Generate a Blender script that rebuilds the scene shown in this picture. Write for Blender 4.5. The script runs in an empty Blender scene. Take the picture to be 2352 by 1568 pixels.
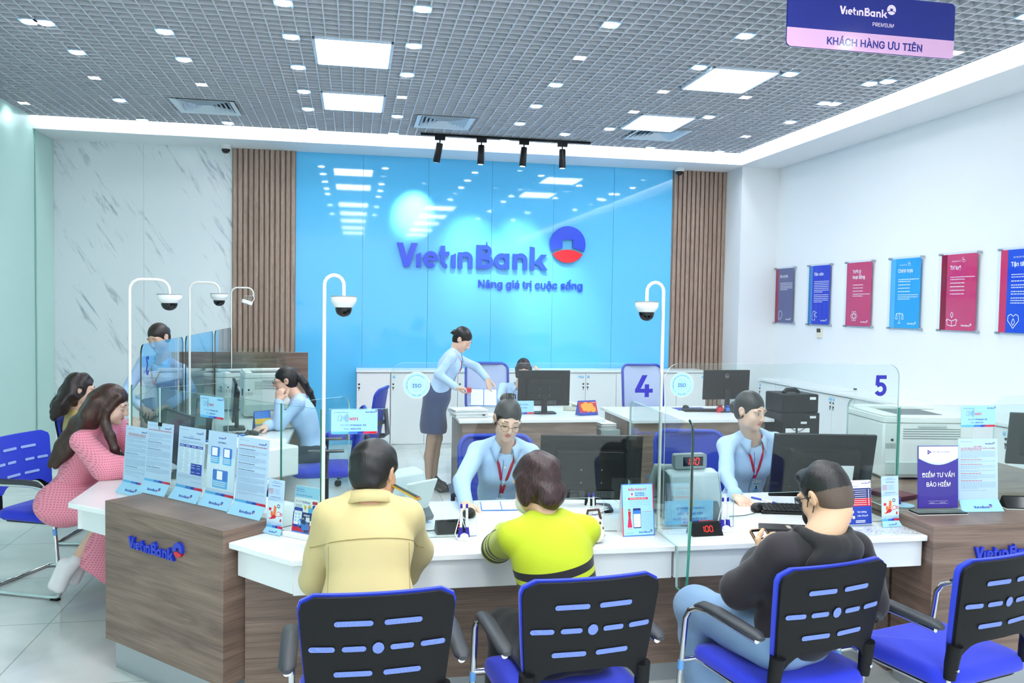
import bpy, math, random, os
import numpy as np
from mathutils import Vector, Matrix
from mathutils.geometry import tessellate_polygon
PI = math.pi
R = math.radians
SC = bpy.context.scene
COL = SC.collection
random.seed(11)

# ------------------------------------------------------------ camera
cd = bpy.data.cameras.new('camera'); cd.sensor_width = 36.0; cd.lens = 1904.74/2352*36.0
cd.clip_start = 0.05; cd.clip_end = 100
cam = bpy.data.objects.new('camera', cd); COL.objects.link(cam)
_r = Vector((0.98212146, -0.18754576, 0.01624911))
_d = Vector((0.00806119, -0.04433867, -0.99898403))
_f = Vector((0.18807569, 0.98125464, -0.04203411))
cam.matrix_world = Matrix(((_r.x, -_d.x, -_f.x, 0), (_r.y, -_d.y, -_f.y, 0), (_r.z, -_d.z, -_f.z, 1.75), (0, 0, 0, 1)))
SC.camera = cam
SC.view_settings.view_transform = 'Standard'
SC.view_settings.look = 'None'
SC.view_settings.exposure = 0.95
SC.view_settings.gamma = 1.0
SC.view_settings.use_curve_mapping = False
SC.cycles.use_denoising = True
SC.cycles.use_adaptive_sampling = True
SC.cycles.adaptive_threshold = 0.02
SC.cycles.max_bounces = 7
SC.cycles.diffuse_bounces = 3
SC.cycles.glossy_bounces = 3
SC.cycles.transmission_bounces = 4
SC.cycles.transparent_max_bounces = 24
SC.cycles.caustics_reflective = False
SC.cycles.caustics_refractive = False
SC.cycles.sample_clamp_indirect = 4.0

# ------------------------------------------------------------ daylight from the open street side
W = bpy.data.worlds.new('world'); SC.world = W; W.use_nodes = True
W.node_tree.nodes['Background'].inputs[0].default_value = (0.86, 0.94, 1.0, 1)
W.node_tree.nodes['Background'].inputs[1].default_value = 1.0
PANEL_E = 14.0      # ceiling panels
SPOT_E = 30.0       # round downlights
COVE_E = 9.0
TRACK_W = 55.0

# ------------------------------------------------------------ colours and materials
def lin(h):
    h = h.lstrip('#')
    c = [int(h[i:i+2], 16)/255 for i in (0, 2, 4)]
    return tuple(x/12.92 if x <= 0.04045 else ((x+0.055)/1.055)**2.4 for x in c) + (1.0,)
_M = {}
def pm(name, col='#cccccc', rough=0.5, metal=0.0, spec=0.5, emit=0.0, alpha=1.0, coat=0.0, sheen=0.0):
    if name in _M: return _M[name]
    m = bpy.data.materials.new(name); m.use_nodes = True
    b = m.node_tree.nodes['Principled BSDF']
    b.inputs['Base Color'].default_value = lin(col)
    b.inputs['Roughness'].default_value = rough
    b.inputs['Metallic'].default_value = metal
    b.inputs['Specular IOR Level'].default_value = spec
    b.inputs['Alpha'].default_value = alpha
    if coat: b.inputs['Coat Weight'].default_value = coat; b.inputs['Coat Roughness'].default_value = 0.03
    if sheen: b.inputs['Sheen Weight'].default_value = sheen
    if emit:
        b.inputs['Emission Color'].default_value = lin(col); b.inputs['Emission Strength'].default_value = emit
    _M[name] = m
    return m
class NT:
    """small node helper"""
    def __init__(s, m): s.t = m.node_tree; s.b = s.t.nodes.get('Principled BSDF')
    def n(s, typ, **k):
        x = s.t.nodes.new(typ)
        for a, v in k.items():
            if a.startswith('i_'):
                key = a[2:]
                x.inputs[int(key) if key.isdigit() else key].default_value = v
            else: setattr(x, a, v)
        return x
    def l(s, a, b): s.t.links.new(a, b)
    def coord(s, kind='Object', scale=(1, 1, 1), rot=(0, 0, 0)):
        tc = s.n('ShaderNodeTexCoord'); mp = s.n('ShaderNodeMapping')
        mp.inputs['Scale'].default_value = scale; mp.inputs['Rotation'].default_value = rot
        s.l(tc.outputs[kind], mp.inputs[0]); return mp.outputs[0]
    def ramp(s, fac, stops):
        r = s.n('ShaderNodeValToRGB'); e = r.color_ramp.elements
        while len(e) < len(stops): e.new(0.5)
        for i, (p, c) in enumerate(stops): e[i].position = p; e[i].color = lin(c) if isinstance(c, str) else (c, c, c, 1)
        s.l(fac, r.inputs[0]); return r.outputs[0]
    def bump(s, h, strength=0.2, dist=0.01):
        b = s.n('ShaderNodeBump'); b.inputs['Strength'].default_value = strength; b.inputs['Distance'].default_value = dist
        s.l(h, b.inputs['Height']); s.l(b.outputs[0], s.b.inputs['Normal'])

def wood_mat(name, c1, c2, c3, scale=(1.1, 1.1, 13), rough=0.42, coat=0.0):
    if name in _M: return _M[name]
    m = pm(name, c2, rough, coat=coat); t = NT(m)
    co = t.coord('Object', scale)
    n1 = t.n('ShaderNodeTexNoise', i_Scale=1.3, i_Detail=5.0, i_Roughness=0.55, i_Distortion=1.1); t.l(co, n1.inputs['Vector'])
    co2 = t.coord('Object', (scale[0]*1.5, scale[1]*1.5, scale[2]*7))
    n2 = t.n('ShaderNodeTexNoise', i_Scale=2.0, i_Detail=3.0); t.l(co2, n2.inputs['Vector'])
    mx = t.n('ShaderNodeMix', data_type='FLOAT'); mx.inputs[0].default_value = 0.35
    t.l(n1.outputs['Fac'], mx.inputs[2]); t.l(n2.outputs['Fac'], mx.inputs[3])
    t.l(t.ramp(mx.outputs[0], [(0.32, c1), (0.5, c2), (0.68, c3)]), t.b.inputs['Base Color'])
    return m
WOOD = wood_mat('walnut laminate', '#5d4a40', '#7d675a', '#9a8374')
WOODV = wood_mat('walnut laminate vertical grain', '#5d4a40', '#7d675a', '#957e70', (13, 13, 1.1))
WOODD = wood_mat('walnut laminate shelf', '#6a564c', '#86705f', '#9a8374', (1.5, 9, 9))
SLAT = wood_mat('slat wood', '#8a7366', '#a38b7c', '#b59e8f', (16, 16, 0.9), 0.5)
WHITE = pm('white lacquer', '#f2f4f5', 0.28)
STONE = pm('white quartz', '#f4f6f6', 0.12, coat=0.3)
FASCIA = pm('white gloss board', '#eef2f3', 0.2)
PAINT = pm('white wall paint', '#f1f5f8', 0.7)
ALU = pm('brushed aluminium', '#b9bfc4', 0.35, 0.85)
CHROME = pm('chrome', '#d8dadd', 0.08, 1.0)
BLACKP = pm('black plastic', '#0a0b0c', 0.45, spec=.3)
BLACKS = pm('satin black metal', '#08090a', 0.4, spec=.3)
GREYP = pm('grey plastic', '#8b9499', 0.4)
DGREY = pm('dark grey plastic', '#3a3d41', 0.45)
WPLA = pm('white plastic', '#eef1f1', 0.3)
IVORY = pm('ivory plastic', '#e9e6d4', 0.35)
STEEL = pm('galvanised steel', '#c3cbd0', 0.42, 0.35)
PAPER = pm('white paper', '#f3f5f6', 0.8)
SKYBLUE = pm('pale blue print', '#a4daf7', 0.35)
MIDBLUE = pm('mid blue print', '#3f7fd8', 0.35)
NAVY = pm('bank blue', '#1c3fae', 0.35)
DNAVY = pm('deep navy print', '#1f2a78', 0.35)
RED = pm('bank red', '#d3203a', 0.35)
PINKR = pm('poster pink red', '#e0305f', 0.3)
INK = pm('dark ink', '#2b3f63', 0.6)
GREYINK = pm('grey print', '#93b0d2', 0.6)
PWHITE = pm('print white', '#ffffff', 0.5)
YEL = pm('print yellow', '#f2c53d', 0.5)
ORANGE = pm('print orange', '#ee7a3c', 0.5)
PURPLE = pm('deep violet print', '#3a2498', 0.28)
LEDRED = pm('red led', '#ff2214', 0.4, emit=1.6)
BLACKG = pm('black display glass', '#0b0c0e', 0.08)

def glass_mat(name, tint='#eef7f5', ior=1.42):
    m = bpy.data.materials.new(name); m.use_nodes = True; t = m.node_tree
    t.nodes.remove(t.nodes['Principled BSDF']); out = t.nodes['Material Output']
    a = t.nodes.new('ShaderNodeBsdfTransparent'); a.inputs[0].default_value = lin(tint)
    g = t.nodes.new('ShaderNodeBsdfGlossy'); g.inputs['Roughness'].default_value = 0.02; g.inputs[0].default_value = (1, 1, 1, 1)
    lw = t.nodes.new('ShaderNodeLayerWeight'); lw.inputs['Blend'].default_value = 0.5
    pw = t.nodes.new('ShaderNodeMath'); pw.operation = 'POWER'; pw.inputs[1].default_value = 4.5; t.links.new(lw.outputs['Facing'], pw.inputs[0])
    f = t.nodes.new('ShaderNodeMath'); f.operation = 'MULTIPLY_ADD'; f.inputs[1].default_value = 0.75; f.inputs[2].default_value = ((ior-1)/(ior+1))**2; t.links.new(pw.outputs[0], f.inputs[0])
    x = t.nodes.new('ShaderNodeMixShader')
    t.links.new(f.outputs[0], x.inputs[0]); t.links.new(a.outputs[0], x.inputs[1]); t.links.new(g.outputs[0], x.inputs[2])
    t.links.new(x.outputs[0], out.inputs[0]); return m
GLASS = glass_mat('clear glass', '#f6fbfa', 1.35)
BGLASS = glass_mat('glass tinted as wall reflection', '#e8f5fe', 1.6)  # reflection of the blue wall put into the pane's tint
ACRYL = glass_mat('clear acrylic', '#fafdff', 1.3)
GEDGE = pm('green glass edge', '#2f7d6b', 0.15, spec=0.6)
GEDGEL = pm('pale glass edge', '#c8e2df', 0.15, spec=0.6)
GEDGED = pm('dark glass edge', '#12302b', 0.12, spec=0.6)

# ------------------------------------------------------------ mesh builder
class MB:
    def __init__(s): s.v = []; s.f = []; s.m = []; s.cur = 0; s.T = None
    def at(s, T): s.T = T; return s
    def add(s, vs, fs, mi=None):
        b = len(s.v); T = s.T
        if T is None: s.v.extend(tuple(p) for p in vs)
        else: s.v.extend(tuple(T @ Vector(p)) for p in vs)
        k = s.cur if mi is None else mi
        for f in fs: s.f.append(tuple(i+b for i in f)); s.m.append(k)
        return s
    def box(s, x0, x1, y0, y1, z0, z1, mi=None):
        v = [(x0,y0,z0),(x1,y0,z0),(x1,y1,z0),(x0,y1,z0),(x0,y0,z1),(x1,y0,z1),(x1,y1,z1),(x0,y1,z1)]
        return s.add(v, [(0,3,2,1),(4,5,6,7),(0,1,5,4),(1,2,6,5),(2,3,7,6),(3,0,4,7)], mi)
    def cbox(s, c, d, mi=None):
        return s.box(c[0]-d[0]/2, c[0]+d[0]/2, c[1]-d[1]/2, c[1]+d[1]/2, c[2]-d[2]/2, c[2]+d[2]/2, mi)
    def prism(s, poly, h0, h1, axis='z', mi=None):
        """2-D outline extruded: z -> (x,y), y -> (x,z), x -> (y,z)"""
        n = len(poly)
        P = {'z': lambda a, b, h: (a, b, h), 'y': lambda a, b, h: (a, h, b), 'x': lambda a, b, h: (h, a, b)}[axis]
        v = [P(a, b, h0) for a, b in poly] + [P(a, b, h1) for a, b in poly]
        tris = tessellate_polygon([[Vector((a, b, 0)) for a, b in poly]])
        ar = sum(poly[i][0]*poly[(i+1) % n][1]-poly[(i+1) % n][0]*poly[i][1] for i in range(n))
        fl = (ar < 0) ^ (axis == 'y')
        f = []
        for a, b, c in tris:
            # orient caps by the outline's turn
            A, B, Cc = poly[a], poly[b], poly[c]
            t = (B[0]-A[0])*(Cc[1]-A[1])-(Cc[0]-A[0])*(B[1]-A[1])
            if t < 0: a, c = c, a
            up = axis != 'y'
            if up: f.append((a+n, b+n, c+n)); f.append((c, b, a))
            else: f.append((a, b, c)); f.append((c+n, b+n, a+n))
        for i in range(n):
            j = (i+1) % n
            q = (i, j, j+n, i+n)
            f.append(q[::-1] if fl else q)
        return s.add(v, f, mi)
    def cyl(s, p0, p1, r0, r1=None, n=16, cap=True, mi=None):
        r1 = r0 if r1 is None else r1
        return s.tube([p0, p1], [r0, r1], n, cap, mi)
    def tube(s, pts, r, n=12, cap=True, mi=None, closed=False, flat=None):
        pts = [Vector(p) for p in pts]; k = len(pts)
        rs = r if isinstance(r, (list, tuple)) else [r]*k
        vs = []; up = None
        for i, p in enumerate(pts):
            if closed: d = pts[(i+1) % k]-pts[i-1]
            else: d = pts[min(i+1, k-1)]-pts[max(i-1, 0)]
            if d.length < 1e-9: d = Vector((0, 0, 1))
            d.normalize()
            if up is None:
                up = Vector((0, 0, 1)) if abs(d.z) < 0.9 else Vector((0, 1, 0))
            u = up - d*up.dot(d)
            if u.length < 1e-6: u = d.orthogonal()
            u.normalize(); up = u; w = d.cross(u)
            a_, b_ = (1, 1) if flat is None else flat
            for j in range(n):
                t = 2*PI*j/n
                vs.append(p + (u*math.cos(t)*a_ + w*math.sin(t)*b_)*rs[i])
        fs = []
        for i in range(k if closed else k-1):
            a = i*n; b = ((i+1) % k)*n
            for j in range(n):
                j2 = (j+1) % n
                fs.append((a+j, a+j2, b+j2, b+j))
        if cap and not closed:
            fs.append(tuple(range(n))[::-1]); fs.append(tuple((k-1)*n+j for j in range(n)))
        return s.add(vs, fs, mi)
    def lathe(s, prof, c=(0, 0, 0), n=24, mi=None, axis='z'):
        vs = []; fs = []; k = len(prof)
        for r, z in prof:
            for j in range(n):
                t = 2*PI*j/n
                p = (r*math.cos(t), r*math.sin(t), z)
                if axis == 'y': p = (p[0], -p[2], p[1])
                vs.append((c[0]+p[0], c[1]+p[1], c[2]+p[2]))
        for i in range(k-1):
            for j in range(n):
                j2 = (j+1) % n
                fs.append((i*n+j, i*n+j2, (i+1)*n+j2, (i+1)*n+j))
        if prof[0][0] > 1e-6: fs.append(tuple(range(n))[::-1])
        if prof[-1][0] > 1e-6: fs.append(tuple((k-1)*n+j for j in range(n)))
        return s.add(vs, fs, mi)
    def ell(s, c, r, n=16, m=10, mi=None, rot=None):
        vs = []; fs = []
        for i in range(m+1):
            ph = PI*i/m
            for j in range(n):
                t = 2*PI*j/n
                p = Vector((r[0]*math.sin(ph)*math.cos(t), r[1]*math.sin(ph)*math.sin(t), r[2]*math.cos(ph)))
                if rot is not None: p = rot @ p
                vs.append(p+Vector(c))
        for i in range(m):
            for j in range(n):
                j2 = (j+1) % n
                fs.append((i*n+j, (i+1)*n+j, (i+1)*n+j2, i*n+j2))
        return s.add(vs, fs, mi)
    # ---- prints: flat layers on a sign face (local x right, z up, face toward -y)
    def rect(s, x0, x1, z0, z1, y, mi=None):
        return s.add([(x0, y, z0), (x1, y, z0), (x1, y, z1), (x0, y, z1)], [(0, 1, 2, 3)], mi)
    def poly(s, pts, y, mi=None):
        tris = tessellate_polygon([[Vector((a, b, 0)) for a, b in pts]])
        f = []
        for a, b, c in tris:
            A, B, Cc = pts[a], pts[b], pts[c]
            if (B[0]-A[0])*(Cc[1]-A[1])-(Cc[0]-A[0])*(B[1]-A[1]) < 0: a, c = c, a
            f.append((a, b, c))
        return s.add([(a, y, b) for a, b in pts], f, mi)
    def disc(s, cx, cz, r, y, mi=None, n=28): return s.poly([(cx+r*math.cos(2*PI*i/n), cz+r*math.sin(2*PI*i/n)) for i in range(n)], y, mi)
    def ring(s, cx, cz, r0, r1, y, mi=None, a0=0, a1=360, n=32):
        A = [R(a0+(a1-a0)*i/n) for i in range(n+1)]
        v = [(cx+r0*math.cos(a), y, cz+r0*math.sin(a)) for a in A]+[(cx+r1*math.cos(a), y, cz+r1*math.sin(a)) for a in A]
        return s.add(v, [(i, i+n+1, i+n+2, i+1)[::-1] for i in range(n)], mi)
    def line(s, pts, w, y, mi=None):
        for (a, b), (c, d) in zip(pts, pts[1:]):
            L = math.hypot(c-a, d-b) or 1; nx, nz = -(d-b)/L*w/2, (c-a)/L*w/2
            s.add([(a+nx, y, b+nz), (a-nx, y, b-nz), (c-nx, y, d-nz), (c+nx, y, d+nz)], [(0, 1, 2, 3)], mi)
        return s
    def text(s, body, x, z, size, y, mi=None, bold=0.0, align='l', sx=1.0, th=0.0, curve=None):
        V, F, w = text_mesh(body, bold)
        ly = [(y-q[2]*size*.004) for q in V]; V = [q[:2] for q in V]
        ox = {'l': 0, 'c': -w*size*sx/2, 'r': -w*size*sx}[align]
        vs = [(x+ox+a*size*sx, ly[i], z+b*size) for i, (a, b) in enumerate(V)]
        if curve:      # bend round a circle: (cx, cz, radius, start angle deg, direction)
            cx, cz, rad, a0, dr = curve
            vs = []
            for a, b in V:
                an = R(a0) - dr*(a*size*sx)/rad; rr = rad + dr*b*size
                vs.append((cx+rr*math.cos(an), y, cz+rr*math.sin(an)))
        s.add(vs, F, mi)
        return s
    def build(s, name, mats, parent=None, bevel=0.0, seg=2, smooth=True, angle=35, loc=None, kind=None):
        me = bpy.data.meshes.new(name)
        me.from_pydata(s.v, [], s.f)
        mats = mats if isinstance(mats, (list, tuple)) else [mats]
        for m in mats: me.materials.append(m)
        if len(mats) > 1: me.polygons.foreach_set('material_index', s.m)
        if smooth:
            me.shade_smooth()
            me.set_sharp_from_angle(angle=R(angle))
        me.update()
        o = bpy.data.objects.new(name, me); COL.objects.link(o)
        if parent is not None: o.parent = parent
        if loc is not None: o.location = loc
        if bevel:
            b = o.modifiers.new('bevel', 'BEVEL'); b.width = bevel; b.segments = seg; b.limit_method = 'ANGLE'; b.angle_limit = R(40)
            b.harden_normals = False
        if kind: o['kind'] = kind
        return o

_fonts = {}
def _font():
    if 'f' not in _fonts:
        _fonts['f'] = None
        try:
            p = os.path.join(bpy.utils.resource_path('LOCAL'), 'datafiles', 'fonts', 'Inter.woff2')
            if os.path.exists(p): _fonts['f'] = bpy.data.fonts.load(p)
        except Exception: pass
    return _fonts['f']
_tx = {}
def _raw_text(body, bold):
    """contours of the line of text, each outer contour filled on its own with its holes; bold pushes the contours outward"""
    cu = bpy.data.curves.new('lettering', 'FONT'); cu.body = body; cu.size = 1.0; cu.resolution_u = 3; cu.fill_mode = 'NONE' if hasattr(cu, 'fill_mode') else cu.fill_mode
    f = _font()
    if f: cu.font = f
    o = bpy.data.objects.new('lettering', cu)
    me = o.to_mesh()
    P = [(v.co.x, v.co.y) for v in me.vertices]; nx = {}
    for e in me.edges:
        a, b = e.vertices; nx.setdefault(a, []).append(b); nx.setdefault(b, []).append(a)
    o.to_mesh_clear(); bpy.data.objects.remove(o); bpy.data.curves.remove(cu)
    loops = []; seen = set()
    for i in range(len(P)):
        if i in seen or i not in nx: continue
        L = [i]; seen.add(i); prev = None; cur = i
        while True:
            n = [k for k in nx[cur] if k != prev and k not in seen]
            if not n: break
            k = i+len(L) if (i+len(L)) in n else n[0]
            L.append(k); seen.add(k); prev = cur; cur = k
        q = [P[k] for k in sorted(L)]
        q = [p for j, p in enumerate(q) if abs(p[0]-q[j-1][0])+abs(p[1]-q[j-1][1]) > 1e-5]
        if len(q) > 2: loops.append(q)
    area = lambda q: sum(q[j-1][0]*q[j][1]-q[j][0]*q[j-1][1] for j in range(len(q)))/2
    A = [area(q) for q in loops]
    if not loops: return [], [], 0
    sg = 1 if A[max(range(len(A)), key=lambda j: abs(A[j]))] > 0 else -1
    def push(q):
        if not bold: return q
        n = len(q); out = []
        for j in range(n):
            a, b, c = q[j-1], q[j], q[(j+1) % n]
            d1 = Vector((b[0]-a[0], b[1]-a[1])).normalized(); d2 = Vector((c[0]-b[0], c[1]-b[1])).normalized()
            n1 = Vector((d1.y, -d1.x))*sg; n2 = Vector((d2.y, -d2.x))*sg; m = n1+n2
            m = m.normalized() if m.length > 1e-4 else n1
            k = bold/max(m.dot(n1), .45); out.append((b[0]+m.x*k, b[1]+m.y*k))
        return out
    def inside(p, q):
        r = False
        for j in range(len(q)):
            (x0, y0), (x1, y1) = q[j-1], q[j]
            if (y0 > p[1]) != (y1 > p[1]) and p[0] < (x1-x0)*(p[1]-y0)/(y1-y0)+x0: r = not r
        return r
    V = []; F = []; lay = 0
    outs = [j for j in range(len(loops)) if A[j]*sg > 0]; hol = [j for j in range(len(loops)) if A[j]*sg < 0]
    for j in outs:
        mine = [h for h in hol if inside(loops[h][0], loops[j])]
        polys = [push(loops[j])]+[push(loops[h]) for h in mine]
        pts = [p for q in polys for p in q]; b0 = len(V); lay = (lay+1) % 3
        for t3 in tessellate_polygon([[Vector((x, y, 0)) for x, y in q] for q in polys]):
            a, b, c = t3
            if (pts[b][0]-pts[a][0])*(pts[c][1]-pts[a][1])-(pts[c][0]-pts[a][0])*(pts[b][1]-pts[a][1]) < 0: a, c = c, a
            F.append((a+b0, b+b0, c+b0))
        V += [(x, y, lay) for x, y in pts]
    return V, F, max(q[0] for q in V)
def text_mesh(body, bold=0.0):
    """flat outline (x, y, layer) of a line of text; the barred D is drawn as D plus a bar lying just above it"""
    k = (body, bold)
    if k in _tx: return _tx[k]
    plain = body.replace('Đ', 'D').replace('đ', 'd')
    V, F, w = _raw_text(plain, bold)
    V = list(V); F = list(F)
    for i, ch in enumerate(body):
        if ch in 'Đđ':
            c = 'D' if ch == 'Đ' else 'd'
            right = _raw_text(plain[:i+1], bold)[2]; cw = _raw_text(c, bold)
            left = right-(cw[2]-min(q[0] for q in cw[0]))
            q = (left-.09, left+.33, .33, .41) if ch == 'Đ' else (right-.34, right+.06, .60, .67)
            th = bold*.6; b = len(V)
            V += [(q[0], q[2]-th, 3), (q[1], q[2]-th, 3), (q[1], q[3]+th, 3), (q[0], q[3]+th, 3)]; F.append((b, b+1, b+2, b+3))
    _tx[k] = (V, F, w)
    return _tx[k]

def thing(name, label, cat, loc=(0, 0, 0), rz=0.0, group=None):
    o = bpy.data.objects.new(name, None); COL.objects.link(o)
    o.empty_display_size = 0.1
    o.location = loc; o.rotation_euler = (0, 0, rz); o['label'] = label; o['category'] = cat
    if group: o['group'] = group
    return o
def tag(o, label, cat, group=None, kind=None):
    o['label'] = label; o['category'] = cat
    if group: o['group'] = group
    if kind: o['kind'] = kind
    return o
def struct(o): o['kind'] = 'structure'; return o
def dup(root, loc, rz=None, label=None, group=None):
    r = root.copy(); COL.objects.link(r); r.location = loc
    if rz is not None: r.rotation_euler = (0, 0, rz)
    if label: r['label'] = label
    if group: r['group'] = group
    def rec(src, dst):
        for ch in list(src.children):
            c = ch.copy(); COL.objects.link(c); c.parent = dst; rec(ch, c)
    rec(root, r)
    return r
def rrect(x0, x1, z0, z1, r, n=6, corners=(1, 1, 1, 1)):
    """rounded rectangle outline, corners bl, br, tr, tl"""
    P = []
    for (cx, cz, a0), on in zip(((x0+r, z0+r, 180), (x1-r, z0+r, 270), (x1-r, z1-r, 0), (x0+r, z1-r, 90)), corners):
        if on:
            for i in range(n+1):
                a = R(a0+90*i/n); P.append((cx+r*math.cos(a), cz+r*math.sin(a)))
        else: P.append({180: (x0, z0), 270: (x1, z0), 0: (x1, z1), 90: (x0, z1)}[a0])
    return P
def TM(loc=(0, 0, 0), rz=0.0, rx=0.0, ry=0.0, s=1.0):
    return Matrix.Translation(loc) @ Matrix.Rotation(rz, 4, 'Z') @ Matrix.Rotation(ry, 4, 'Y') @ Matrix.Rotation(rx, 4, 'X') @ Matrix.Scale(s, 4)

# ------------------------------------------------------------ the bank's word mark and emblem
def _stroke(pts, w):
    """thick polyline outline (list of 2-D points) as quads with mitred joins"""
    n = len(pts); L = []; Rr = []
    for i in range(n):
        a = Vector(pts[max(i-1, 0)]); b = Vector(pts[i]); c = Vector(pts[min(i+1, n-1)])
        d1 = (b-a).normalized() if i > 0 else (c-b).normalized()
        d2 = (c-b).normalized() if i < n-1 else d1
        n1 = Vector((-d1.y, d1.x)); n2 = Vector((-d2.y, d2.x))
        m = (n1+n2)
        m = m.normalized() if m.length > 1e-6 else n1
        k = w/2/max(m.dot(n1), 0.35)
        L.append(b+m*k); Rr.append(b-m*k)
    return [tuple(p) for p in L] + [tuple(p) for p in reversed(Rr)]
def _arc(cx, cz, r, a0, a1, n=14, rz=None):
    rz = r if rz is None else rz
    return [(cx+r*math.cos(R(a0+(a1-a0)*i/n)), cz+rz*math.sin(R(a0+(a1-a0)*i/n))) for i in range(n+1)]
def wordmark():
    """polygons for the bank's word mark, cap height 1, and its width"""
    w = 0.2; P = []
    P.append([(0, 1), (0.27, 1), (0.42, 0.42), (0.62, 1), (0.88, 1), (0.54, 0.0), (0.30, 0.0)])          # V
    P.append([(0.83, 0.0), (1.03, 0.0), (1.03, 0.62), (0.83, 0.53)])                                       # dotless i
    cx = 1.45
    P.append(_stroke(_arc(cx, .34, .235, -52, -345, 24, .25), w*.95)); P.append([(cx-.2, .28), (cx+.33, .28), (cx+.32, .41), (cx-.2, .41)])   # e
    P.append([(1.87, 0.2), (2.06, 0.16), (2.06, .92), (1.87, .92)]); P.append([(1.80, .52), (2.25, .52), (2.25, .68), (1.80, .68)])
    P.append(_stroke(_arc(2.13, .2, .12, 190, 285, 8), w*.8))                                               # t
    P.append([(2.34, 0), (2.53, 0), (2.53, .62), (2.34, .53)])                                                  # i
    P.append([(2.64, 0), (2.82, 0), (2.82, .67), (2.64, .67)]); P.append(_stroke([(2.78, .42)]+_arc(2.96, .4, .2, 170, 0, 12, .2)+[(3.16, 0)], w))  # n
    P.append([(3.42, 0), (3.66, 0), (3.66, 1), (3.42, 1)])                                                  # B
    P.append(_stroke([(3.62, .91), (3.84, .91)]+_arc(3.84, .735, .165, 90, -90, 12, .175)+[(3.62, .56)], .18))
    P.append(_stroke([(3.62, .48), (3.88, .48)]+_arc(3.88, .285, .2, 90, -90, 12, .195)+[(3.62, .09)], .18))
    P.append(_stroke(_arc(4.54, .34, .245, 0, 350, 26), w*.95)); P.append([(4.7, 0), (4.88, 0), (4.88, .67), (4.7, .67)])   # a
    P.append([(5.04, 0), (5.24, 0), (5.24, .67), (5.04, .67)]); P.append(_stroke([(5.2, .42)]+_arc(5.38, .4, .2, 170, 0, 12, .2)+[(5.58, 0)], w))  # n
    P.append([(5.8, 0), (6.0, 0), (6.0, .96), (5.8, 1.0)]); P.append([(5.98, .28), (6.3, .67), (6.56, .67), (6.14, .2)]); P.append([(6.06, .36), (6.26, .46), (6.6, 0), (6.33, 0)])  # k
    return P
def emblem(r=1.0):
    """(blue outline, red outline) round the origin, disc radius r"""
    a = 24
    arc_up = lambda z0, z1, n=16: [(x, z0+(z1-z0)*(1-(x/.93)**2)) for x in [(-.93+1.86*i/n) for i in range(n+1)]]
    blue = _arc(0, 0, 1, -19, 199, 40)                       # right, over the top, to the left
    left = [(x, -.38+.22*(1-(x/.93)**2)) for x in (-.93, -.75, -.55, -.3)]
    right = [(-x, z) for x, z in reversed(left)]
    blue = blue + left + [(-.3, .26), (.3, .26)] + right
    red = _arc(0, 0, 1, 212, 328, 24) + [(x, -.53+.25*(1-(x/.85)**2)) for x in [(.8-1.6*i/16) for i in range(17)]]
    return [(x*r, z*r) for x, z in blue], [(x*r, z*r) for x, z in red]
WM = wordmark(); WMW = 6.6
def put_logo(mb, x, z, h, y, blue, red, white=None, thick=0.0, emb=1.0, dy=-1):
    """word mark with emblem at its upper right; x,z = lower left, h = cap height, materials by index"""
    st = 0.00003+h*0.0006
    for i, p in enumerate(WM):
        q = [(x+a*h, z+b*h) for a, b in p]
        yy = y - st*(i % 5)
        if thick: mb.prism(q, yy, y+thick, 'y', blue)
        else: mb.poly(q, yy, blue)
    b, r = emblem(0.62*h*emb)
    ex, ez = x+7.15*h, z+1.05*h
    if white is not None: mb.disc(ex, ez, .6*h*emb, y+st*.2, white)
    for p, m in ((b, blue), (r, red)):
        q = [(ex+a, ez+c) for a, c in p]
        if thick: mb.prism(q, y-st*2, y+thick, 'y', m)
        else: mb.poly(q, y-st*2, m)
# ============================================================ the room
XL, XR, YB = -3.42, 5.40, 10.484       # side walls and back wall
ZS, ZC = 3.588, 3.709                  # soffit underside, lattice underside
YS, XS = 9.86, 4.82                    # inner edges of the soffit
YF = -3.5                              # street side, open

# floor: glossy pale stone tiles with thin joints
def floor_mat():
    m = pm('polished floor tile', '#e9eeee', 0.13, spec=0.5); t = NT(m)
    co = t.coord('Object')
    bk = t.n('ShaderNodeTexBrick', offset=0.0, squash=1.0)
    bk.inputs['Scale'].default_value = 1.0; bk.inputs['Mortar Size'].default_value = 0.004; bk.inputs['Mortar Smooth'].default_value = 0.1
    bk.inputs['Brick Width'].default_value = 0.8; bk.inputs['Row Height'].default_value = 0.8
    bk.inputs['Color1'].default_value = (1, 1, 1, 1); bk.inputs['Color2'].default_value = (1, 1, 1, 1); bk.inputs['Mortar'].default_value = (0.62, 0.64, 0.62, 1)
    t.l(co, bk.inputs['Vector'])
    n1 = t.n('ShaderNodeTexNoise', i_Scale=1.7, i_Detail=6.0, i_Distortion=1.5); t.l(co, n1.inputs['Vector'])
    c = t.ramp(n1.outputs['Fac'], [(0.35, '#dfe5e2'), (0.52, '#eaeeec'), (0.7, '#f1f3f0')])
    mx = t.n('ShaderNodeMix', data_type='RGBA', blend_type='MULTIPLY'); mx.inputs[0].default_value = 1.0
    t.l(c, mx.inputs[6]); t.l(bk.outputs['Color'], mx.inputs[7]); t.l(mx.outputs[2], t.b.inputs['Base Color'])
    return m
struct(MB().box(XL-.3, XR+.3, YF, YB+.25, -0.12, 0).build('floor', floor_mat(), smooth=False))

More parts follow.
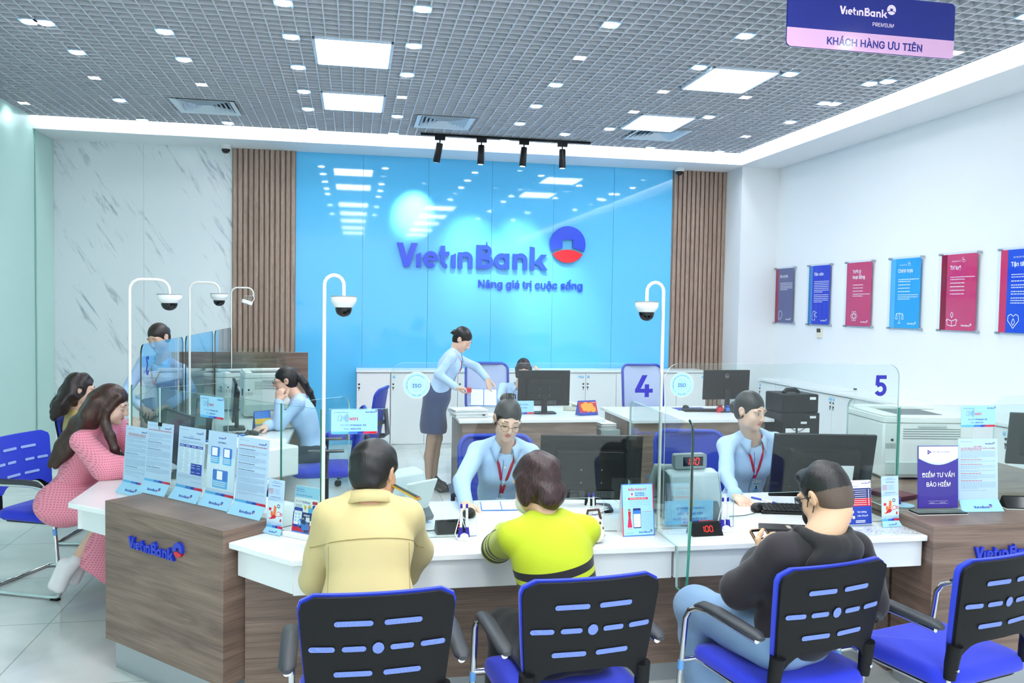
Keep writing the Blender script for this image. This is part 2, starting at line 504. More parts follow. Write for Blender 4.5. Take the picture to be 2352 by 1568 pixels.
# back wall: marble-look tiles on one side, painted elsewhere
def marble_mat():
    m = pm('marble tile', '#e6eef0', 0.18, spec=0.5); t = NT(m)
    def streak(rot, sc, nscale, lo, hi):
        tc = t.n('ShaderNodeTexCoord'); a = t.n('ShaderNodeMapping'); a.inputs['Rotation'].default_value = (0, R(rot), 0); t.l(tc.outputs['Object'], a.inputs[0])
        b = t.n('ShaderNodeMapping'); b.inputs['Scale'].default_value = sc; t.l(a.outputs[0], b.inputs[0])
        n = t.n('ShaderNodeTexNoise', i_Scale=nscale, i_Detail=6.0, i_Roughness=0.6, i_Distortion=0.35); t.l(b.outputs[0], n.inputs['Vector'])
        return t.ramp(n.outputs['Fac'], [(lo, 0.0), (hi, 1.0)])
    v = streak(32, (9, 1, 1.5), 1.3, .55, .66); k = streak(32, (2.2, 1, 1.3), 1.1, .42, .58)
    mu = t.n('ShaderNodeMath', operation='MULTIPLY'); t.l(v, mu.inputs[0]); t.l(k, mu.inputs[1])
    mx = t.n('ShaderNodeMix', data_type='RGBA'); t.l(mu.outputs[0], mx.inputs[0])
    mx.inputs[6].default_value = lin('#e8f0f4'); mx.inputs[7].default_value = lin('#a6b3bf')
    t.l(mx.outputs[2], t.b.inputs['Base Color']); return m
MARBLE = marble_mat()
struct(MB().box(XL-.3, XR+.3, YB+.02, YB+.25, 0, 4.3).build('wall_back', PAINT, smooth=False))
mt = MB()
x = XL
for w in (0.98, 1.0):                       # large tiles, thin joints
    for z0, z1 in ((0, ZS+.02),):
        mt.box(x+.001, x+w-.001, YB, YB+.02, z0, z1)
    x += w
struct(mt.build('trim_1', MARBLE, smooth=False))

# timber slat panels each side of the blue glass
def slats(name, x0, x1):
    mb = MB(); mb.box(x0, x1, YB-.012, YB+.02, 0, ZS+.02)
    n = round((x1-x0)/0.0625); p = (x1-x0)/n
    for i in range(n):
        mb.box(x0+i*p+.012, x0+(i+1)*p-.004, YB-.047, YB-.012, 0, ZS+.02)
    return struct(mb.build(name, SLAT, bevel=.004, seg=1))
slats('trim_2', -1.44, -0.70); slats('trim_3', 4.14, 4.89)

# blue back-painted glass wall in six sheets
BLUEG = pm('blue back-painted glass', '#66c8fb', 0.04, spec=0.5)
gw = MB()
for i in range(6):
    a, b = -0.70+i*(4.84/6), -0.70+(i+1)*(4.84/6)
    gw.box(a+.0015, b-.0015, YB-.012-.0008*(i % 2), YB+.02, 0, ZS+.02)
struct(gw.build('trim_4', BLUEG, smooth=False))

# frosted green glass on the left, in tall sheets
FROST = pm('frosted green glass', '#c3e8df', 0.22, spec=0.5)
gl = MB(); y = YB+.02
for d in (0.60, 1.25, 1.25, 1.25, 1.25, 1.25, 1.25, 1.25, 1.25, 1.25, 1.25):
    gl.box(XL-.02, XL, y-d+.004, y, 0, 4.2); y -= d
struct(gl.build('wall_left', FROST, smooth=False))
fr = MB(); y = YB+.02
for d in (0.60, 1.25, 1.25, 1.25, 1.25, 1.25, 1.25, 1.25, 1.25, 1.25):
    y -= d; fr.box(XL-.01, XL+.012, y-.010, y+.010, 0, 3.7)
struct(fr.build('trim_5', pm('green glass joint', '#8fb9ae', 0.3), smooth=False))

struct(MB().box(XR, XR+.2, YF, YB+.25, 0, 4.3).build('wall_right', PAINT, smooth=False))
struct(MB().box(4.89, XR, 9.99, YB+.02, 0, ZS).build('wall_corner', PAINT, smooth=False))
# dropped soffit along the back and right walls, lit by a cove strip
sf = MB(); sf.box(XL, XR, YS, YB+.02, ZS, 4.1); sf.box(XS, XR, YF, YS, ZS, 4.1)
struct(sf.build('trim_6', PAINT, smooth=False))
COVE = pm('cove light strip', '#f4faff', 0.5, emit=COVE_E)
cv = MB(); cv.box(XL+.05, XS-.02, YS-.075, YS-.045, ZC+.012, ZC+.03); cv.box(XS-.075, XS-.045, YF, YS-.08, ZC+.012, ZC+.03)
struct(cv.build('trim_7', COVE, smooth=False))
bf = MB(); bf.box(XL+.01, XS-.085, YS-.092, YS-.086, ZC+.003, 4.08); bf.box(XS-.092, XS-.086, YF, YS-.092, ZC+.003, 4.08); bf.box(XL, XS, YF, YF+.02, ZC, 4.1)  # unseen boards added to keep cove and outside light out of the plenum
struct(bf.build('light_baffle', PAINT, smooth=False))
struct(MB().box(XL, XS, YF, YS, 4.08, 4.12).build('ceiling', pm('plenum grey', '#6a6f78', 0.9), smooth=False))

# open lattice ceiling, 100 mm cells
GX, GY = -0.317, 6.35
lat = MB(); hb, tk = 0.055, 0.005
LAT_C = pm('lattice white', '#cfd2da', 0.5)
LAT_H = [(-0.317, 0.283, 6.35, 7.05), (-0.317, 0.283, 7.95, 8.65), (2.833, 3.433, 6.35, 7.05), (2.833, 3.433, 8.05, 8.75),
         (-1.767, -1.167, 8.55, 9.15), (0.633, 1.233, 8.65, 9.25), (3.033, 3.633, 8.65+.1, 9.25)]
def cut(a0, a1, holes):
    seg = [(a0, a1)]
    for h0, h1 in holes:
        out = []
        for s0, s1 in seg:
            if h1 <= s0 or h0 >= s1: out.append((s0, s1)); continue
            if h0 > s0: out.append((s0, h0))
            if h1 < s1: out.append((h1, s1))
        seg = out
    return seg
k = math.ceil((XL-GX)/.1)
while GX+k*.1 < XS-.09:
    x = GX+k*.1
    for a, b in cut(2.0, YS-.09, [(y0, y1) for x0, x1, y0, y1 in LAT_H if x0+.01 < x < x1-.01]):
        lat.box(x-tk, x+tk, a, b, ZC, ZC+hb)
    k += 1
k = math.ceil((2.0-GY)/.1)
while GY+k*.1 < YS-.09:
    y = GY+k*.1
    for a, b in cut(XL+.005, XS-.09, [(x0, x1) for x0, x1, y0, y1 in LAT_H if y0+.01 < y < y1-.01]):
        lat.box(a, b, y-tk, y+tk, ZC+.0005, ZC+hb-.0005)
    k += 1
struct(lat.build('trim_8', LAT_C, smooth=False))
struct(MB().box(XL, XS-.09, YF, 2.0, ZC+.02, ZC+.06).build('trim_9', pm('flat ceiling white', '#cfd6dc', .8), smooth=False))

# square panel lights
PANEL = pm('panel light diffuser', '#f6fbff', 0.5, emit=PANEL_E)
def panel_light(x, y, label, group='square ceiling light panels', d=.7):
    t = thing('ceiling_light', label, 'light', (x, y, ZC-.012), 0, group)
    f = MB()
    for a, b, c, e in ((-.3, .3, -d/2, -d/2+.022), (-.3, .3, d/2-.022, d/2), (-.3, -.278, -d/2, d/2), (.278, .3, -d/2, d/2)): f.box(a, b, c, e, 0, .03)
    f.box(-.3, .3, -d/2, d/2, .025, .04)
    f.build('frame', pm('panel frame', '#cfe0f2', .4), t, bevel=.002)
    MB().box(-.28, .28, -d/2+.02, d/2-.02, .004, .02).build('diffuser', PANEL, t, smooth=False)
    return t
panel_light(-.017, 6.7, 'large square ceiling light panel at the left, the nearer of its pair to the camera')
panel_light(-.017, 8.3, 'large square ceiling light panel at the left, the one nearer the blue wall')
panel_light(3.133, 6.7, 'square ceiling light panel below the hanging blue sign, nearer of the right pair')
panel_light(3.133, 8.4, 'square ceiling light panel on the right, just in front of an air vent')
for x in (-.017, 1.70):
    for y in (4.2, 2.6, 1.0, -.8, -2.4):
        panel_light(x, y, 'square ceiling light panel over the customer side of the hall, reflected in the blue wall', 'square ceiling light panels over the customer hall')

# round recessed downlights, one row after another
SPOT = pm('downlight lens', '#f8fcff', 0.5, emit=SPOT_E)
ROWN = {-2.267: 'the leftmost row', -2.167: 'the leftmost row', -1.367: 'the row left of the square panels', -.467: 'the row at the left of the panels',
        .433: 'the row right of the left panels', 1.733: 'the row above the wall logo', 2.733: 'the row left of the right panels', 2.333: 'the short row by the track spotlights',
        3.533: 'the row right of the right panels', 4.433: 'the row by the right soffit', 4.333: 'the row by the right soffit', -3.267: 'the edge by the green glass'}
ORD = ['first', 'second', 'third', 'fourth', 'fifth', 'sixth', 'seventh', 'eighth']
def downlight(x, y, label, deep=False):
    t = thing('downlight', label, 'downlight', (x, y, ZC), 0, 'lattice spotlights' if deep else 'round ceiling downlights')
    z = .024 if deep else -.004
    m = MB()
    if not deep: m.prism(rrect(-.062, .062, -.062, .062, .004, 2), z, z+.01); m.build('rim', pm('downlight rim', '#b9dcf6', .4), t)
    else: m.lathe([(.052, z), (.056, z+.03), (.03, z+.07)], n=20); m.build('housing', WPLA, t)
    MB().lathe([(.046, z-.005), (.046, z-.001), (0, z-.0005)] if not deep else [(0, z-.004), (.05, z-.004)], n=20).build('lens', SPOT, t)
    return t
DL = [(-2.267,6.5),(-2.167,6.5),(-1.367,6.5),(-2.167,7.2),(-1.367,7.2),(-2.267,8.8),(-2.267,9.7),(-1.367,9.6),(-.467,6.4),(-.467,7.2),(-.467,8.0),(-.467,8.7),(-.467,9.7),(-.467,5.7),(.433,5.6),(.433,6.4),(.433,7.2),(.433,8.8),(.433,9.7),(1.733,5.6),(1.733,7.2),(1.733,8.0),(1.733,8.8),(2.333,9.2),(2.733,8.8),(1.733,9.7),(2.733,5.6),(2.733,6.4),(3.533,6.4),(3.533,8.0),(4.433,8.0),(4.333,7.2),(4.433,7.2),(4.333,6.5),(4.433,6.4),(4.433,9.7),(3.533,9.7),(4.333,4.8)]
SP = [(-2.267,8.0),(-1.367,8.0),(-3.267,9.2),(.433,8.0),(1.733,6.4),(2.733,8.0),(2.733,7.2),(3.533,7.2),(4.333,8.8),(4.433,5.6)]
for lst, deep in ((DL, False), (SP, True)):
    for (x, y) in lst:
        row = sorted([q[1] for q in lst if ROWN[q[0]] == ROWN[x]], reverse=True)
        i = row.index(y)
        same = [q for q in lst if ROWN[q[0]] == ROWN[x] and q[1] == y]
        kind = 'bright spotlight above the lattice' if deep else 'round downlight'
        pair = '' if len(same) == 1 else (', left of a pair' if x == min(q[0] for q in same) else ', right of a pair')
        n = len(sorted(set(row)))
        o = ORD[sorted(set(row), reverse=True).index(y)]
        lab = f'{kind}, {o} from back in {ROWN[x]}{pair}' if n > 1 else f'{kind} alone in {ROWN[x]}{pair}'
        downlight(x, y, lab, deep)
for x in (-1.367, -.467, .433, 1.733, 2.733, 3.533):
    for y in (4.0, 2.4):
        downlight(x, y, 'round downlight over the customer hall, mirrored in the blue wall')

# air vents with nested louvre rings
def vent(x, y, label):
    t = thing('air_vent', label, 'air vent', (x, y, ZC-.012), 0, 'square ceiling air vents')
    f = MB(); s = .3
    def ring(mb, a, b, z0, z1):       # square ring sloping inwards
        v = []
        for r, z in ((a, z0), (b, z1), (b, z1+.004), (a, z0+.004)): v += [(-r, -r, z), (r, -r, z), (r, r, z), (-r, r, z)]
        fs = []
        for i in range(4):
            p, q = i*4, ((i+1) % 4)*4
            for j in range(4): fs.append((p+j, p+(j+1) % 4, q+(j+1) % 4, q+j))
        mb.add(v, fs)
    ring(f, s, s-.05, .0, .014); f.build('frame', pm('vent white', '#dfeaf2', .45), t)
    l = MB()
    for i in range(5): ring(l, .245-.042*i, .205-.042*i, .004, .04)
    l.build('louvres', pm('vent louvre', '#d3e1ec', .45), t)
    MB().box(-.28, .28, -.28, .28, .06, .07).build('duct', pm('duct dark', '#3f4a55', .8), t, smooth=False)
vent(-1.467, 8.86, 'white square air vent at the left of the lattice ceiling')
vent(.933, 8.95, 'white square air vent just before the black track spotlights')
vent(3.333, 8.93, 'white square air vent behind the rear right light panel')

# black track with four spotlights
t = thing('track_light', 'black ceiling track with four cylindrical spotlights in front of the blue wall', 'track light', (1.735, 9.55, ZC))
MB().box(-1.0, 1.0, -.018, .018, -.03, -.002).build('rail', BLACKS, t, bevel=.002)
for i, (x, ax, ay) in enumerate(((-.78, .16, .30), (-.3, .03, .05), (.2, .06, .02), (.66, -.02, .02))):
    h = MB(); h.box(x-.06, x+.06, -.02, .02, -.075, -.028); h.cyl((x, 0, -.075), (x+.0, 0, -.115), .009, n=8)
    b = h.build('spotlight', BLACKS, t, bevel=.003)
    d = Vector((-ax, ay, -1)).normalized(); c = Vector((x, 0, -.105))
    mb = MB(); mb.tube([c, c+d*.01, c+d*.215, c+d*.22], [.034, .04, .04, .038], 20)
    mb.build('spotlight_head', BLACKS, b)
    MB().tube([c+d*.2203, c+d*.2215], [.03, .03], 18).build('lens', pm('track lens', '#fff6e6', .3, emit=3.0), b)
    ld = bpy.data.lights.new('track_spotlight_glow', 'SPOT'); ld.energy = TRACK_W*(2.6 if i == 0 else 1.1); ld.spot_size = R(34 if i == 0 else 44); ld.spot_blend = 1.0; ld.color = (1, .97, .92); ld.shadow_soft_size = .03
    lo = bpy.data.objects.new('track_spotlight_glow', ld); COL.objects.link(lo); lo.parent = b
    tgt = [Vector((-1.0, .89, -.78)), Vector((-.3, .89, -1.25)), Vector((.35, .89, -1.3)), Vector((.85, .89, -1.95))][i]
    lo.location = c+d*.235; lo.rotation_euler = (tgt-lo.location).to_track_quat('-Z', 'Y').to_euler()

# small dome cameras under the soffit
for x, lab in ((-1.49, 'small white dome camera under the soffit above the marble wall'), (4.16, 'small white dome camera under the soffit at the right end of the blue wall')):
    t = thing('dome_camera', lab, 'camera', (x, 10.30, ZS), 0, 'soffit dome cameras')
    MB().lathe([(.062, 0), (.062, -.035), (.05, -.045)], n=20).build('housing', WPLA, t)
    MB().lathe([(.05, -.043), (.046, -.066), (.03, -.088), (0, -.097)], n=20).build('dome', BLACKG, t)
# ============================================================ counters, screens, cabinets, desks
ZT, ZP = 0.758, 0.807       # worktop and pedestal heights
S2 = math.sqrt(.5)

def screen(name, outline, thick, T, label, cat='glass screen', glass=GLASS, edge=GEDGEL, group=None, loc=(0, 0, 0), rz=0.0):
    """sheet of glass: outline in local x,z; sheet centred on local y=0"""
    t = thing(name, label, cat, loc, rz, group)
    n = len(outline)
    mb = MB(); mb.prism(outline, -thick/2, thick/2, 'y')
    caps = MB(); rim = MB()
    tr = len(mb.f)-n
    caps.add(mb.v, mb.f[:tr]); rim.add(mb.v, mb.f[tr:])
    caps.build('pane', glass, t, smooth=False); rim.build('edge', edge, t, smooth=True, angle=30)
    return t

# L-shaped white worktop with a clipped corner round the left pedestal
wt = thing('worktop', 'long white quartz worktop turning the corner behind the left wooden pedestal', 'worktop', (0, 0, 0))
OUT = [(-.500, 3.546), (-.23, 3.264), (1.3385, 3.252), (1.3385, 4.16), (-.22, 4.16), (-.45, 4.39), (-.45, 8.9), (-1.362, 8.9), (-1.362, 4.345), (-1.145, 4.172), (-.972, 4.345), (-.334, 3.711)]
MB().prism(OUT, .732, ZT).build('slab', STONE, wt, bevel=.004)
fa = MB()
fa.prism([(-.465, 3.565), (-.225, 3.30), (-.19, 3.335), (-.43, 3.60)], .612, .7315)
fa.box(-.222, 1.333, 3.280, 3.32, .612, .7315)
fa.box(-1.335, -1.30, 4.40, 8.88, .612, .7315)
fa.prism([(-1.335, 4.42), (-1.13, 4.225), (-1.105, 4.25), (-1.31, 4.445)], .612, .7315)
fa.prism([(-.42, 3.60), (-.19, 3.34), (1.333, 3.325), (1.333, 3.598), (-.3, 3.598)], .612, .622)
fa.build('fascia', FASCIA, wt, bevel=.002)
wp = MB(); wp.box(-.44, .33, 3.60, 3.62, .1, .612); wp.box(.333, 1.338, 3.60, 3.62, .1, .612); wp.box(-1.0, -.98, 4.6, 8.88, .1, .73)
wp.build('front_panel', WOOD, wt, bevel=.001)
pl = MB(); pl.box(-.38, 1.338, 3.64, 3.66, 0, .1); pl.build('plinth', ALU, wt)

w5 = thing('worktop', 'white quartz worktop of the right-hand teller window, between divider and right pedestal', 'worktop', (0, 0, 0))
MB().box(1.3415, 2.532, 3.252, 4.16, .732, ZT).build('slab', STONE, w5, bevel=.004)
fa = MB(); fa.box(1.343, 2.525, 3.280, 3.32, .612, .7315); fa.box(1.343, 2.525, 3.32, 3.598, .612, .622); fa.build('fascia', FASCIA, w5, bevel=.002)
wp = MB(); wp.box(1.342, 2.535, 3.60, 3.62, .1, .612); wp.build('front_panel', WOOD, w5, bevel=.001)
pl = MB(); pl.box(1.342, 2.535, 3.64, 3.66, 0, .1); pl.build('plinth', ALU, w5)

def logo_letters(t, x, z, h, y, name='lettering'):
    m = MB(); b = MB(); r = MB()
    st = .0004
    for i, p in enumerate(WM): m.prism([(x+a*h, z+c*h) for a, c in p], y-.014-st*(i % 5), y, 'y')
    o = m.build(name, NAVYL, t, smooth=False)
    B, Rr = emblem(.62*h)
    ex, ez = x+7.15*h, z+1.05*h
    e = b.prism([(ex+a, ez+c) for a, c in B], y-.014, y, 'y').build('emblem', NAVYL, t, smooth=True)
    r.prism([(ex+a, ez+c) for a, c in Rr], y-.014, y, 'y').build('emblem_base', RED, e, smooth=True)
    return o
NAVYL = pm('acrylic logo blue', '#2038c0', 0.18, spec=0.5)

# left pedestal, set at 45 degrees on the corner
pd = thing('pedestal', 'walnut corner pedestal with blue raised bank lettering, left of the counter', 'pedestal', (-.8305, 3.8475, 0), R(-45))
W2 = .4405
p = MB(); p.box(-W2, W2, 0, .245, .15, ZP); p.build('body', WOOD, pd, bevel=.0015)
p = MB(); p.box(-W2+.02, W2-.03, .04, .24, 0, .15); p.build('plinth', ALU, pd)
logo_letters(pd, -.225, .625, .052, -.0005)
# right pedestal, square to the counter
pr_ = thing('pedestal', 'walnut pedestal at the right end of the counter, holding the violet sign', 'pedestal', (2.538, 3.225, 0), 0)
p = MB(); p.box(0, 1.1, 0, .275, .15, ZP); p.build('body', WOOD, pr_, bevel=.0015)
p = MB(); p.box(.02, 1.08, .04, .27, 0, .15); p.build('plinth', ALU, pr_)
logo_letters(pr_, .205, .655, .052, -.0005)
sd = thing('side_desk', 'walnut desk top under the large white printer behind the right pedestal', 'desk', (2.555, 3.52, 0))
MB().box(0, 1.5, .003, 1.1, ZP-.03, ZP-.002).build('top', WOODD, sd, bevel=.002)
MB().box(.02, 1.48, .05, .07, 0.0, ZP-.031).build('front_panel', WOOD, sd); MB().box(.02, .04, .072, 1.08, 0, ZP-.031).build('side_panel', WOOD, sd)

# glass screens on the counters
def win_outline(x0, x1, c0, c1, zt=1.507, r=.06):
    top = rrect(x0, x1, ZT, zt, r, 6, (0, 0, 1, 1))        # bl, br, tr arc, tl arc
    cut = [(c1, ZT), (c1, .88)] + [(c1-.03+.03*math.cos(R(a)), .88+.03*math.sin(R(a))) for a in (30, 60, 90)] + [(c0+.03+.03*math.cos(R(a)), .88+.03*math.sin(R(a))) for a in (90, 120, 150)] + [(c0, .88), (c0, ZT)]
    return [top[0]] + list(reversed(cut)) + top[1:]
YG = 3.509
s4 = screen('glass_screen', win_outline(.153, 1.352, .53, 1.10), .008, None, 'clear glass teller screen marked 4 with a pass-through at the bottom', loc=(0, YG, 0))
s5 = screen('glass_screen', win_outline(1.378, 2.545, 1.72, 2.30), .008, None, 'clear glass teller pane on the right, marked 5 with a pass-through at the bottom', loc=(0, YG, 0))
screen('glass_screen', [(-.096, ZT), (.149, ZT), (.149, 1.313), (-.096, 1.313)], .008, None, 'low clear glass pane with a wifi card beside the tan-jacketed man', loc=(0, YG, 0))
screen('glass_screen', [(2.556, ZP), (3.6, ZP), (3.6, 1.31), (2.556, 1.31)], .008, None, 'low clear glass pane with a wifi card in front of the large white printer', loc=(0, YG-.003, 0))
screen('glass_screen', rrect(0, .5, ZP, 1.35, .05, 6, (0, 0, 0, 1)), .008, None, 'glass pane with a rounded top corner at the right edge, right of the wifi card', loc=(3.085, YG+.016, 0))
# corner screen behind the left pedestal
L45 = math.hypot(1.035, 1.124); A45 = math.atan2(-1.124, 1.035)
screen('glass_screen', [(.02, ZT), (L45-.02, ZT), (L45-.02, 1.31), (.02, 1.31)], .008, None, 'angled clear glass screen across the corner behind the document stands', loc=(-1.15, 4.633, 0), rz=A45, edge=GEDGE)
for (x, y), lab in (((-.961, 4.453), 'clear glass divider running back from the corner screen, the one nearer the pink dress'),
                    ((-.306, 3.744), 'clear glass divider running back from the corner screen, the one nearer the man in tan')):
    t = screen('glass_divider', rrect(0, .41, ZT, 1.31, .05, 6, (0, 0, 1, 0)), .008, None, lab, loc=(x, y, 0), rz=R(45), edge=GEDGEL)
    MB().box(-.003, .0005, -.0045, .0045, ZT, 1.31).build('front_edge', GEDGE if x > -.5 else GEDGEL, t)
# divider between windows 4 and 5, hanging over the counter edge
od = [(3.235, .585)] + [(3.185-.055*math.sin(R(a)), .64-.055*math.cos(R(a))) for a in (0, 30, 60, 90)] + [(3.13-.022, 1.255)] + [(3.108+.035*(1-math.cos(R(a))), 1.26+.035*math.sin(R(a))) for a in (30, 60, 90)] + [(3.83, 1.30)] + [(3.83+.04*math.sin(R(a)), 1.26+.04*math.cos(R(a))) for a in (30, 60, 90)] + [(3.87, ZT+.001), (3.24, ZT+.001), (3.24, .60)]
def divider(outline, X, label, dark):
    t = thing('glass_divider', label, 'glass divider', (X, 0, 0))
    n = len(outline); mb = MB(); mb.prism(outline, -.005, .005, 'x'); tr = len(mb.f)-n
    c = MB(); c.add(mb.v, mb.f[:tr]); c.build('pane', GLASS, t, smooth=False)
    e = MB(); e.add(mb.v, mb.f[tr:]); e.build('edge', GEDGEL, t, angle=30)
    g = MB(); 
    if dark: g.tube([(0, 3.107, .9), (0, 3.1065, 1.255), (0, 3.117, 1.285), (0, 3.145, 1.301)], .0052, 8); g.build('front_edge', GEDGED, t)
    else: g.box(-.005, .005, 3.503, 3.509, ZP, 1.30); g.build('front_edge', GEDGE, t)
    if dark: MB().tube([(0, 3.107, .9), (0, 3.128, .66), (0, 3.140, .61), (0, 3.165, .588), (0, 3.2, .584), (0, 3.235, .584)], .0052, 8).build('lower_edge', pm('bright green edge', '#3f9f86', .15), t)
    return t
divider(od, 1.3400, 'green-edged glass divider standing between windows 4 and 5 and hanging over the counter front', True)
divider(rrect(3.515, 3.92, ZP, 1.30, .05, 6, (0, 0, 1, 0)), 2.550, 'green-edged glass divider standing just left of the large white printer', False)

# window number figures, stuck on the glass
def figure(t, d, x, z, h, y, mirror=1):
    m = MB(); w = .2*h
    if d == '4':
        P = [[(.33, 1), (.58, 1), (.26, .38), (.02, .38)], [(0, .2), (.84, .2), (.84, .38), (0, .38)], [(.46, 0), (.66, 0), (.66, .58), (.46, .58)]]
    elif d == '5':
        P = [[(.14, .5), (.34, .56), (.37, 1), (.17, 1)], [(.2, .82), (.72, .82), (.72, 1), (.2, 1)], _stroke([(.22, .50)]+_arc(.40, .33, .24, 95, -150, 18), .19)]
    else:
        P = [_stroke(_arc(.38, .27, .2, 100, -160, 16), .18), [(.08, .82), (.68, .82), (.68, 1), (.08, 1)], [(.5, .86), (.68, .86), (.42, .5), (.24, .5)]]
    for i, q in enumerate(P): m.prism([(x+mirror*a*h, z+b*h) for a, b in q], y-.001-.0003*i, y, 'y')
    return m.build('number', pm('number blue', '#1f1aa0', .4), t, smooth=False)
figure(s4, '4', 1.232, 1.357, .098, -.0045)
figure(s5, '5', 2.405, 1.357, .098, -.0045)
# round quality-certificate stickers
def seal(t, x, z, r, y):
    m = MB()
    m.ring(x, z, r*.97, r*1.06, y, 2); m.disc(x, z, r, y-.0003, 0, 40); m.ring(x, z, r*.62, r*.66, y-.0006, 2)
    m.text('ISO', x, z-.14*r*1.3, r*.56, y-.0008, 1, .012, 'c')
    m.text('Ngân hàng TMCP Công Thương Việt Nam', 0, 0, r*.155, y-.0008, 1, .006, curve=(x, z, r*.76, 200, 1))
    m.text('9001 : 2015', 0, 0, r*.19, y-.0008, 1, .006, curve=(x, z, r*.88, 244, -1))
    for s in (-1, 1):
        for i in range(5): m.disc(x+s*r*.8*math.cos(R(-16-i*8)), z+r*.8*math.sin(R(-16-i*8)), r*.022, y-.0008, 1, 6)
    return m.build('seal', [SKYBLUE, NAVY, pm('pale seal', '#d9f0fb', .4)], t, smooth=False)
seal(s4, .265, 1.412, .053, -.0045); seal(s5, 1.452, 1.412, .053, -.0045)

# left-hand run of screens (customers sit on the far left)
def left_screen(y0, y1, lab, num=None):
    o = rrect(0, y1-y0, ZT, 1.507, .06, 6, (0, 0, 1, 1))
    t = screen('glass_screen', o, .008, None, lab, loc=(-1.15, y0, 0), rz=R(90), edge=GEDGED, glass=BGLASS)
    if num: figure(t, num, .17, 1.33, .105, -.0045, -1)
    return t
left_screen(4.87, 6.02, 'blue-reflecting glass teller screen marked 3, seen from behind', '3')
left_screen(6.11, 7.26, 'blue-reflecting glass teller screen just beyond the one marked 3')
left_screen(7.36, 8.28, 'clear glass teller screen in front of the timber slats', )
for y0, lab in ((6.16, 'low glass divider with a rounded corner beside the second gooseneck pole'), (7.31, 'low glass divider with a rounded corner in front of the white printer'), (8.34, 'low glass divider with a rounded corner, the one nearest the slats')):
    screen('glass_divider', rrect(0, .5, ZT, 1.31, .06, 6, (0, 0, 1, 0)), .008, None, lab, loc=(-1.14, y0, 0), rz=R(8), edge=GEDGEL)

# gooseneck poles with dome cameras
def cam_pole(loc, dx, dy, lab, box=False, ztop=1.868, dia=.104):
    t = thing('camera_pole', lab, 'security camera', loc, 0, 'security cameras on counter poles')
    L = math.hypot(dx, dy); ux, uy = dx/L, dy/L; r = .04 if L < .12 else .055
    pts = [(0, 0, 0), (0, 0, ztop-ZT-r)]
    for a in (20, 45, 70, 90): pts.append((ux*r*(1-math.cos(R(a))), uy*r*(1-math.cos(R(a))), ztop-ZT-r+r*math.sin(R(a))))
    for a in (90, 65, 40, 15, 0): pts.append((ux*(L-r+r*math.cos(R(a))), uy*(L-r+r*math.cos(R(a))), ztop-ZT-r+r*math.sin(R(a))))
    end = ztop-ZT-.085
    if L > .12: end = ztop-ZT-.075
    pts.append((dx, dy, end))
    MB().tube(pts, .0076, 12).build('pole', WPOLE, t)
    MB().lathe([(.02, 0), (.02, .006), (.0076, .008)], n=16).build('base', WPOLE, t)
    if not box:
        c = (dx, dy, end); k = dia/2
        h = MB().lathe([(k*.97, .0), (k, -.004), (k, -.020), (k*.93, -.030), (k*.70, -.046), (k*.66, -.048)], c, 28).build('camera_housing', WPLA, t)
        MB().lathe([(k*.99, .0005), (k*1.0, -.0035), (k*1.0, -.0055), (k*.99, -.006)], c, 28).build('seam', GREYP, h)
        MB().lathe([(k*.67, -.046), (k*.65, -.060), (k*.54, -.074), (k*.32, -.084), (0, -.088)], c, 24).build('camera_dome', DOME, h)
        MB().ell((c[0]+.006, c[1]-.01, c[2]-.062), (.016, .016, .016), 12, 8).build('camera_lens', BLACKP, h)
    else:
        e = Vector((dx, dy, end))
        MB().box(-.075, .01, -.02, .02, -.003, 0).build('bracket', WPLA, t, loc=e)
        b = MB(); b.tube([(-.045, 0, -.003), (-.045, 0, -.045)], .008, 8); b.build('arm', GREYP, t, loc=e)
        h = MB(); h.at(TM((-.055, 0, -.065), R(20), R(0), R(18))).box(-.055, .045, -.024, .024, -.018, .018); h.build('camera_housing', WPLA, t, loc=e, bevel=.006)
        MB().tube([(0, 0, 0), (.008, 0, -.03), (-.01, 0, -.062), (-.045, 0, -.072)], .005, 8).build('cable', WPLA, t, loc=e)
    return t
WPOLE = pm('white powder-coated tube', '#e6e5df', .35)
DOME = glass_mat('smoked camera dome', '#3d4450', 1.5)
cam_pole((-.1180, YG+.006, ZT), .078, .0, 'white dome camera on a gooseneck pole beside the man in the tan jacket')
cam_pole((1.3645, YG+.02, ZT), -.078, .0, 'white dome camera on a gooseneck pole between windows 4 and 5')
cam_pole((-1.15, 4.640, ZT), .19, .03, 'white dome camera on the tall gooseneck pole next to the woman in pink', ztop=1.862, dia=.125)
cam_pole((-1.11, 6.04, ZT), .19, .03, 'white dome camera on the second gooseneck pole, over the blue-reflecting glass', ztop=1.883, dia=.118)
cam_pole((-1.15, 8.315, ZT), .20, .03, 'small white box camera on a gooseneck pole in front of the timber slats', True, ztop=1.889)

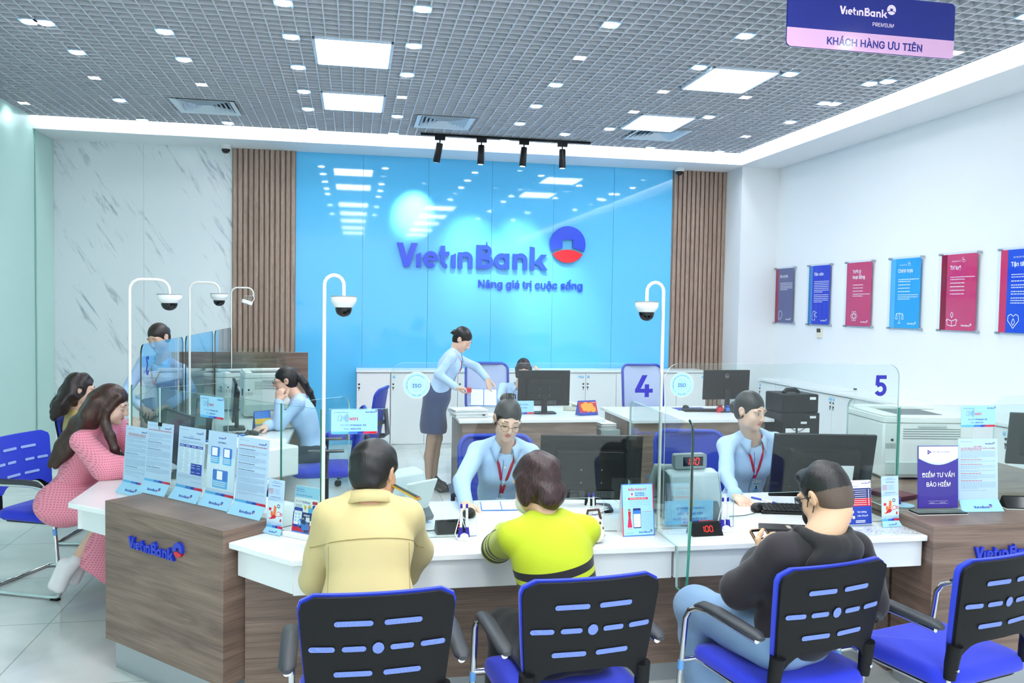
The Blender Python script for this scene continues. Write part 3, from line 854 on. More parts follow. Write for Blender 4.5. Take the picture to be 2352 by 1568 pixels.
# ------------------------------------------------------------ low cabinets along the walls
LOCK = pm('black lock', '#15171a', .3)
def cabinet(loc, rz, widths, nums, cards, lab, group, H=.935, D=.40):
    """doors face local -y; origin at the front lower left corner"""
    t = thing('storage_cabinet', lab, 'cabinet', loc, rz, group)
    Wd = sum(widths)
    MB().box(.001, Wd-.001, .018, D, .0, H).build('body', WHITE, t)
    MB().box(.001, Wd-.001, .010, .017, 0, .06).build('plinth', pm('pale plinth', '#dfe5e6', .4), t)
    x = 0
    for i, w in enumerate(widths):
        d = MB(); d.box(x+.003, x+w-.003, 0, .017, .065, H-.012); do = d.build('door', WHITE, t, bevel=.001)
        s = 1 if i % 2 == 0 else -1
        lx = x+.028 if s > 0 else x+w-.028
        k = MB()
        for dz in (0, -.042): k.cyl((lx, -.003, .79+dz), (lx, .0, .79+dz), .011, n=12); k.box(lx-.012, lx+.012, -.004, 0, .795+dz, .801+dz)
        k.box(lx-.003, lx+.003, -.006, -.003, .715, .745)
        k.build('lock', LOCK, do)
        if nums[i]:
            c = MB(); cx = x+.03 if s > 0 else x+w-.05
            wd = .035 if len(nums[i]) < 3 else .07
            c.rect(cx-.012, cx-.012+wd, H-.073, H-.038, -.0012, 0); c.text(nums[i], cx-.012+wd/2, H-.064, .024, -.0016, 1, .008, 'c')
            c.build('number_label', [SKYBLUE, NAVY], do, smooth=False)
        if cards and cards[i]:
            c = MB(); c.rect(x+w-.1, x+w-.02, .868, .895, -.0012, 0); c.rect(x+w-.07, x+w-.02, .868, .872, -.0015, 1); c.text('TỦ CM', x+w-.085, .877, .014, -.0015, 1, 0)
            c.build('name_card', [SKYBLUE, NAVY], do, smooth=False)
        x += w
    return t
GRP = 'white storage cabinets along the blue wall'
c0 = .405
cabinet((.045, 10.06, 0), 0, [.40], [''], None, 'narrow white cabinet at the left end of the row along the blue wall', GRP)
nm = [['01', '02'], ['', '03'], ['04', ''], ['05', '06'], ['07', '08']]
lb = ['white cabinet with door labels 01 and 02 behind the standing woman', 'white cabinet with door label 03 behind the held booklet', 'white cabinet behind the large black monitor of the manager desk',
      'white cabinet with door labels 05 and 06, right of the manager monitor', 'white cabinet behind the round seal of window 5, below the right slats']
for k in range(5):
    cabinet((.45+k*2*c0, 10.06, 0), 0, [c0, c0], nm[k], [k == 9, k == 2], lb[k], GRP)
tp = MB(); tp.box(.04, 4.50, 10.045, YB-.055, .936, .962)
tag(tp.build('cabinet_top', WHITE, None, bevel=.002), 'long white top over the row of cabinets along the blue wall', 'cabinet top')
GR2 = 'white storage cabinets along the right wall'
ys = [9.50, 8.70, 7.90, 7.10, 6.30, 5.50]
l2 = ['white cabinet farthest back in the row along the right wall, by the corner', 'white cabinet along the right wall, beside the black printer stack', 'white cabinet along the right wall with two black locks, behind the seller at window 5',
      'white cabinet along the right wall, seen through the glass below the figure 5', 'white cabinet along the right wall, just left of the large printer', 'white cabinet along the right wall, behind the large printer']
nn = [['TỦ', '09'], ['10', 'TỦ CM'], ['11', '12'], ['13', 'TỦ CM'], ['14', '15'], ['16', '']]
for k in range(6):
    cabinet((4.95, ys[k], 0), R(-90), [.4, .4], nn[k], None, l2[k], GR2, H=.885)
tp = MB(); tp.box(4.93, XR-.002, 4.7, 9.52, .886, .912)
tag(tp.build('cabinet_top', WHITE, None, bevel=.002), 'long white top over the row of cabinets along the right wall', 'cabinet top')

# ------------------------------------------------------------ manager desks at the back
def desk(x0, x1, y0, y1, lab):
    t = thing('desk', lab, 'desk', (x0, y0, 0), 0, 'wood-fronted manager desks')
    w, d = x1-x0, y1-y0
    MB().box(0, w, 0, d, .722, .75).build('top', WHITE, t, bevel=.003)
    MB().box(.035, w-.065, .06, .08, .0, .722).build('front_panel', WOOD, t)
    for a in (.035, w-.09): MB().box(a, a+.025, .0805, d-.05, 0, .722).build('side_panel', WOODV, t)
    return t
desk(.915, 2.245, 7.16, 8.05, 'wood-fronted desk with white top where the standing woman works')
desk(2.465, 3.84, 7.05, 8.05, 'wood-fronted desk with white top under the dark-backed monitor, right of the other desk')
# wooden end panel behind the left stations
pb = MB(); pb.box(-1.75, -.466, 8.96, 9.0, 0, 1.232)
tag(pb.build('partition_board', WOOD, None, bevel=.002), 'upright walnut board standing in front of the left timber slats', 'partition')
# steel cabinets
sc_ = MB(); sc_.box(2.262, 2.45, 7.35, 7.85, 0, .62)
o = thing('steel_cabinet', 'low grey-green steel cabinet squeezed between the two manager desks', 'cabinet', (0, 0, 0)); sc_.build('body', pm('grey green steel', '#8fa09c', .45, .2), o, bevel=.003)
MB().box(2.272, 2.44, 7.342, 7.349, .32, .60).build('drawer', pm('grey green steel', '#8fa09c'), o)
o = thing('steel_cabinet', 'grey steel cabinet under the stacked black printers', 'cabinet', (3.86, 6.9, 0)); MB().box(0, .36, 0, .45, 0, .62).build('body', pm('grey steel', '#98a7a8', .45, .2), o, bevel=.003)
MB().box(.012, .348, -.008, -.001, .32, .605).build('drawer', pm('grey steel', '#98a7a8'), o)
# ============================================================ chairs, screens, machines
def fabric(name, c1, c2, sc=420, rough=.8):
    if name in _M: return _M[name]
    m = pm(name, c1, rough, sheen=.2); t = NT(m)
    ck = t.n('ShaderNodeTexChecker', i_Scale=sc); t.l(t.coord('Object'), ck.inputs['Vector'])
    ck.inputs['Color1'].default_value = lin(c1); ck.inputs['Color2'].default_value = lin(c2)
    t.l(ck.outputs[0], t.b.inputs['Base Color']); t.bump(ck.outputs['Fac'], .15, .002)
    return m
BFAB = fabric('royal blue mesh fabric', '#1c3bd8', '#1630b4', 300)
BFABD = fabric('blue seat fabric', '#1f35d6', '#192cc0', 260)
SHELL = pm('black chair shell', '#0f1013', .6, spec=.25)
SLOTM = fabric('open blue mesh', '#2746b4', '#8fa6dd', 420)

def back_surf(mb, w0, w1, z0, z1, y, th, curve, tilt, r=.05, n=18, m=16, notch=0.0, mi=None):
    """curved, tilted backrest shell; notch lifts the middle of the lower edge"""
    V = []; F = []
    for side in (0, 1):
        for j in range(m+1):
            v = j/m
            for i in range(n+1):
                u = -1+2*i/n
                lo = z0 + notch*max(0, 1-(abs(u)/.86)**6)
                z = lo+(z1-lo)*v
                w = w0+(w1-w0)*((z-z0)/(z1-z0))**.8
                # round the upper corners
                if z > z1-r:
                    k = (z-(z1-r))/r; w = w-r*(1-math.sqrt(max(0, 1-k*k)))
                x = u*w
                yy = y + curve*(x/.23)**2 - tilt*(z-z0) + (th if side else 0)
                V.append((x, yy, z))
    o = (n+1)*(m+1)
    for j in range(m):
        for i in range(n):
            a = j*(n+1)+i
            F.append((a, a+1, a+n+2, a+n+1)); F.append((o+a, o+a+n+1, o+a+n+2, o+a+1))
    for i in range(n):
        F.append((i, o+i, o+i+1, i+1)); a = m*(n+1)+i; F.append((a, a+1, o+a+1, o+a))
    for j in range(m):
        a = j*(n+1); F.append((a, a+n+1, o+a+n+1, o+a)); a += n; F.append((a, o+a, o+a+n+1, a+n+1))
    return mb.add(V, F, mi)

def visitor_chair(loc, rz, label):
    t = thing('visitor_chair', label, 'chair', loc, rz, 'blue and black visitor chairs')
    TL, CV, YB_ = .17, .028, -.245
    # seat cushion
    s = MB(); P = rrect(-.235, .235, -.225, .235, .075, 8)
    cx, cy = 0, 0
    rings = [(.93, .435), (1.0, .447), (1.0, .468), (.965, .488), (.85, .497), (.0, .499)]
    V = []; F = []
    for k, z in rings:
        for x, y in P: V.append((x*k, y*k, z-.018*max(0, (y-.12)/.11)**2*(k > .01)))
    n = len(P)
    for a in range(len(rings)-1):
        for i in range(n):
            j = (i+1) % n; F.append((a*n+i, a*n+j, (a+1)*n+j, (a+1)*n+i))
    F.append(tuple(range(n))[::-1]); s.add(V, F); s.build('seat', BFABD, t, angle=60)
    MB().prism([(x*.9, y*.9) for x, y in P], .424, .436).build('seat_pan', BLACKP, t)
    # backrest: black shell with a blue mesh pad in front of it
    b = MB(); back_surf(b, .198, .232, .55, .905, YB_, .012, CV, TL, .05, notch=.055)
    for sx in (-1, 1):
        b.tube([(sx*.197, YB_+.018, .60), (sx*.2, YB_+.028, .53), (sx*.2, YB_+.034, .475)], [.026, .024, .02], 12)
    shell = b.build('backrest', SHELL, t, angle=50)
    p = MB(); back_surf(p, .203, .237, .572, .910, YB_+.013, .016, CV, TL, .05, notch=.04)
    p.build('back_pad', BFAB, t, angle=60)
    sl = MB()
    def slot(x0, x1, z):
        k = 8
        for sx, y in ((0, -.0045),):
            pts = []
            O = rrect(x0, x1, z-.0085, z+.0085, .0083, 4)
            sl.add([(x, YB_+CV*(x/.23)**2-TL*(z_-.55)+y, z_) for x, z_ in O], [tuple(range(len(O)))[::-1]])
    for z, L in ((.825, ((-.128, -.016), (.016, .128))), (.745, ((-.2, -.125), (-.105, -.035), (.035, .105), (.125, .2))), (.665, ((-.128, -.016), (.016, .128)))):
        for a, c in L: slot(a, c, z+.0)
    O = [(.017*math.cos(2*PI*i/20), .745+.018*math.sin(2*PI*i/20)) for i in range(20)]
    sl.add([(x, YB_+CV*(x/.23)**2-TL*(z_-.55)-.0045, z_) for x, z_ in O], [tuple(range(20))[::-1]])
    sl.build('vent_slots', SLOTM, shell, smooth=False)
    # mesh seen from the front side too
    s2 = MB()
    for z, L in ((.825, ((-.128, -.016), (.016, .128))), (.745, ((-.2, -.125), (-.105, -.035), (.035, .105), (.125, .2))), (.665, ((-.128, -.016), (.016, .128)))):
        for a, c in L:
            Q = rrect(a, c, z-.008, z+.008, .0078, 4)
            s2.add([(x, YB_+.013+.0235+CV*(x/.23)**2-TL*(z_-.55), z_) for x, z_ in Q], [tuple(range(len(Q)))])
    s2.build('front_slots', pm('pale mesh light', '#9db6ec', .7), shell, smooth=False)
    for sx in (-1, 1):
        MB().cyl((sx*.2, YB_+.0, .515), (sx*.2, YB_+.008, .515), .0055, n=10).build('screw', CHROME, shell)
    # chrome tube: arm, front leg, floor runner, rear bar
    f = MB(); X = .262
    def side(sx):
        return [(sx*X, -.20, .655), (sx*X, .06, .662), (sx*X, .13, .652), (sx*X, .18, .628), (sx*X, .205, .59), (sx*X, .235, .36), (sx*X, .262, .07), (sx*X, .262, .035), (sx*X, .245, .018), (sx*X, .215, .012), (sx*X, -.20, .012), (sx*X, -.245, .012), (sx*(X-.025), -.27, .012)]
    f.tube(side(-1)+side(1)[::-1], .0115, 10); f.build('frame', CHROME, t, angle=60)
    r = MB()
    r.tube([(-.2, YB_+.034, .48), (-.2, YB_+.042, .445), (-.2, YB_+.07, .425), (-.2, .0, .423), (-.2, .215, .421), (-.258, .225, .421)], .0105, 10)
    r.tube([(.2, YB_+.034, .48), (.2, YB_+.042, .445), (.2, YB_+.07, .425), (.2, .0, .423), (.2, .215, .421), (.258, .225, .421)], .0105, 10)
    r.cyl((-.2, .1, .421), (.2, .1, .421), .009, n=8); r.build('seat_rail', CHROME, t, angle=60)
    for sx in (-1, 1):
        a = MB(); a.tube([(sx*X, -.225, .668), (sx*X, -.20, .673), (sx*X, .02, .679), (sx*X, .10, .674), (sx*X, .14, .658)], [.012, .024, .026, .023, .012], 12, flat=(.62, 1.1))
        a.build('armrest', pm('soft grey-black armrest', '#34373d', .5), t, angle=60)
        g = MB(); g.box(sx*X-.013, sx*X+.013, .205, .255, 0.0005, .012); g.build('foot', BLACKP, t)
        c = MB(); c.tube([(sx*X, .2275, .42), (sx*X, .2325, .382)], .0122, 12); c.build('sticker', pm('chair sticker', '#6aa7e6', .4), t)
    return t
chA = visitor_chair((.07, 2.70, 0), R(2), 'blue and black visitor chair occupied by the man in the tan jacket')
vc = [((.72, 2.74, 0), R(5), 'blue and black visitor chair occupied by the woman in the lime sweater'),
      ((1.54, 2.755, 0), R(12), 'blue and black visitor chair occupied by the man in black with a phone'),
      ((2.20, 2.76, 0), R(14), 'empty blue and black visitor chair at the right edge'),
      ((-1.80, 5.50, 0), R(-113), 'blue visitor chair, its front seen, under the woman in the pink dress'),
      ((-1.78, 6.56, 0), R(-98), 'blue visitor chair, mostly hidden, under the dark-haired woman behind the pink dress')]
for l, r, lab in vc: dup(chA, l, r, lab)

OFR = pm('office chair blue frame', '#1f3fb4', .45)
OMESH = fabric('office chair mesh', '#2c46b8', '#24389a', 300)
OMESHW = fabric('pale office mesh', '#b9c8ee', '#cfd9f4', 300)
def office_chair(loc, rz, label, pale=False, top=1.06):
    t = thing('office_chair', label, 'chair', loc, rz, 'blue mesh office chairs')
    z0 = top-.50
    s = MB(); P = rrect(-.24, .24, -.23, .25, .09, 8); V = []; F = []; n = len(P)
    rings = [(.92, .44), (1, .455), (1, .48), (.93, .50), (0, .505)]
    for k, z in rings:
        for x, y in P: V.append((x*k, y*k, z))
    for a in range(len(rings)-1):
        for i in range(n): j = (i+1) % n; F.append((a*n+i, a*n+j, (a+1)*n+j, (a+1)*n+i))
    F.append(tuple(range(n))[::-1]); s.add(V, F); s.build('seat', BFABD, t, angle=60)
    fr = [(x, -.25+.05*(x/.23)**2-.15*(z-z0)+.02*math.sin((z-z0)*6), z) for x, z in rrect(-.23, .23, z0, top, .07, 6)]
    b = MB(); b.tube(fr, .014, 10, closed=True); b.build('back_frame', OFR, t, angle=60)
    m = MB(); back_surf(m, .222, .222, z0+.01, top-.008, -.25, .003, .05, .15, .06); m.build('backrest', OMESHW if pale else OMESH, t, angle=60)
    l = MB(); l.tube([(-.2, -.275, z0+.17), (0, -.30, z0+.17), (.2, -.275, z0+.17)], .022, 8, flat=(1, .5)); l.build('lumbar_bar', pm('grey office plastic', '#4a505a', .5), t)
    g = MB(); g.tube([(0, -.31, z0+.3), (0, -.33, z0+.05), (0, -.29, .46), (0, -.1, .425)], [.02, .024, .024, .02], 10); g.build('spine', pm('grey office plastic', '#4a505a', .5), t)
    for sx in (-1, 1):
        a = MB(); a.tube([(sx*.23, .0, .45), (sx*.285, .0, .46), (sx*.29, -.01, .64)], .013, 8); a.tube([(sx*.285, -.13, .655), (sx*.285, .13, .655)], [.024, .024], 10, flat=(.5, 1.2)); a.build('armrest', DGREY, t)
    c = MB(); c.cyl((0, 0, .43), (0, 0, .09), .022, n=12); c.build('gas_lift', BLACKP, t)
    for i in range(5):
        an = R(90+72*i); d = Vector((math.cos(an), math.sin(an), 0))
        q = MB(); q.tube([(0, 0, .1), tuple(d*.28+Vector((0, 0, .075)))], [.024, .014], 8); lg = q.build('base_leg', DGREY, t)
        w = MB(); p0 = d*.28; w.cyl(tuple(p0+Vector((-d.y*.02, d.x*.02, .03))), tuple(p0+Vector((d.y*.02, -d.x*.02, .03))), .029, n=12); w.build('caster', BLACKP, lg)
    return t
oc = office_chair((.88, 4.86, 0), R(178), 'blue office chair behind the seated teller in glasses', top=.93)
dup(oc, (2.17, 4.96, 0), R(168), 'blue office chair behind the teller at window 5')
dup(oc, (-.20, 6.55, 0), R(92), 'dark office chair under the teller with a ponytail')
dup(oc, (.02, 8.3, 0), R(75), 'empty blue office chair turned sideways in front of the blue wall')
o2 = office_chair((1.42, 8.62, 0), R(178), 'blue-framed office chair with pale mesh behind the manager', True, 1.13)
dup(o2, (3.14, 8.45, 0), R(180), 'empty blue-framed office chair with pale mesh at the right-hand manager desk')

# ------------------------------------------------------------ monitors seen from behind
def monitor(loc, rz, label, w=.50, h=.31, zb=.09, tilt=8, brand=False, vents=True, paper=False):
    """screen faces local +y; stands on z=0"""
    t = thing('monitor', label, 'computer monitor', loc, rz, 'black computer monitors')
    T = TM((0, 0, zb)) @ Matrix.Rotation(R(tilt), 4, 'X')
    m = MB().at(T); m.box(-w/2, w/2, -.004, .016, 0, h); m.build('screen_case', BLACKS if brand else BLACKP, t, bevel=.003)
    g = MB().at(T); g.rect(-w/2+.012, w/2-.012, .015, h-.012, 0); 
    for i in range(len(g.v)): pass
    sc = MB().at(T); sc.add([(-w/2+.012, .0165, .015), (w/2-.012, .0165, .015), (w/2-.012, .0165, h-.012), (-w/2+.012, .0165, h-.012)], [(3, 2, 1, 0)]); sc.build('display', BLACKG, t, smooth=False)
    bk = MB().at(T)
    if not brand:
        P = rrect(-w*.36, w*.36, h*.16, h*.80, .02, 4); n = len(P)
        V = [(x, -.0045, z) for x, z in P]+[(x*.92, -.03, h*.48+(z-h*.48)*.9) for x, z in P]
        F = [(i, n+i, n+(i+1) % n, (i+1) % n) for i in range(n)]+[tuple(n+i for i in range(n))]
        F = [f[::-1] for f in F[:-1]]+[F[-1]]
        bk.add(V, F); k = bk.build('rear_housing', BLACKP, t, angle=30)
        if vents:
            v = MB().at(T)
            for i in range(46):
                x = -w*.29+w*.58*i/45; v.add([(x-.0016, -.0305, h*.66), (x+.0016, -.0305, h*.66), (x+.0016, -.0305, h*.745), (x-.0016, -.0305, h*.745)], [(0, 1, 2, 3)])
            v.build('vent', pm('vent black', '#050506', .6), k, smooth=False)
        s = MB().at(T)
        for x, z in ((-.05, .5), (.05, .5), (-.05, .3), (.05, .3)): s.cyl((x, -.0315, h*z), (x, -.0295, h*z), .003, n=8)
        s.build('screw', GREYP, k)
        p = MB().at(T); p.box(-w*.2, w*.24, -.012, -.0045, .012, h*.155); p.build('port_strip', DGREY, t)
        q = MB().at(T)
        for i in range(14): q.rect(-w*.02+.014*(i % 7), -.011+.014*(i % 7)+.0, .02+.018*(i//7), .03+.018*(i//7), -.0125)
        q.build('port', GREYP, t, smooth=False)
    else:
        d = MB().at(T); d.ring(0, h*.80, .019, .0215, -.0045, 0); d.text('DELL', 0, h*.80-.006, .016, -.0045, 0, .03, 'c'); d.build('badge', pm('silver print', '#c9ced2', .3, .6), t, smooth=False)
    if paper:
        a = MB().at(T); a.rect(-.03, .15, h*.30, h*.55, -.0318, 0); a.text('WIFI 5G', .03, h*.48, .008, -.0322, 1); a.build('note', [PAPER, INK], t, smooth=False)
    st = MB(); st.tube([(0, -.028, .012), (0, -.03, zb+.06), (0, -.02, zb+h*.35)], [.03, .026, .024], 10, flat=(.55, 1)); st.build('stand', BLACKP, t)
    b = MB(); b.prism(rrect(-.11, .11, -.09, .07, .03, 6), 0, .012); b.build('base', BLACKP, t, bevel=.003)
    return t
monitor((1.155, 3.92, ZT), R(-9), 'large black monitor back at window 4, beside the woman in lime', .50, .33, .045, 9)
monitor((2.385, 3.90, ZT), R(-11), 'large black monitor back at window 5 with a white note on it', .52, .345, .03, 13, paper=True)
monitor((1.77, 7.60, .75), R(0), 'black monitor back on the manager desk in front of the seated woman', .50, .335, .07, 2)
monitor((3.62, 7.62, .75), R(4), 'slim black monitor with a round maker badge on the right manager desk', .50, .29, .12, 3, brand=True)
monitor((-.95, 5.55, ZT), R(108), 'dark monitor behind the second document stand, seen nearly edge-on', .46, .30, .06, 4)
monitor((-.98, 4.98, ZT), R(118), 'dark monitor at the pole beside the woman in pink', .46, .30, .06, 4)
monitor((-.92, 6.75, ZT), R(100), 'dark monitor left of the white printer at the ponytailed teller', .46, .30, .08, 4)
monitor((3.86, 3.98, ZP-.002), R(-24), 'dark monitor cut by the right edge beside the large white printer', .46, .30, .10, 10)

# ------------------------------------------------------------ printers
PRW = pm('printer white', '#eef1ef', .35)
PRG = pm('printer grey', '#c9d2d0', .4)
def laser_printer(loc, rz, label, w, d, h):
    """operating face toward local -y"""
    t = thing('printer', label, 'printer', loc, rz)
    b = MB(); b.prism([(-w/2, .0), (w/2, .0), (w/2, d), (-w/2, d)], .012, h*.86); b.build('body', PRW, t, bevel=.012)
    tp = MB(); tp.prism(rrect(-w/2-.004, w/2+.004, -.006, d+.004, .03, 5), h*.86, h*.94); tp.build('lid', PRW, t, bevel=.008)
    o = MB(); o.box(-w*.30, w*.28, d*.25, d*.8, h*.941, h*.945); tr = o.build('output_tray', pm('tray dark grey', '#5f686c', .5), t)
    r = MB(); r.box(-w/2+.01, w*.5-.01, d*.82, d*.97, h*.94, h); r.box(-w/2+.01, -w*.32, .02, d*.82, h*.94, h*.975); r.build('rear_rim', PRW, t, bevel=.008)
    l = MB(); 
    for i in range(5): l.box(-w*.28, w*.36, -.003, 0, h*(.62+.035*i), h*(.628+.035*i))
    l.build('vent', pm('vent grey', '#6d7773', .6), t, smooth=False)
    p = MB(); p.box(-w*.12, w*.2, -.008, .0, h*.79, h*.83); p.build('handle', PRG, t, bevel=.003)
    c = MB(); c.box(-w/2+.015, w/2-.015, -.012, -.001, .03, h*.28); c.build('paper_tray', PRG, t, bevel=.006)
    s = MB()
    for i in range(9): s.box(-w/2-.002, -w/2, d*(.2+.035*i), d*(.212+.035*i), h*.45, h*.60)
    for i in range(8): s.box(-w*.47+.008*i, -w*.465+.008*i, -.002, 0, h*.47, h*.55)
    s.build('side_vent', pm('vent grey', '#6d7773', .6), t, smooth=False)
    k = MB(); k.cyl((-w*.40, -.003, h*.6), (-w*.40, 0, h*.6), .008, n=12); k.build('button', BLACKP, t)
    return t
lp = laser_printer((3.20, 4.14, ZP-.002), R(-8), 'large white laser printer behind the violet sign at the right', .52, .46, .38)
m = MB(); m.at(TM((-.262, .19, .14), R(-90))); m.disc(0, 0, .075, 0, 0, 40)
m.text('VIETINBANK ĐỐNG ĐA', 0, 0, .013, -.0006, 1, .01, curve=(0, 0, .058, 190, 1)); m.text('THÂN THIỆN', 0, .024, .012, -.0006, 1, .01, 'c')
m.disc(.0, -.015, .03, -.0006, 2, 24); m.disc(-.011, -.008, .0045, -.001, 1, 10); m.disc(.011, -.008, .0045, -.001, 1, 10); m.ring(0, -.013, .014, .017, -.001, 1, 200, 340, 12); m.disc(.035, -.012, .012, -.0006, 2, 12)
put_logo(m, -.028, -.06, .009, -.0006, 1, 3)
m.build('sticker', [SKYBLUE, NAVY, YEL, RED], lp, smooth=False)
laser_printer((-.72, 7.42, ZT), R(12), 'white printer in front of the ponytailed teller', .40, .38, .40)
laser_printer((-.98, 7.92, ZT), R(20), 'white printer far back at the left station, behind blue-reflecting glass', .36, .34, .36)
laser_printer((-.64, 5.02, ZT-.758+.0), R(45), 'white office machine on the floor behind the corner counter', .40, .40, .72) if False else None
bw = thing('file_box', 'white box with a slotted side standing behind the glass by the man in tan', 'office machine', (-.50, 4.93, ZT), R(40))
MB().box(-.14, .14, -.14, .14, .0, .17).build('body', PRW, bw, bevel=.01)
v = MB()
for i in range(5): v.box(.1401, .142, -.05+.022*i, -.04+.022*i, .03, .07)
v.build('vent', pm('vent grey', '#6d7773'), bw, smooth=False)
# flat passbook printer beside it
fp = thing('passbook_printer', 'low white passbook printer under the wifi card of the corner screen', 'printer', (-.72, 5.28, ZT), R(50))
b = MB(); b.prism([(-.14, .0), (.16, .0), (.16, .07), (.05, .15), (-.08, .15), (-.14, .11)], -.19, .19, 'x'); b.build('body', PRW, fp, bevel=.008)
b = MB(); b.box(-.15, .15, -.146, -.141, .045, .075); b.build('slot', DGREY, fp)
b = MB(); b.at(TM((0, .1, .118), 0, R(-40))).box(-.15, .15, -.06, .06, 0, .008); b.build('paper_support', pm('printer blue', '#4f86d8', .4), fp)
b = MB(); b.box(-.09, .09, -.1415, -.1405, .09, .115); b.build('name_plate', PRG, fp)

# black printer stack
bp = thing('printer', 'stack-topping black inkjet printer beside the teller at window 5', 'printer', (3.85, 6.93, .8205))
b = MB(); b.box(0, .36, 0, .33, 0, .17); b.build('body', BLACKP, bp, bevel=.012)
b = MB(); b.tube([(.06, .1, .172), (.1, .12, .20), (.2, .14, .2), (.24, .15, .172)], .02, 10); b.build('cable_bundle', BLACKP, bp)
b = MB(); b.box(.27, .33, -.001, 0, .12, .145); b.build('label', PAPER, bp)
bp = thing('printer', 'lower black printer of the stack on the grey steel cabinet', 'printer', (3.85, 6.92, .6205))
b = MB(); b.box(0, .37, 0, .36, 0, .199); b.build('body', BLACKP, bp, bevel=.01)
b = MB()
for a, c, e, f in ((.27, .33, .15, .172), (.18, .24, .10, .12), (.03, .13, .02, .06), (.15, .27, .02, .06)): b.box(a, c, -.001, 0, e, f)
b.build('label', PAPER, bp, smooth=False)
b = MB(); b.tube([(.06, -.004, .09), (.1, -.012, .05), (.16, -.012, .03), (.22, -.004, .06)], .003, 6); b.build('cable', BLACKP, bp)
bp = thing('printer', 'black printer behind the white one at the left station', 'printer', (-1.12, 8.42, ZT), R(0))
MB().box(0, .46, 0, .36, 0, .28).build('body', DGREY, bp, bevel=.015); MB().box(.02, .44, .02, .3, .281, .33).build('scanner_lid', BLACKP, bp, bevel=.01)

# keyboards and mice
def keyboard(loc, rz, label):
    t = thing('keyboard', label, 'keyboard', loc, rz)
    MB().prism([(0, 0), (.14, 0), (.14, .022), (0, .012)], -.2, .2, 'x').build('body', BLACKP, t, bevel=.003)
    k = MB()
    for r in range(5):
        for c in range(17):
            x = -.188+c*.0225; y = .014+r*.0245; z = .0125+.01*y/.14
            k.box(x, x+.0195, y, y+.021, z, z+.007)
    k.build('keys', pm('keycap black', '#222427', .5), t, bevel=.0015, seg=1)
    return t
def mouse(loc, rz, label):
    t = thing('mouse', label, 'computer mouse', loc, rz)
    m = MB(); m.ell((0, 0, .012), (.031, .056, .026), 18, 12)
    m.v = [(x, y, max(z, 0.0005)) for x, y, z in m.v]
    m.build('body', BLACKP, t, angle=60)
    MB().cyl((-.004, .03, .034), (.004, .03, .034), .008, n=12).build('wheel', DGREY, t)
    MB().tube([(0, .05, .01), (.01, .09, .006), (.05, .14, .004), (.12, .19, .004)], .0018, 6).build('cable', BLACKP, t)
    return t
keyboard((2.16, 3.66, ZT), R(-14), 'black keyboard under the monitor of window 5, beside the teller\'s mouse')
mouse((1.975, 3.775, ZT), R(150), 'black mouse under the hand of the teller at window 5')
mouse((.545, 3.85, ZT), R(170), 'black mouse under the hand of the teller in glasses')
mouse((-.74, 6.42, ZT), R(80), 'black mouse under the hand of the teller with a ponytail')
keyboard((-.70, 6.22, ZT), R(95), 'dark keyboard on the left station in front of the ponytailed teller')
keyboard((3.40, 7.72, .75), R(175), 'black keyboard on the right manager desk')
mouse((3.30, 7.85, .75), R(170), 'black mouse on a blue mat on the right manager desk')
tag(MB().box(3.18, 3.5, 7.72, 7.93, .7505, .7525).build('mouse_mat', NAVY), 'thin blue mat under the mouse on the right manager desk', 'mouse mat')
# ============================================================ signs, documents, small things
DOCM = [SKYBLUE, NAVY, RED, GREYINK, PWHITE, MIDBLUE, ORANGE, DNAVY, YEL, pm('pale print', '#d4ecfa', .4), INK, PURPLE, PINKR, pm('print sky', '#62bdf2', .35)]
CARD = pm('stand card', '#cbe3fb', .4)
def words(m, x0, x1, z, h, y, mi, rng, fill=1.0):
    """a line of small print: word-sized dashes"""
    x = x0; end = x0+(x1-x0)*fill
    while x < end:
        w = rng.uniform(.006, .016)*(x1-x0)/.17
        m.rect(x, min(x+w, end), z, z+h, y, mi); x += w+.0028*(x1-x0)/.17
def para(m, x0, x1, z, n, y, mi, rng, sp=.0058, h=.0018):
    for i in range(n): words(m, x0, x1, z-i*sp, h, y, mi, rng, 1.0 if i < n-1 else rng.uniform(.3, .8))
def bottom_band(m, w, z, h, y, k=1.0):
    """brand stripe: pale blue, blue, navy, red facets"""
    a = -w/2
    for x0, x1, mi in ((0, .35, 13), (.35, .55, 5), (.55, .68, 1), (.68, .8, 12), (.8, 1, 2)):
        m.add([(a+w*x0, y, z), (a+w*x1, y, z), (a+w*min(1, x1+.04*(x1 < 1)), y, z+h), (a+w*(x0+.04*(x0 > 0)), y, z+h)], [(0, 1, 2, 3)], mi)
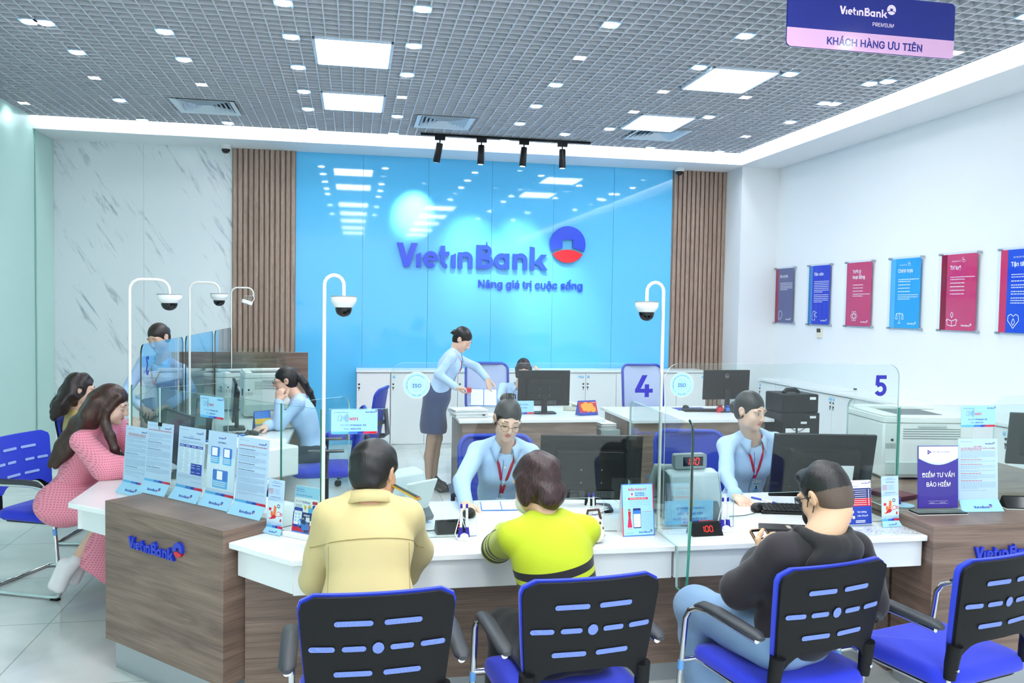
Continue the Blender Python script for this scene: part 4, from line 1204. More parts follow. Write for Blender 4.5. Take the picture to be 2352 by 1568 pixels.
def doc_stand(loc, rz, label, design, w=.21, h=.297, group='clear upright document stands', clip=False):
    """tilted-foot acrylic stand; local face toward -y, origin at the front foot"""
    t = thing('document_stand', label, 'sign', loc, rz, group)
    f = w/.21
    fh, fd = .052*f, .040*f
    yb = fd
    T = TM((0, yb, fh*.9)) @ Matrix.Rotation(R(-4), 4, 'X')
    MB().at(T).box(-w/2, w/2, -.0015, .0015, 0, h).build('holder', ACRYL, t, smooth=False)
    c = MB().at(T); c.box(-w/2+.002, w/2-.002, -.0008, .0008, .001, h-.001); cardo = c.build('card', [CARD if design != 'violet' else PURPLE], t, smooth=False)
    p = MB().at(T); design_card(p, design, w, h, -.0018); p.build('print', DOCM, cardo, smooth=False)
    # front foot with the word mark
    a = MB(); a.add([(-w/2-.004, 0, .001), (w/2+.004, 0, .001), (w/2-.004, yb-.003, fh), (-w/2+.004, yb-.003, fh)], [(0, 1, 2, 3)])
    a.add([(-w/2-.004, .0015, .0005), (w/2+.004, .0015, .0005), (w/2-.004, yb-.001, fh), (-w/2+.004, yb-.001, fh)], [(3, 2, 1, 0)])
    fo = a.build('foot', SKYBLUE, t, smooth=False)
    an = math.atan2(fh, yb-.003)
    L = MB().at(TM((0, 0, 0)) @ Matrix.Rotation(-(PI/2-an), 4, 'X'))
    put_logo(L, -.040*f, .018*f, .0125*f, -.0012, 1, 2); L.build('word_mark', DOCM, fo, smooth=False)
    b = MB(); b.box(-w/2, w/2, 0, yb+.06*f, 0, .0022); b.add([(-w/2, yb, fh), (w/2, yb, fh), (w/2, yb+.06*f, .002), (-w/2, yb+.06*f, .002)], [(0, 1, 2, 3)]); b.build('back_foot', ACRYL, t, smooth=False)
    if clip:
        k = MB().at(T); k.box(-.012, .012, -.006, .006, h-.016, h+.002); k.tube([(-.006, -.007, h-.014), (0, -.007, h-.035), (.006, -.007, h-.014)], .0008, 5); k.build('binder_clip', BLACKP, t)
    return t
def design_card(p, d, w, h, y):
    rng = random.Random(d); m = w*.07; x0, x1 = -w/2+m, w/2-m; y2 = y-.0002
    if d in ('rules1', 'rules2', 'rules3', 'rules4'):
        p.text('Ngân hàng TMCP Công Thương Việt Nam', x0, h*.945, w*.022, y, 10)
        put_logo(p, x1-w*.25, h*.905, w*.030, y, 1, 2)
        T = {'rules1': ['QUY ĐỊNH TIỀN GỬI CÓ KỲ HẠN DÀNH CHO', 'KHÁCH HÀNG CÁ NHÂN TẠI VIETINBANK'], 'rules2': ['QUY ĐỊNH TIỀN GỬI CÓ KỲ HẠN TẠI VIETINBANK'],
             'rules3': ['QUY ĐỊNH TIỀN GỬI TIẾT KIỆM TT/TC TẠI VIETINBANK'], 'rules4': ['QUY TRÌNH', 'THU, ĐỔI TIỀN KHÔNG ĐỦ TIÊU CHUẨN LƯU THÔNG']}[d]
        for i, s in enumerate(T):
            ww = text_mesh(s, .012)[2]; sz = min(w*.05, w*.86/ww); p.text(s, 0, h*(.86-.028*i), sz, y, 2, .012, 'c')
        z = h*.81
        while z > h*.13:
            n = rng.choice((2, 3, 4, 6))
            if rng.random() < .45: words(p, x0, x1, z, .0024, y, 2 if d == 'rules4' else 10, rng, .6); z -= .0072
            n = min(n, int((z-h*.12)/.0058))
            if n < 1: break
            para(p, x0, x1, z, n, y, 3, rng); z -= n*.0058+.004
        if d != 'rules4': bottom_band(p, w-.004, .003, h*.042, y)
    elif d == 'table':
        p.text('Ngân hàng TMCP Công Thương Việt Nam', x0, h*.945, w*.022, y, 10); put_logo(p, x1-w*.25, h*.905, w*.030, y, 1, 2)
        p.text('THÔNG BÁO', 0, h*.85, w*.034, y, 1, .01, 'c'); p.text('CAM KẾT CHẤT LƯỢNG DỊCH VỤ THANH TOÁN', 0, h*.815, w*.040, y, 1, .02, 'c')
        para(p, x0, x1, h*.77, 3, y, 3, rng)
        p.rect(x0, x1, h*.675, h*.715, y, 1); p.rect(x0, x1, h*.26, h*.674, y, 9)
        for i in range(1, 4): p.rect(x0+(x1-x0)*i/4-.0004, x0+(x1-x0)*i/4+.0004, h*.26, h*.675, y2, 3)
        for j in range(24):
            for i in range(4): words(p, x0+(x1-x0)*i/4+.002, x0+(x1-x0)*(i+1)/4-.002, h*(.66-.0165*j), .0016, y2, 3, rng, rng.uniform(.5, 1))
        for i in range(4): words(p, x0+(x1-x0)*i/4+.006, x0+(x1-x0)*(i+1)/4-.004, h*.69, .003, y2, 4, rng, .9)
        p.rect(w*.03, x1, h*.255, h*.43, y-.0003, 1)
        for z in (.40, .36, .29): 
            for a in (.05, .25): words(p, w*a, w*(a+.14), h*z, .0018, y-.0005, 4, rng, .9)
        p.rect(w*.03, x1, h*.34, h*.343, y-.0005, 5); p.rect(w*.23, w*.233, h*.255, h*.43, y-.0005, 5)
        para(p, x0, x1, h*.22, 3, y, 3, rng); words(p, w*.05, x1, h*.13, .0018, y, 3, rng); bottom_band(p, w-.004, .003, h*.05, y)
    elif d == 'cards':
        p.rect(-w/2+.003, w/2-.003, h*.1, h*.62, y+.0001, 9)
        put_logo(p, -w*.12, h*.89, w*.032, y, 1, 2); p.text('• QUY ĐỊNH •', 0, h*.82, w*.068, y, 1, .012, 'c')
        for cx, cz, cw, chh in ((-w*.21, h*.62, .3, .27), (w*.21, h*.62, .3, .27), (0, h*.26, .52, .29)):
            a, b = cx-w*cw/2, cx+w*cw/2
            p.poly(rrect(a, b, cz-h*chh*.45, cz+h*chh*.52, .006), y, 13); p.poly(rrect(a, b, cz-h*chh*.05, cz+h*chh*.52, .006), y2, 5)
            p.rect(cx-w*.115, cx+w*.075, cz+h*chh*.0, cz+h*chh*.46, y-.0004, 4)
            for i in range(3): words(p, a+.006, b-.006, cz-h*chh*(.14+.1*i), .003, y-.0004, 4, rng, .9)
        bottom_band(p, w-.004, .003, h*.045, y)
    elif d == 'guide':
        p.text('HƯỚNG DẪN XỬ LÝ', 0, h*.945, w*.055, y, 1, .012, 'c'); p.text('KHI CÓ DẤU HIỆU NGHI NGỜ LỪA ĐẢO', 0, h*.915, w*.046, y, 1, .01, 'c')
        words(p, -w*.25, w*.25, h*.86, .002, y, 1, rng)
        for i in range(4): words(p, x0, x0+w*.3, h*(.79-.03*i), .002, y, 2, rng, .9); words(p, x0+w*.34, x1, h*(.79-.03*i), .0018, y, 3, rng, .6)
        words(p, -w*.3, w*.3, h*.63, .002, y, 1, rng); para(p, x0, x1, h*.595, 2, y, 3, rng)
        p.rect(-w/2+.002, w/2-.002, h*.13, h*.55, y+.0001, 9)
        p.poly([(-w*.12, h*.24), (w*.04, h*.2), (w*.08, h*.44), (-w*.06, h*.47)], y, 6); p.poly([(-w*.3, h*.17), (.0, h*.2), (w*.12, h*.25), (-w*.12, h*.28)], y2, 2)
        p.poly(rrect(-w*.38, -w*.22, h*.35, h*.41, .004), y2, 2); p.poly(rrect(-w*.25, -w*.12, h*.24, h*.34, .004), y-.0003, 6)
        p.disc(w*.22, h*.30, w*.11, y2, 2); p.disc(w*.22, h*.30, w*.085, y-.0004, 4); p.text('!', w*.22, h*.275, w*.14, y-.0006, 2, .02, 'c')
        p.ring(w*.2, h*.46, w*.05, w*.085, y2, 10); p.ring(w*.38, h*.30, w*.04, w*.07, y2, 2); p.poly([(w*.3, h*.15), (w*.4, h*.15), (w*.4, h*.21), (w*.33, h*.21)], y2, 2); p.ring(-w*.32, h*.19, w*.025, w*.045, y2, 6)
        p.text('24/7', -w*.36, h*.075, w*.06, y, 1, .01); put_logo(p, w*.13, h*.07, w*.034, y, 1, 2); bottom_band(p, w-.003, .002, h*.05, y)
    elif d == 'violet':
        A = [(-w/2+.003, h*.80)] + [(-w/2+.003+(w-.006)*i/16, h*(.81-.075*math.sin(PI*i/16))) for i in range(17)]
        p.poly([(-w/2+.003, h-.003)]+[(-w/2+.003+(w-.006)*i/16, h*(.80-.105*math.sin(PI*i/16))) for i in range(17)]+[(w/2-.003, h-.003)], y, 9)
        p.poly([(-w/2+.003, h-.003)]+[(-w/2+.003+(w-.006)*i/16, h*(.81-.085*math.sin(PI*i/16))) for i in range(17)]+[(w/2-.003, h-.003)], y2, 4)
        p.poly([(-w*.27, h*.86), (-w*.17, h*.90), (-w*.27, h*.94)], y-.0004, 11); p.text('VBI', -w*.265, h*.893, w*.04, y-.0006, 4, .01); p.text('BẢO HIỂM VIETINBANK', -w*.14, h*.893, w*.052, y-.0004, 11, .01)
        for s, z in (('ĐIỂM TƯ VẤN', .50), ('BẢO HIỂM', .35)):
            ww = text_mesh(s, .012)[2]; sz = h*.13; tw = {'ĐIỂM TƯ VẤN': .80, 'BẢO HIỂM': .60}[s]*w; p.text(s, 0, h*z, sz, y-.0003, 4, .012, 'c', sx=tw/(ww*sz))
        p.poly([(-w/2+.003, h*.22)]+[(-w/2+.003+(w-.006)*i/16, h*(.21-.03*math.sin(PI*i/16))) for i in range(17)]+[(w/2-.003, .003), (-w/2+.003, .003)], y+.0001, 11)
        p.text('myvbi.vn', -w*.2, h*.085, w*.036, y, 4, 0, 'l'); p.text('1900 1566', w*.04, h*.085, w*.036, y, 4, 0, 'l')
        for a, b in (((-w*.24), h*.115), ((-w*.24), h*.075)): p.rect(a, w*.24, b, b+.0008, y, 4)

a0 = R(-45)
def onped(x, y, z=ZP): return (x, y, z+.001)
doc_stand(onped(-1.126, 4.480, ZT), a0, 'clear document stand farthest left, beside the pink sleeve, with a two-line red heading', 'rules1')
doc_stand(onped(-.9676, 4.2635), R(-43), 'clear document stand second from the pink sleeve, with a black binder clip on top', 'rules2', clip=True)
doc_stand(onped(-.790, 4.0975), a0, 'clear document stand with a blue table heading and a dark blue box', 'table')
doc_stand(onped(-.6285, 3.939), a0, 'clear document stand with three blue cards under the words QUY ĐỊNH', 'cards')
doc_stand(onped(-.4705, 3.757), R(-44), 'clear document stand nearest the corner, dense small print under one red heading', 'rules3')
doc_stand((-.3395, 3.6425, ZT+.001), R(-42), 'small narrow leaflet stand with an orange-red drawing, left of the tan jacket', 'guide', .10, .21, 'small leaflet stands')
doc_stand((2.463, 3.40, ZT+.001), R(6), 'small narrow leaflet stand with an orange-red drawing, by the right pedestal', 'guide', .10, .21, 'small leaflet stands')
doc_stand((2.960, 3.425, ZP+.001), R(-4), 'clear document stand with dense print beside the violet sign', 'rules4')
# violet counter sign on a black base
t = thing('counter_sign', 'violet sign reading ĐIỂM TƯ VẤN BẢO HIỂM on a black base', 'sign', (2.722, 3.425, ZP+.001), R(-3))
MB().box(-.125, .125, -.03, .05, 0, .010).build('base', BLACKG, t, bevel=.002); MB().box(-.126, .126, -.031, .051, 0, .003).build('base_edge', PAPER, t)
Tt = TM((0, .012, .0102)) @ Matrix.Rotation(R(-3), 4, 'X')
MB().at(Tt).box(-.112, .112, -.003, .003, 0, .315).build('holder', ACRYL, t, smooth=False)
c = MB().at(Tt); c.box(-.104, .104, -.001, .001, .012, .307); cc = c.build('card', PURPLE, t, smooth=False)
c = MB().at(Tt @ TM((0, 0, .012))); design_card(c, 'violet', .208, .295, -.0035); c.build('print', DOCM, cc, smooth=False)

# folded taxi leaflet stand
t = thing('leaflet_stand', 'white leaflet stand with a blue car on a red road, beside the tan jacket', 'sign', (-.231, 3.569, ZT+.001), R(-40))
MB().prism([(-.004, 0), (.07, 0), (.07, .003), (.004, .02), (-.004, .016)], -.072, .072, 'x').build('base', PAPER, t)
Tt = TM((0, .045, .003)) @ Matrix.Rotation(R(-8), 4, 'X')
c = MB().at(Tt); c.prism(rrect(-.07, .07, 0, .205, .008), -.001, .001, 'y'); cc = c.build('card', PAPER, t, smooth=False)
p = MB().at(Tt); w, h, y = .14, .205, -.0014
p.poly(rrect(-.068, .068, .13, .203, .007), y, 0); p.poly(rrect(-.068, .068, .06, .155, .007), y-.0002, 4)
p.disc(-.056, .187, .006, y-.0003, 4, 16); p.ring(-.056, .187, .0035, .006, y-.0004, 1); p.text('VietinBank', -.046, .188, .008, y-.0003, 1, .01); p.text('iPay Mobile', -.046, .180, .008, y-.0003, 1, .01)
p.text('DU LỊCH · GIẢI TRÍ · MUA SẮM', -.058, .163, .0083, y-.0003, 1, .015)
p.text('Mua sắm', -.06, .136, .011, y-.0004, 2); p.text('VnShop', -.024, .133, .0175, y-.0004, 1, .02); p.poly(rrect(.034, .062, .133, .146, .003), y-.0004, 2)
for i in range(2): words(p, -.058, -.02, .122-.006*i, .002, y-.0004, 10, random.Random(i), .9)
p.poly([(.012, .12), (.045, .118), (.04, .085), (.018, .08)], y-.0004, 13); p.poly([(.014, .128), (.028, .126), (.026, .112), (.018, .112)], y-.0005, 8); p.disc(.045, .122, .009, y-.0005, 1, 14); p.poly([(-.01, .125), (.004, .12), (.0, .105), (-.008, .108)], y-.0005, 8)
p.poly(rrect(-.068, .066, .045, .095, .005), y-.0006, 7); p.poly(rrect(-.064, -.016, .03, .112, .006), y-.0008, 1); p.poly(rrect(-.062, -.018, .04, .098, .004), y-.001, 4)
for i in range(3):
    for j in range(2): p.poly(rrect(-.056+.017*j, -.046+.017*j, .08-.014*i, .088-.014*i, .002), y-.0011, 0)
p.text('VNPAY', -.008, .079, .015, y-.0009, 4, .03); p.text('TAXI', .038, .079, .012, y-.0009, 0, .02)
for q in ((.008, .028, .062, .076), (.032, .046, .05, .064), (.05, .066, .038, .054)): p.poly(rrect(q[0]-.002, q[1], q[2]-.006, q[3], .003), y-.001, 4)
p.poly([(-.068, .052), (-.01, .06), (.066, .03), (.066, .006), (-.068, .006)], y-.0007, 2)
for i in range(4): p.line([(-.05+.03*i, .006), (-.03+.018*i, .05)], .0012, y-.0009, 12)
p.poly([(-.035, .05), (-.03, .064), (-.008, .07), (.012, .058), (.03, .038), (.028, .014), (.004, .01), (-.012, .024), (-.034, .034)], y-.0012, 5)
p.poly([(-.02, .052), (-.014, .064), (.002, .062), (.012, .046), (-.004, .044)], y-.0014, 10); p.poly([(-.034, .05), (-.028, .062), (-.02, .05), (-.024, .036)], y-.0013, 9)
p.poly([(.0, .02), (.026, .024), (.024, .015), (.004, .011)], y-.0014, 10); p.disc(-.02, .032, .006, y-.0014, 10, 12); p.poly([(-.014, .066), (-.002, .067), (-.004, .072), (-.012, .071)], y-.0014, 8)
p.rect(-.068, .068, .0, .012, y-.0013, 5)
p.build('print', DOCM, cc, smooth=False)
# red and blue leaflet at the right
t = thing('leaflet_stand', 'upright leaflet with navy, red and blue blocks beside the man with a phone', 'sign', (2.325, 3.42, ZT+.001), R(2))
Tt = TM((0, .03, .003)) @ Matrix.Rotation(R(-6), 4, 'X'); w, h, y = .13, .205, -.0014
MB().box(-.066, .066, 0, .07, 0, .003).build('base', ACRYL, t, smooth=False)
c = MB().at(Tt); c.prism(rrect(-.065, .065, 0, h, .004), -.001, .001, 'y'); cc = c.build('card', PAPER, t, smooth=False)
p = MB().at(Tt); p.text('ĐIỂM ĐĂNG KÝ', -.056, .193, .007, y, 2, .01); put_logo(p, .015, .188, .006, y, 1, 2); p.disc(-.052, .178, .006, y, 2, 14); p.text('VietinBank iPay', -.043, .176, .008, y, 1, .01)
p.poly(rrect(-.064, .064, .115, .168, .004), y, 7); p.poly(rrect(-.064, .064, .075, .122, .004), y-.0002, 2); p.poly(rrect(-.064, .064, .002, .085, .004), y-.0004, 1)
rg = random.Random(3)
for i in range(5): words(p, -.03+.01*(i % 2), .044, .158-.0095*i, .0024, y-.0006, 4, rg, .95); p.disc(.052, .159-.0095*i, .0035, y-.0006, 4, 10)
for i in range(3): words(p, -.03, .044, .110-.0095*i, .0024, y-.0006, 4, rg, .95); p.disc(.052, .111-.0095*i, .0035, y-.0006, 4, 10)
p.text('Tận hưởng', -.012, .055, .014, y-.0006, 4, .01); p.text('cuộc sống số', -.012, .038, .013, y-.0006, 4, .01)
for q in ((-.05, .05), (-.035, .06), (-.03, .035), (-.052, .02)): p.poly(rrect(q[0]-.007, q[0]+.006, q[1]-.007, q[1]+.006, .003), y-.0006, 4)
for i in range(2): words(p, -.02, .03, .016-.007*i, .004, y-.0006, 4, rg)
p.build('print', DOCM, cc, smooth=False)
# registration tent card
t = thing('tent_card', 'tent card reading ĐIỂM ĐĂNG KÝ right of the woman in lime', 'sign', (1.2325, 3.412, ZT+.001), R(3))
w, h = .148, .225
Tt = TM((0, 0, .0)) @ Matrix.Rotation(R(-9), 4, 'X')
c = MB().at(Tt); c.box(-w/2, w/2, -.0006, .0006, 0, h); cc = c.build('front_card', PAPER, t, smooth=False)
MB().add([(-w/2, .075, 0), (w/2, .075, 0), (w/2, .036, h*.985), (-w/2, .036, h*.985)], [(3, 2, 1, 0)]).build('back_card', PAPER, t, smooth=False)
p = MB().at(Tt); y = -.001
p.poly(rrect(-w/2, w/2, 0, h, .002), y, 0); 
for x0, x1, z0, z1, mi in ((-w/2, -w/2+.004, 0, h*.55, 2), (-w/2, -w/2+.004, h*.55, h, 5), (w/2-.004, w/2, h*.5, h, 12), (w/2-.004, w/2, 0, h*.5, 5), (-w/2, w/2, h-.004, h, 5), (-w/2, w/2, 0, .004, 5)): p.rect(x0, x1, z0, z1, y-.0002, mi)
p.text('ĐIỂM ĐĂNG KÝ', 0, h*.87, .0165, y-.0003, 2, .02, 'c'); p.poly(rrect(-.035, -.017, h*.76, h*.84, .003), y-.0003, 4); 
B_, R_ = emblem(.006)
for q, mi in ((B_, 1), (R_, 2)): p.poly([(a-.026, b+h*.80) for a, b in q], y-.0005, mi)
p.text('VietinBank', -.012, h*.805, .0125, y-.0003, 1, .02); p.text('iPay Mobile', -.012, h*.765, .0125, y-.0003, 1, .02)
p.poly(rrect(-.045, .048, h*.695, h*.735, .002), y-.0003, 2); p.text('TẬN HƯỞNG CUỘC SỐNG SỐ', 0, h*.706, .0078, y-.0005, 4, .01, 'c')
rg = random.Random(9); para(p, -.04, .055, h*.66, 4, y-.0003, 3, rg, .0075)
p.poly(rrect(-.024, .012, h*.15, h*.53, .003), y-.0003, 7); p.poly(rrect(-.022, .010, h*.17, h*.42, .002), y-.0005, 4); p.poly(rrect(-.022, .010, h*.42, h*.49, .002), y-.0005, 5)
for i in range(3):
    for j in range(3): p.disc(-.016+.010*i, h*(.22+.07*j), .0025, y-.0007, 0, 8)
p.poly([(-.052, h*.17), (-.030, h*.17), (-.036, h*.36), (-.046, h*.36)], y-.0006, 12); p.poly([(-.046, h*.36), (-.036, h*.36), (-.034, h*.47), (-.047, h*.47)], y-.0006, 2); p.disc(-.041, h*.50, .0055, y-.0007, 10, 12); p.disc(-.0405, h*.495, .004, y-.0008, 6, 12); p.line([(-.045, h*.17), (-.045, h*.12)], .002, y-.0005, 6); p.line([(-.037, h*.17), (-.037, h*.12)], .002, y-.0005, 6)
p.text('HƯỚNG DẪN ĐĂNG KÝ', .017, h*.45, .0065, y-.0003, 2, .01); para(p, .017, .066, h*.42, 14, y-.0003, 3, rg, .0055, .0016)
p.text('1900 558 868', -.06, .012, .007, y-.0003, 1); put_logo(p, .0, .012, .0082, y-.0003, 1, 2); p.build('print', DOCM, cc, smooth=False)
# notice plate standing behind the window-5 glass
t = thing('notice_plate', 'pale blue notice reading ĐỀ NGHỊ QUÝ KHÁCH behind the glass of window 5', 'sign', (1.512, 3.530, ZT+.001), R(0))
w, h = .235, .108
c = MB(); c.box(-w/2, w/2, -.001, .001, .012, .012+h); cc = c.build('card', SKYBLUE, t, smooth=False)
MB().box(-w/2, w/2, .0012, .05, 0, .003).build('foot', ACRYL, t, smooth=False); MB().box(-w/2-.001, w/2+.001, -.003, -.0012, .0, .015+h).build('holder', ACRYL, t, smooth=False)
p = MB(); y = -.0034
p.poly([(.012, h*.93), (.024, h*.93), (.018, h*1.04)], y, 8); p.text('!', .018, h*.945, .009, y-.0002, 10, .01, 'c')
for i, s in enumerate(('ĐỀ NGHỊ QUÝ KHÁCH', 'KIỂM TRA LẠI TIỀN', 'TRƯỚC KHI RA KHỎI QUẦY')): p.text(s, .005, h*(.75-.23*i), .0185, y, 1, .008, 'c')
Tb = p; bottom_band(p, w-.003, .014, .014, y); p.build('print', DOCM, cc, smooth=False)

# wifi cards on the glass
def wifi(loc, rz, label):
    t = thing('wifi_card', label, 'sign', loc, rz, 'pale blue wifi cards on the glass')
    w, h = .19, .103
    c = MB(); c.prism(rrect(-w/2, w/2, -h, 0, .006), -.0008, .0008, 'y'); cc = c.build('card', SKYBLUE, t, smooth=False)
    p = MB(); y = -.0012
    p.text('VIETINBANK ĐỐNG ĐA', -w*.45, -h*.14, .0078, y, 1); put_logo(p, w*.235, -h*.14, .0062, y, 1, 2)
    p.line([(-.056, -.025), (-.066, -.027), (-.068, -.046), (-.056, -.048), (-.054, -.026)], .001, y, 1); p.line([(-.056, -.048), (-.052, -.046), (-.05, -.028), (-.054, -.026)], .001, y, 1)
    for i in range(4): p.ring(-.052, -.036, .008+.006*i, .0098+.006*i, y, 1, -42, 42, 10)
    p.text('WIFI', -.021, -h*.44, .0215, y, 2, .02)
    p.text('Tên Wifi:', -.02, -h*.67, .0135, y, 5, 0, 'r'); p.text('Vietinbank-5G', -.018, -h*.67, .0135, y, 1, .018); p.text('Pass:', -.02, -h*.82, .0135, y, 5, 0, 'r'); p.text('vtb12698', -.018, -h*.82, .0135, y, 1, .018)
    bottom_band(p, w-.004, -h+.0005, h*.10, y); p.build('print', DOCM, cc, smooth=False); return t
wifi((.008, 3.4985, 1.312), 0, 'pale blue wifi card on the low glass pane above the man in the tan jacket')
wifi((2.972, 3.4955, 1.308), 0, 'pale blue wifi card on the glass in front of the large white printer')
nx, ny = math.sin(A45), -math.cos(A45)
wifi((-.645+nx*.007, 4.0845+ny*.007, 1.305), A45, 'pale blue wifi card on the angled corner glass above the document stands')

# posters on the right wall
def poster(yc, wd, label, body, stripe, title, icon, small=None, n=(3, 2), z0=1.60, z1=2.29):
    t = thing('poster', label, 'poster', (XR-.03, yc, 0), R(-90), 'framed value posters on the right wall')
    h = z1-z0
    MB().box(-wd/2-.03, wd/2+.03, -.003, .003, z0-.02, z1+.02).build('acrylic_sheet', ACRYL, t, smooth=False)
    c = MB(); c.box(-wd/2, wd/2, .0035, .006, z0, z1); cc = c.build('print_sheet', [body], t, smooth=False)
    p = MB(); y = .003
    X = lambda u: -wd/2+wd*u
    Z = lambda v: z0+h*v
    if stripe is not None: p.rect(X(0), X(.17), z0, z1, y, stripe)
    zt = .83
    if small: p.text(small, X(.3), Z(.90), h*.028, y-.0002, 4, .01); p.ring(X(.63), Z(.925), h*.03, h*.034, y-.0002, 4, 90, 360); p.disc(X(.63), Z(.925), h*.012, y-.0002, 4, 8); zt = .80
    for i, s in enumerate(title): p.text(s, X(.25), Z(zt-.085*i), h*.098, y-.0002, 4, .02, sx=min(1, wd*.72/(text_mesh(s, .02)[2]*h*.098)))
    rg = random.Random(title[0]); z = zt-.085*len(title)-.02
    for k, lines in enumerate(n):
        for i in range(lines): words(p, X(.27), X(.95), Z(z), h*.010, y-.0002, 4, rg, 1 if i < lines-1 else .6); z -= .03
        z -= .018
    # white outline icon at the lower left
    I = {'head': [[(0, 0), (.5, 0), (.5, .2), (.7, .25), (.7, .45), (.8, .5), (.65, .75), (.4, .9), (.1, .8), (0, .5), (0, 0)]], 'lens': [[(0, 0), (.5, 0), (.5, .9), (.2, .9), (0, .6), (0, 0)], [(.3, .5), (.9, .3)], [(.3, .55), (.85, .8)]],
         'atom': [], 'scales': [[(.5, 0), (.5, .9)], [(.1, .8), (.9, .8)], [(.1, .8), (-.05, .35), (.25, .35), (.1, .8)], [(.9, .8), (.75, .35), (1.05, .35), (.9, .8)], [(.3, 0), (.7, 0)]],
         'box': [[(0, .45), (.5, .3), (1, .45), (1, .0), (.5, -.1), (0, 0), (0, .45)], [(.5, .3), (.5, -.1)], [(0, .45), (-.12, .3)], [(1, .45), (1.12, .3)], [(.5, .55), (.35, .8), (.5, 1), (.65, .8), (.5, .55)]],
         'heart': [[(.5, -.1), (0, .45), (.05, .8), (.3, .9), (.5, .75), (.7, .9), (.95, .8), (1, .45), (.5, -.1)], [(.5, .1), (.35, .3), (.5, .6), (.65, .35), (.5, .1)]]}[icon]
    s = h*.17; ox, oz = X(.22), Z(.07)
    for q in I: p.line([(ox+a*s, oz+b*s) for a, b in q], .006, y-.0002, 4)
    if icon == 'atom':
        for a in (0, 60, 120): p.line([(ox+s*.5+s*.5*math.cos(b)*math.cos(R(a))-s*.2*math.sin(b)*math.sin(R(a)), oz+s*.5+s*.5*math.cos(b)*math.sin(R(a))+s*.2*math.sin(b)*math.cos(R(a))) for b in [2*PI*i/20 for i in range(21)]], .005, y-.0002, 4)
    put_logo(p, X(.62), Z(.055), h*.024, y-.0002, 4, 4)
    p.build('print', DOCM, cc, smooth=False)
    for sx in (-1, 1):
        for z in (z0-.005, z1+.005):
            MB().cyl((sx*(wd/2+.018), -.012, z), (sx*(wd/2+.018), .029, z), .011, n=12).build('standoff', ALU, t)
    return t
def py_(px, py): 
    return None
poster(9.72, .44, 'dark slate and red poster headed Sứ mệnh on the right wall', pm('poster slate', '#4a4a86', .3), 2, ['Sứ mệnh'], 'head', n=(5,))
poster(8.92, .45, 'blue poster headed Tầm nhìn on the right wall', pm('poster blue', '#2448d8', .3), 13, ['Tầm nhìn'], 'lens', n=(7, 5))
poster(8.14, .45, 'pink-red poster headed Triết lý hoạt động on the right wall', PINKR, None, ['Triết lý', 'hoạt động'], 'atom', n=(1, 1, 1, 2))
poster(7.37, .45, 'sky-blue poster headed Chính trực on the right wall', pm('poster sky', '#38a9e8', .3), 13, ['Chính trực'], 'scales', 'GIÁ TRỊ CỐT LÕI', n=(2, 1, 1, 1, 3))
poster(6.63, .45, 'pink-red poster headed Trí tuệ on the right wall', PINKR, 2, ['Trí tuệ'], 'box', 'GIÁ TRỊ CỐT LÕI', n=(2, 1, 1, 1, 1))
poster(5.91, .45, 'blue poster with a red stripe headed Tận tâm, nearest the camera', pm('poster blue', '#2448d8', .3), 12, ['Tận tâm'], 'heart', 'GIÁ TRỊ CỐT LÕI', n=(2, 1, 2, 2, 3))
t = thing('thermostat', 'small ivory wall thermostat below the blue Tầm nhìn poster', 'thermostat', (XR, 8.905, 1.50), R(-90))
MB().box(-.055, .055, -.022, 0, -.06, .06).build('body', IVORY, t, bevel=.004); MB().box(-.04, .04, -.024, -.0222, .005, .05).build('screen', DGREY, t)

# the big wall sign
t = thing('wall_sign', 'large blue raised bank name and emblem on the blue glass wall', 'sign', (0, YB-.014, 0))
x0, x1, zb, h = .522, 2.45, 2.222, .300
def wall_letters():
    m = MB(); k = (x1-x0)/WMW
    for i, p in enumerate(WM):
        m.prism([(x0+a*k, zb+c*h) for a, c in p], -.05-.0006*(i % 5), -.012, 'y')
    return m
wl = wall_letters().build('lettering', WALLB, t, smooth=False) if 'WALLB' in globals() else wall_letters().build('lettering', pm('raised acrylic blue', '#2a4fe0', .16), t, smooth=False)
WALLB = _M['raised acrylic blue']  # plain blue acrylic for letters, emblem and tagline
B_, R_ = emblem(.235)
ex, ez = 2.712, 2.562
e = MB(); e.prism([(ex+a, ez+b) for a, b in B_], -.05, -.012, 'y'); eo = e.build('emblem', WALLB, t)
e = MB(); e.prism([(ex+a, ez+b) for a, b in R_], -.05, -.012, 'y'); e.build('emblem_base', pm('acrylic red', '#ee2030', .2), eo)
tg = MB(); s = 'Nâng giá trị cuộc sống'; V, F, ww = text_mesh(s, .016); sz = (2.925-1.545)/ww
top = [(1.545+a*sz, -.024-l*.001, 1.985+b*sz) for a, b, l in V]; n = len(V)
tg.add(top, F)
from collections import Counter
ed = Counter(); 
for f in F:
    for a, b in zip(f, f[1:]+f[:1]): ed[(a, b)] += 1
bot = [(x, -.012, z) for x, y, z in top]; b0 = len(tg.v); tg.v += bot
for (a, b) in ed:
    if (b, a) not in ed: tg.f.append((a, b0+a, b0+b, b)); tg.m.append(0)
tg.build('tagline', WALLB, t, smooth=False)

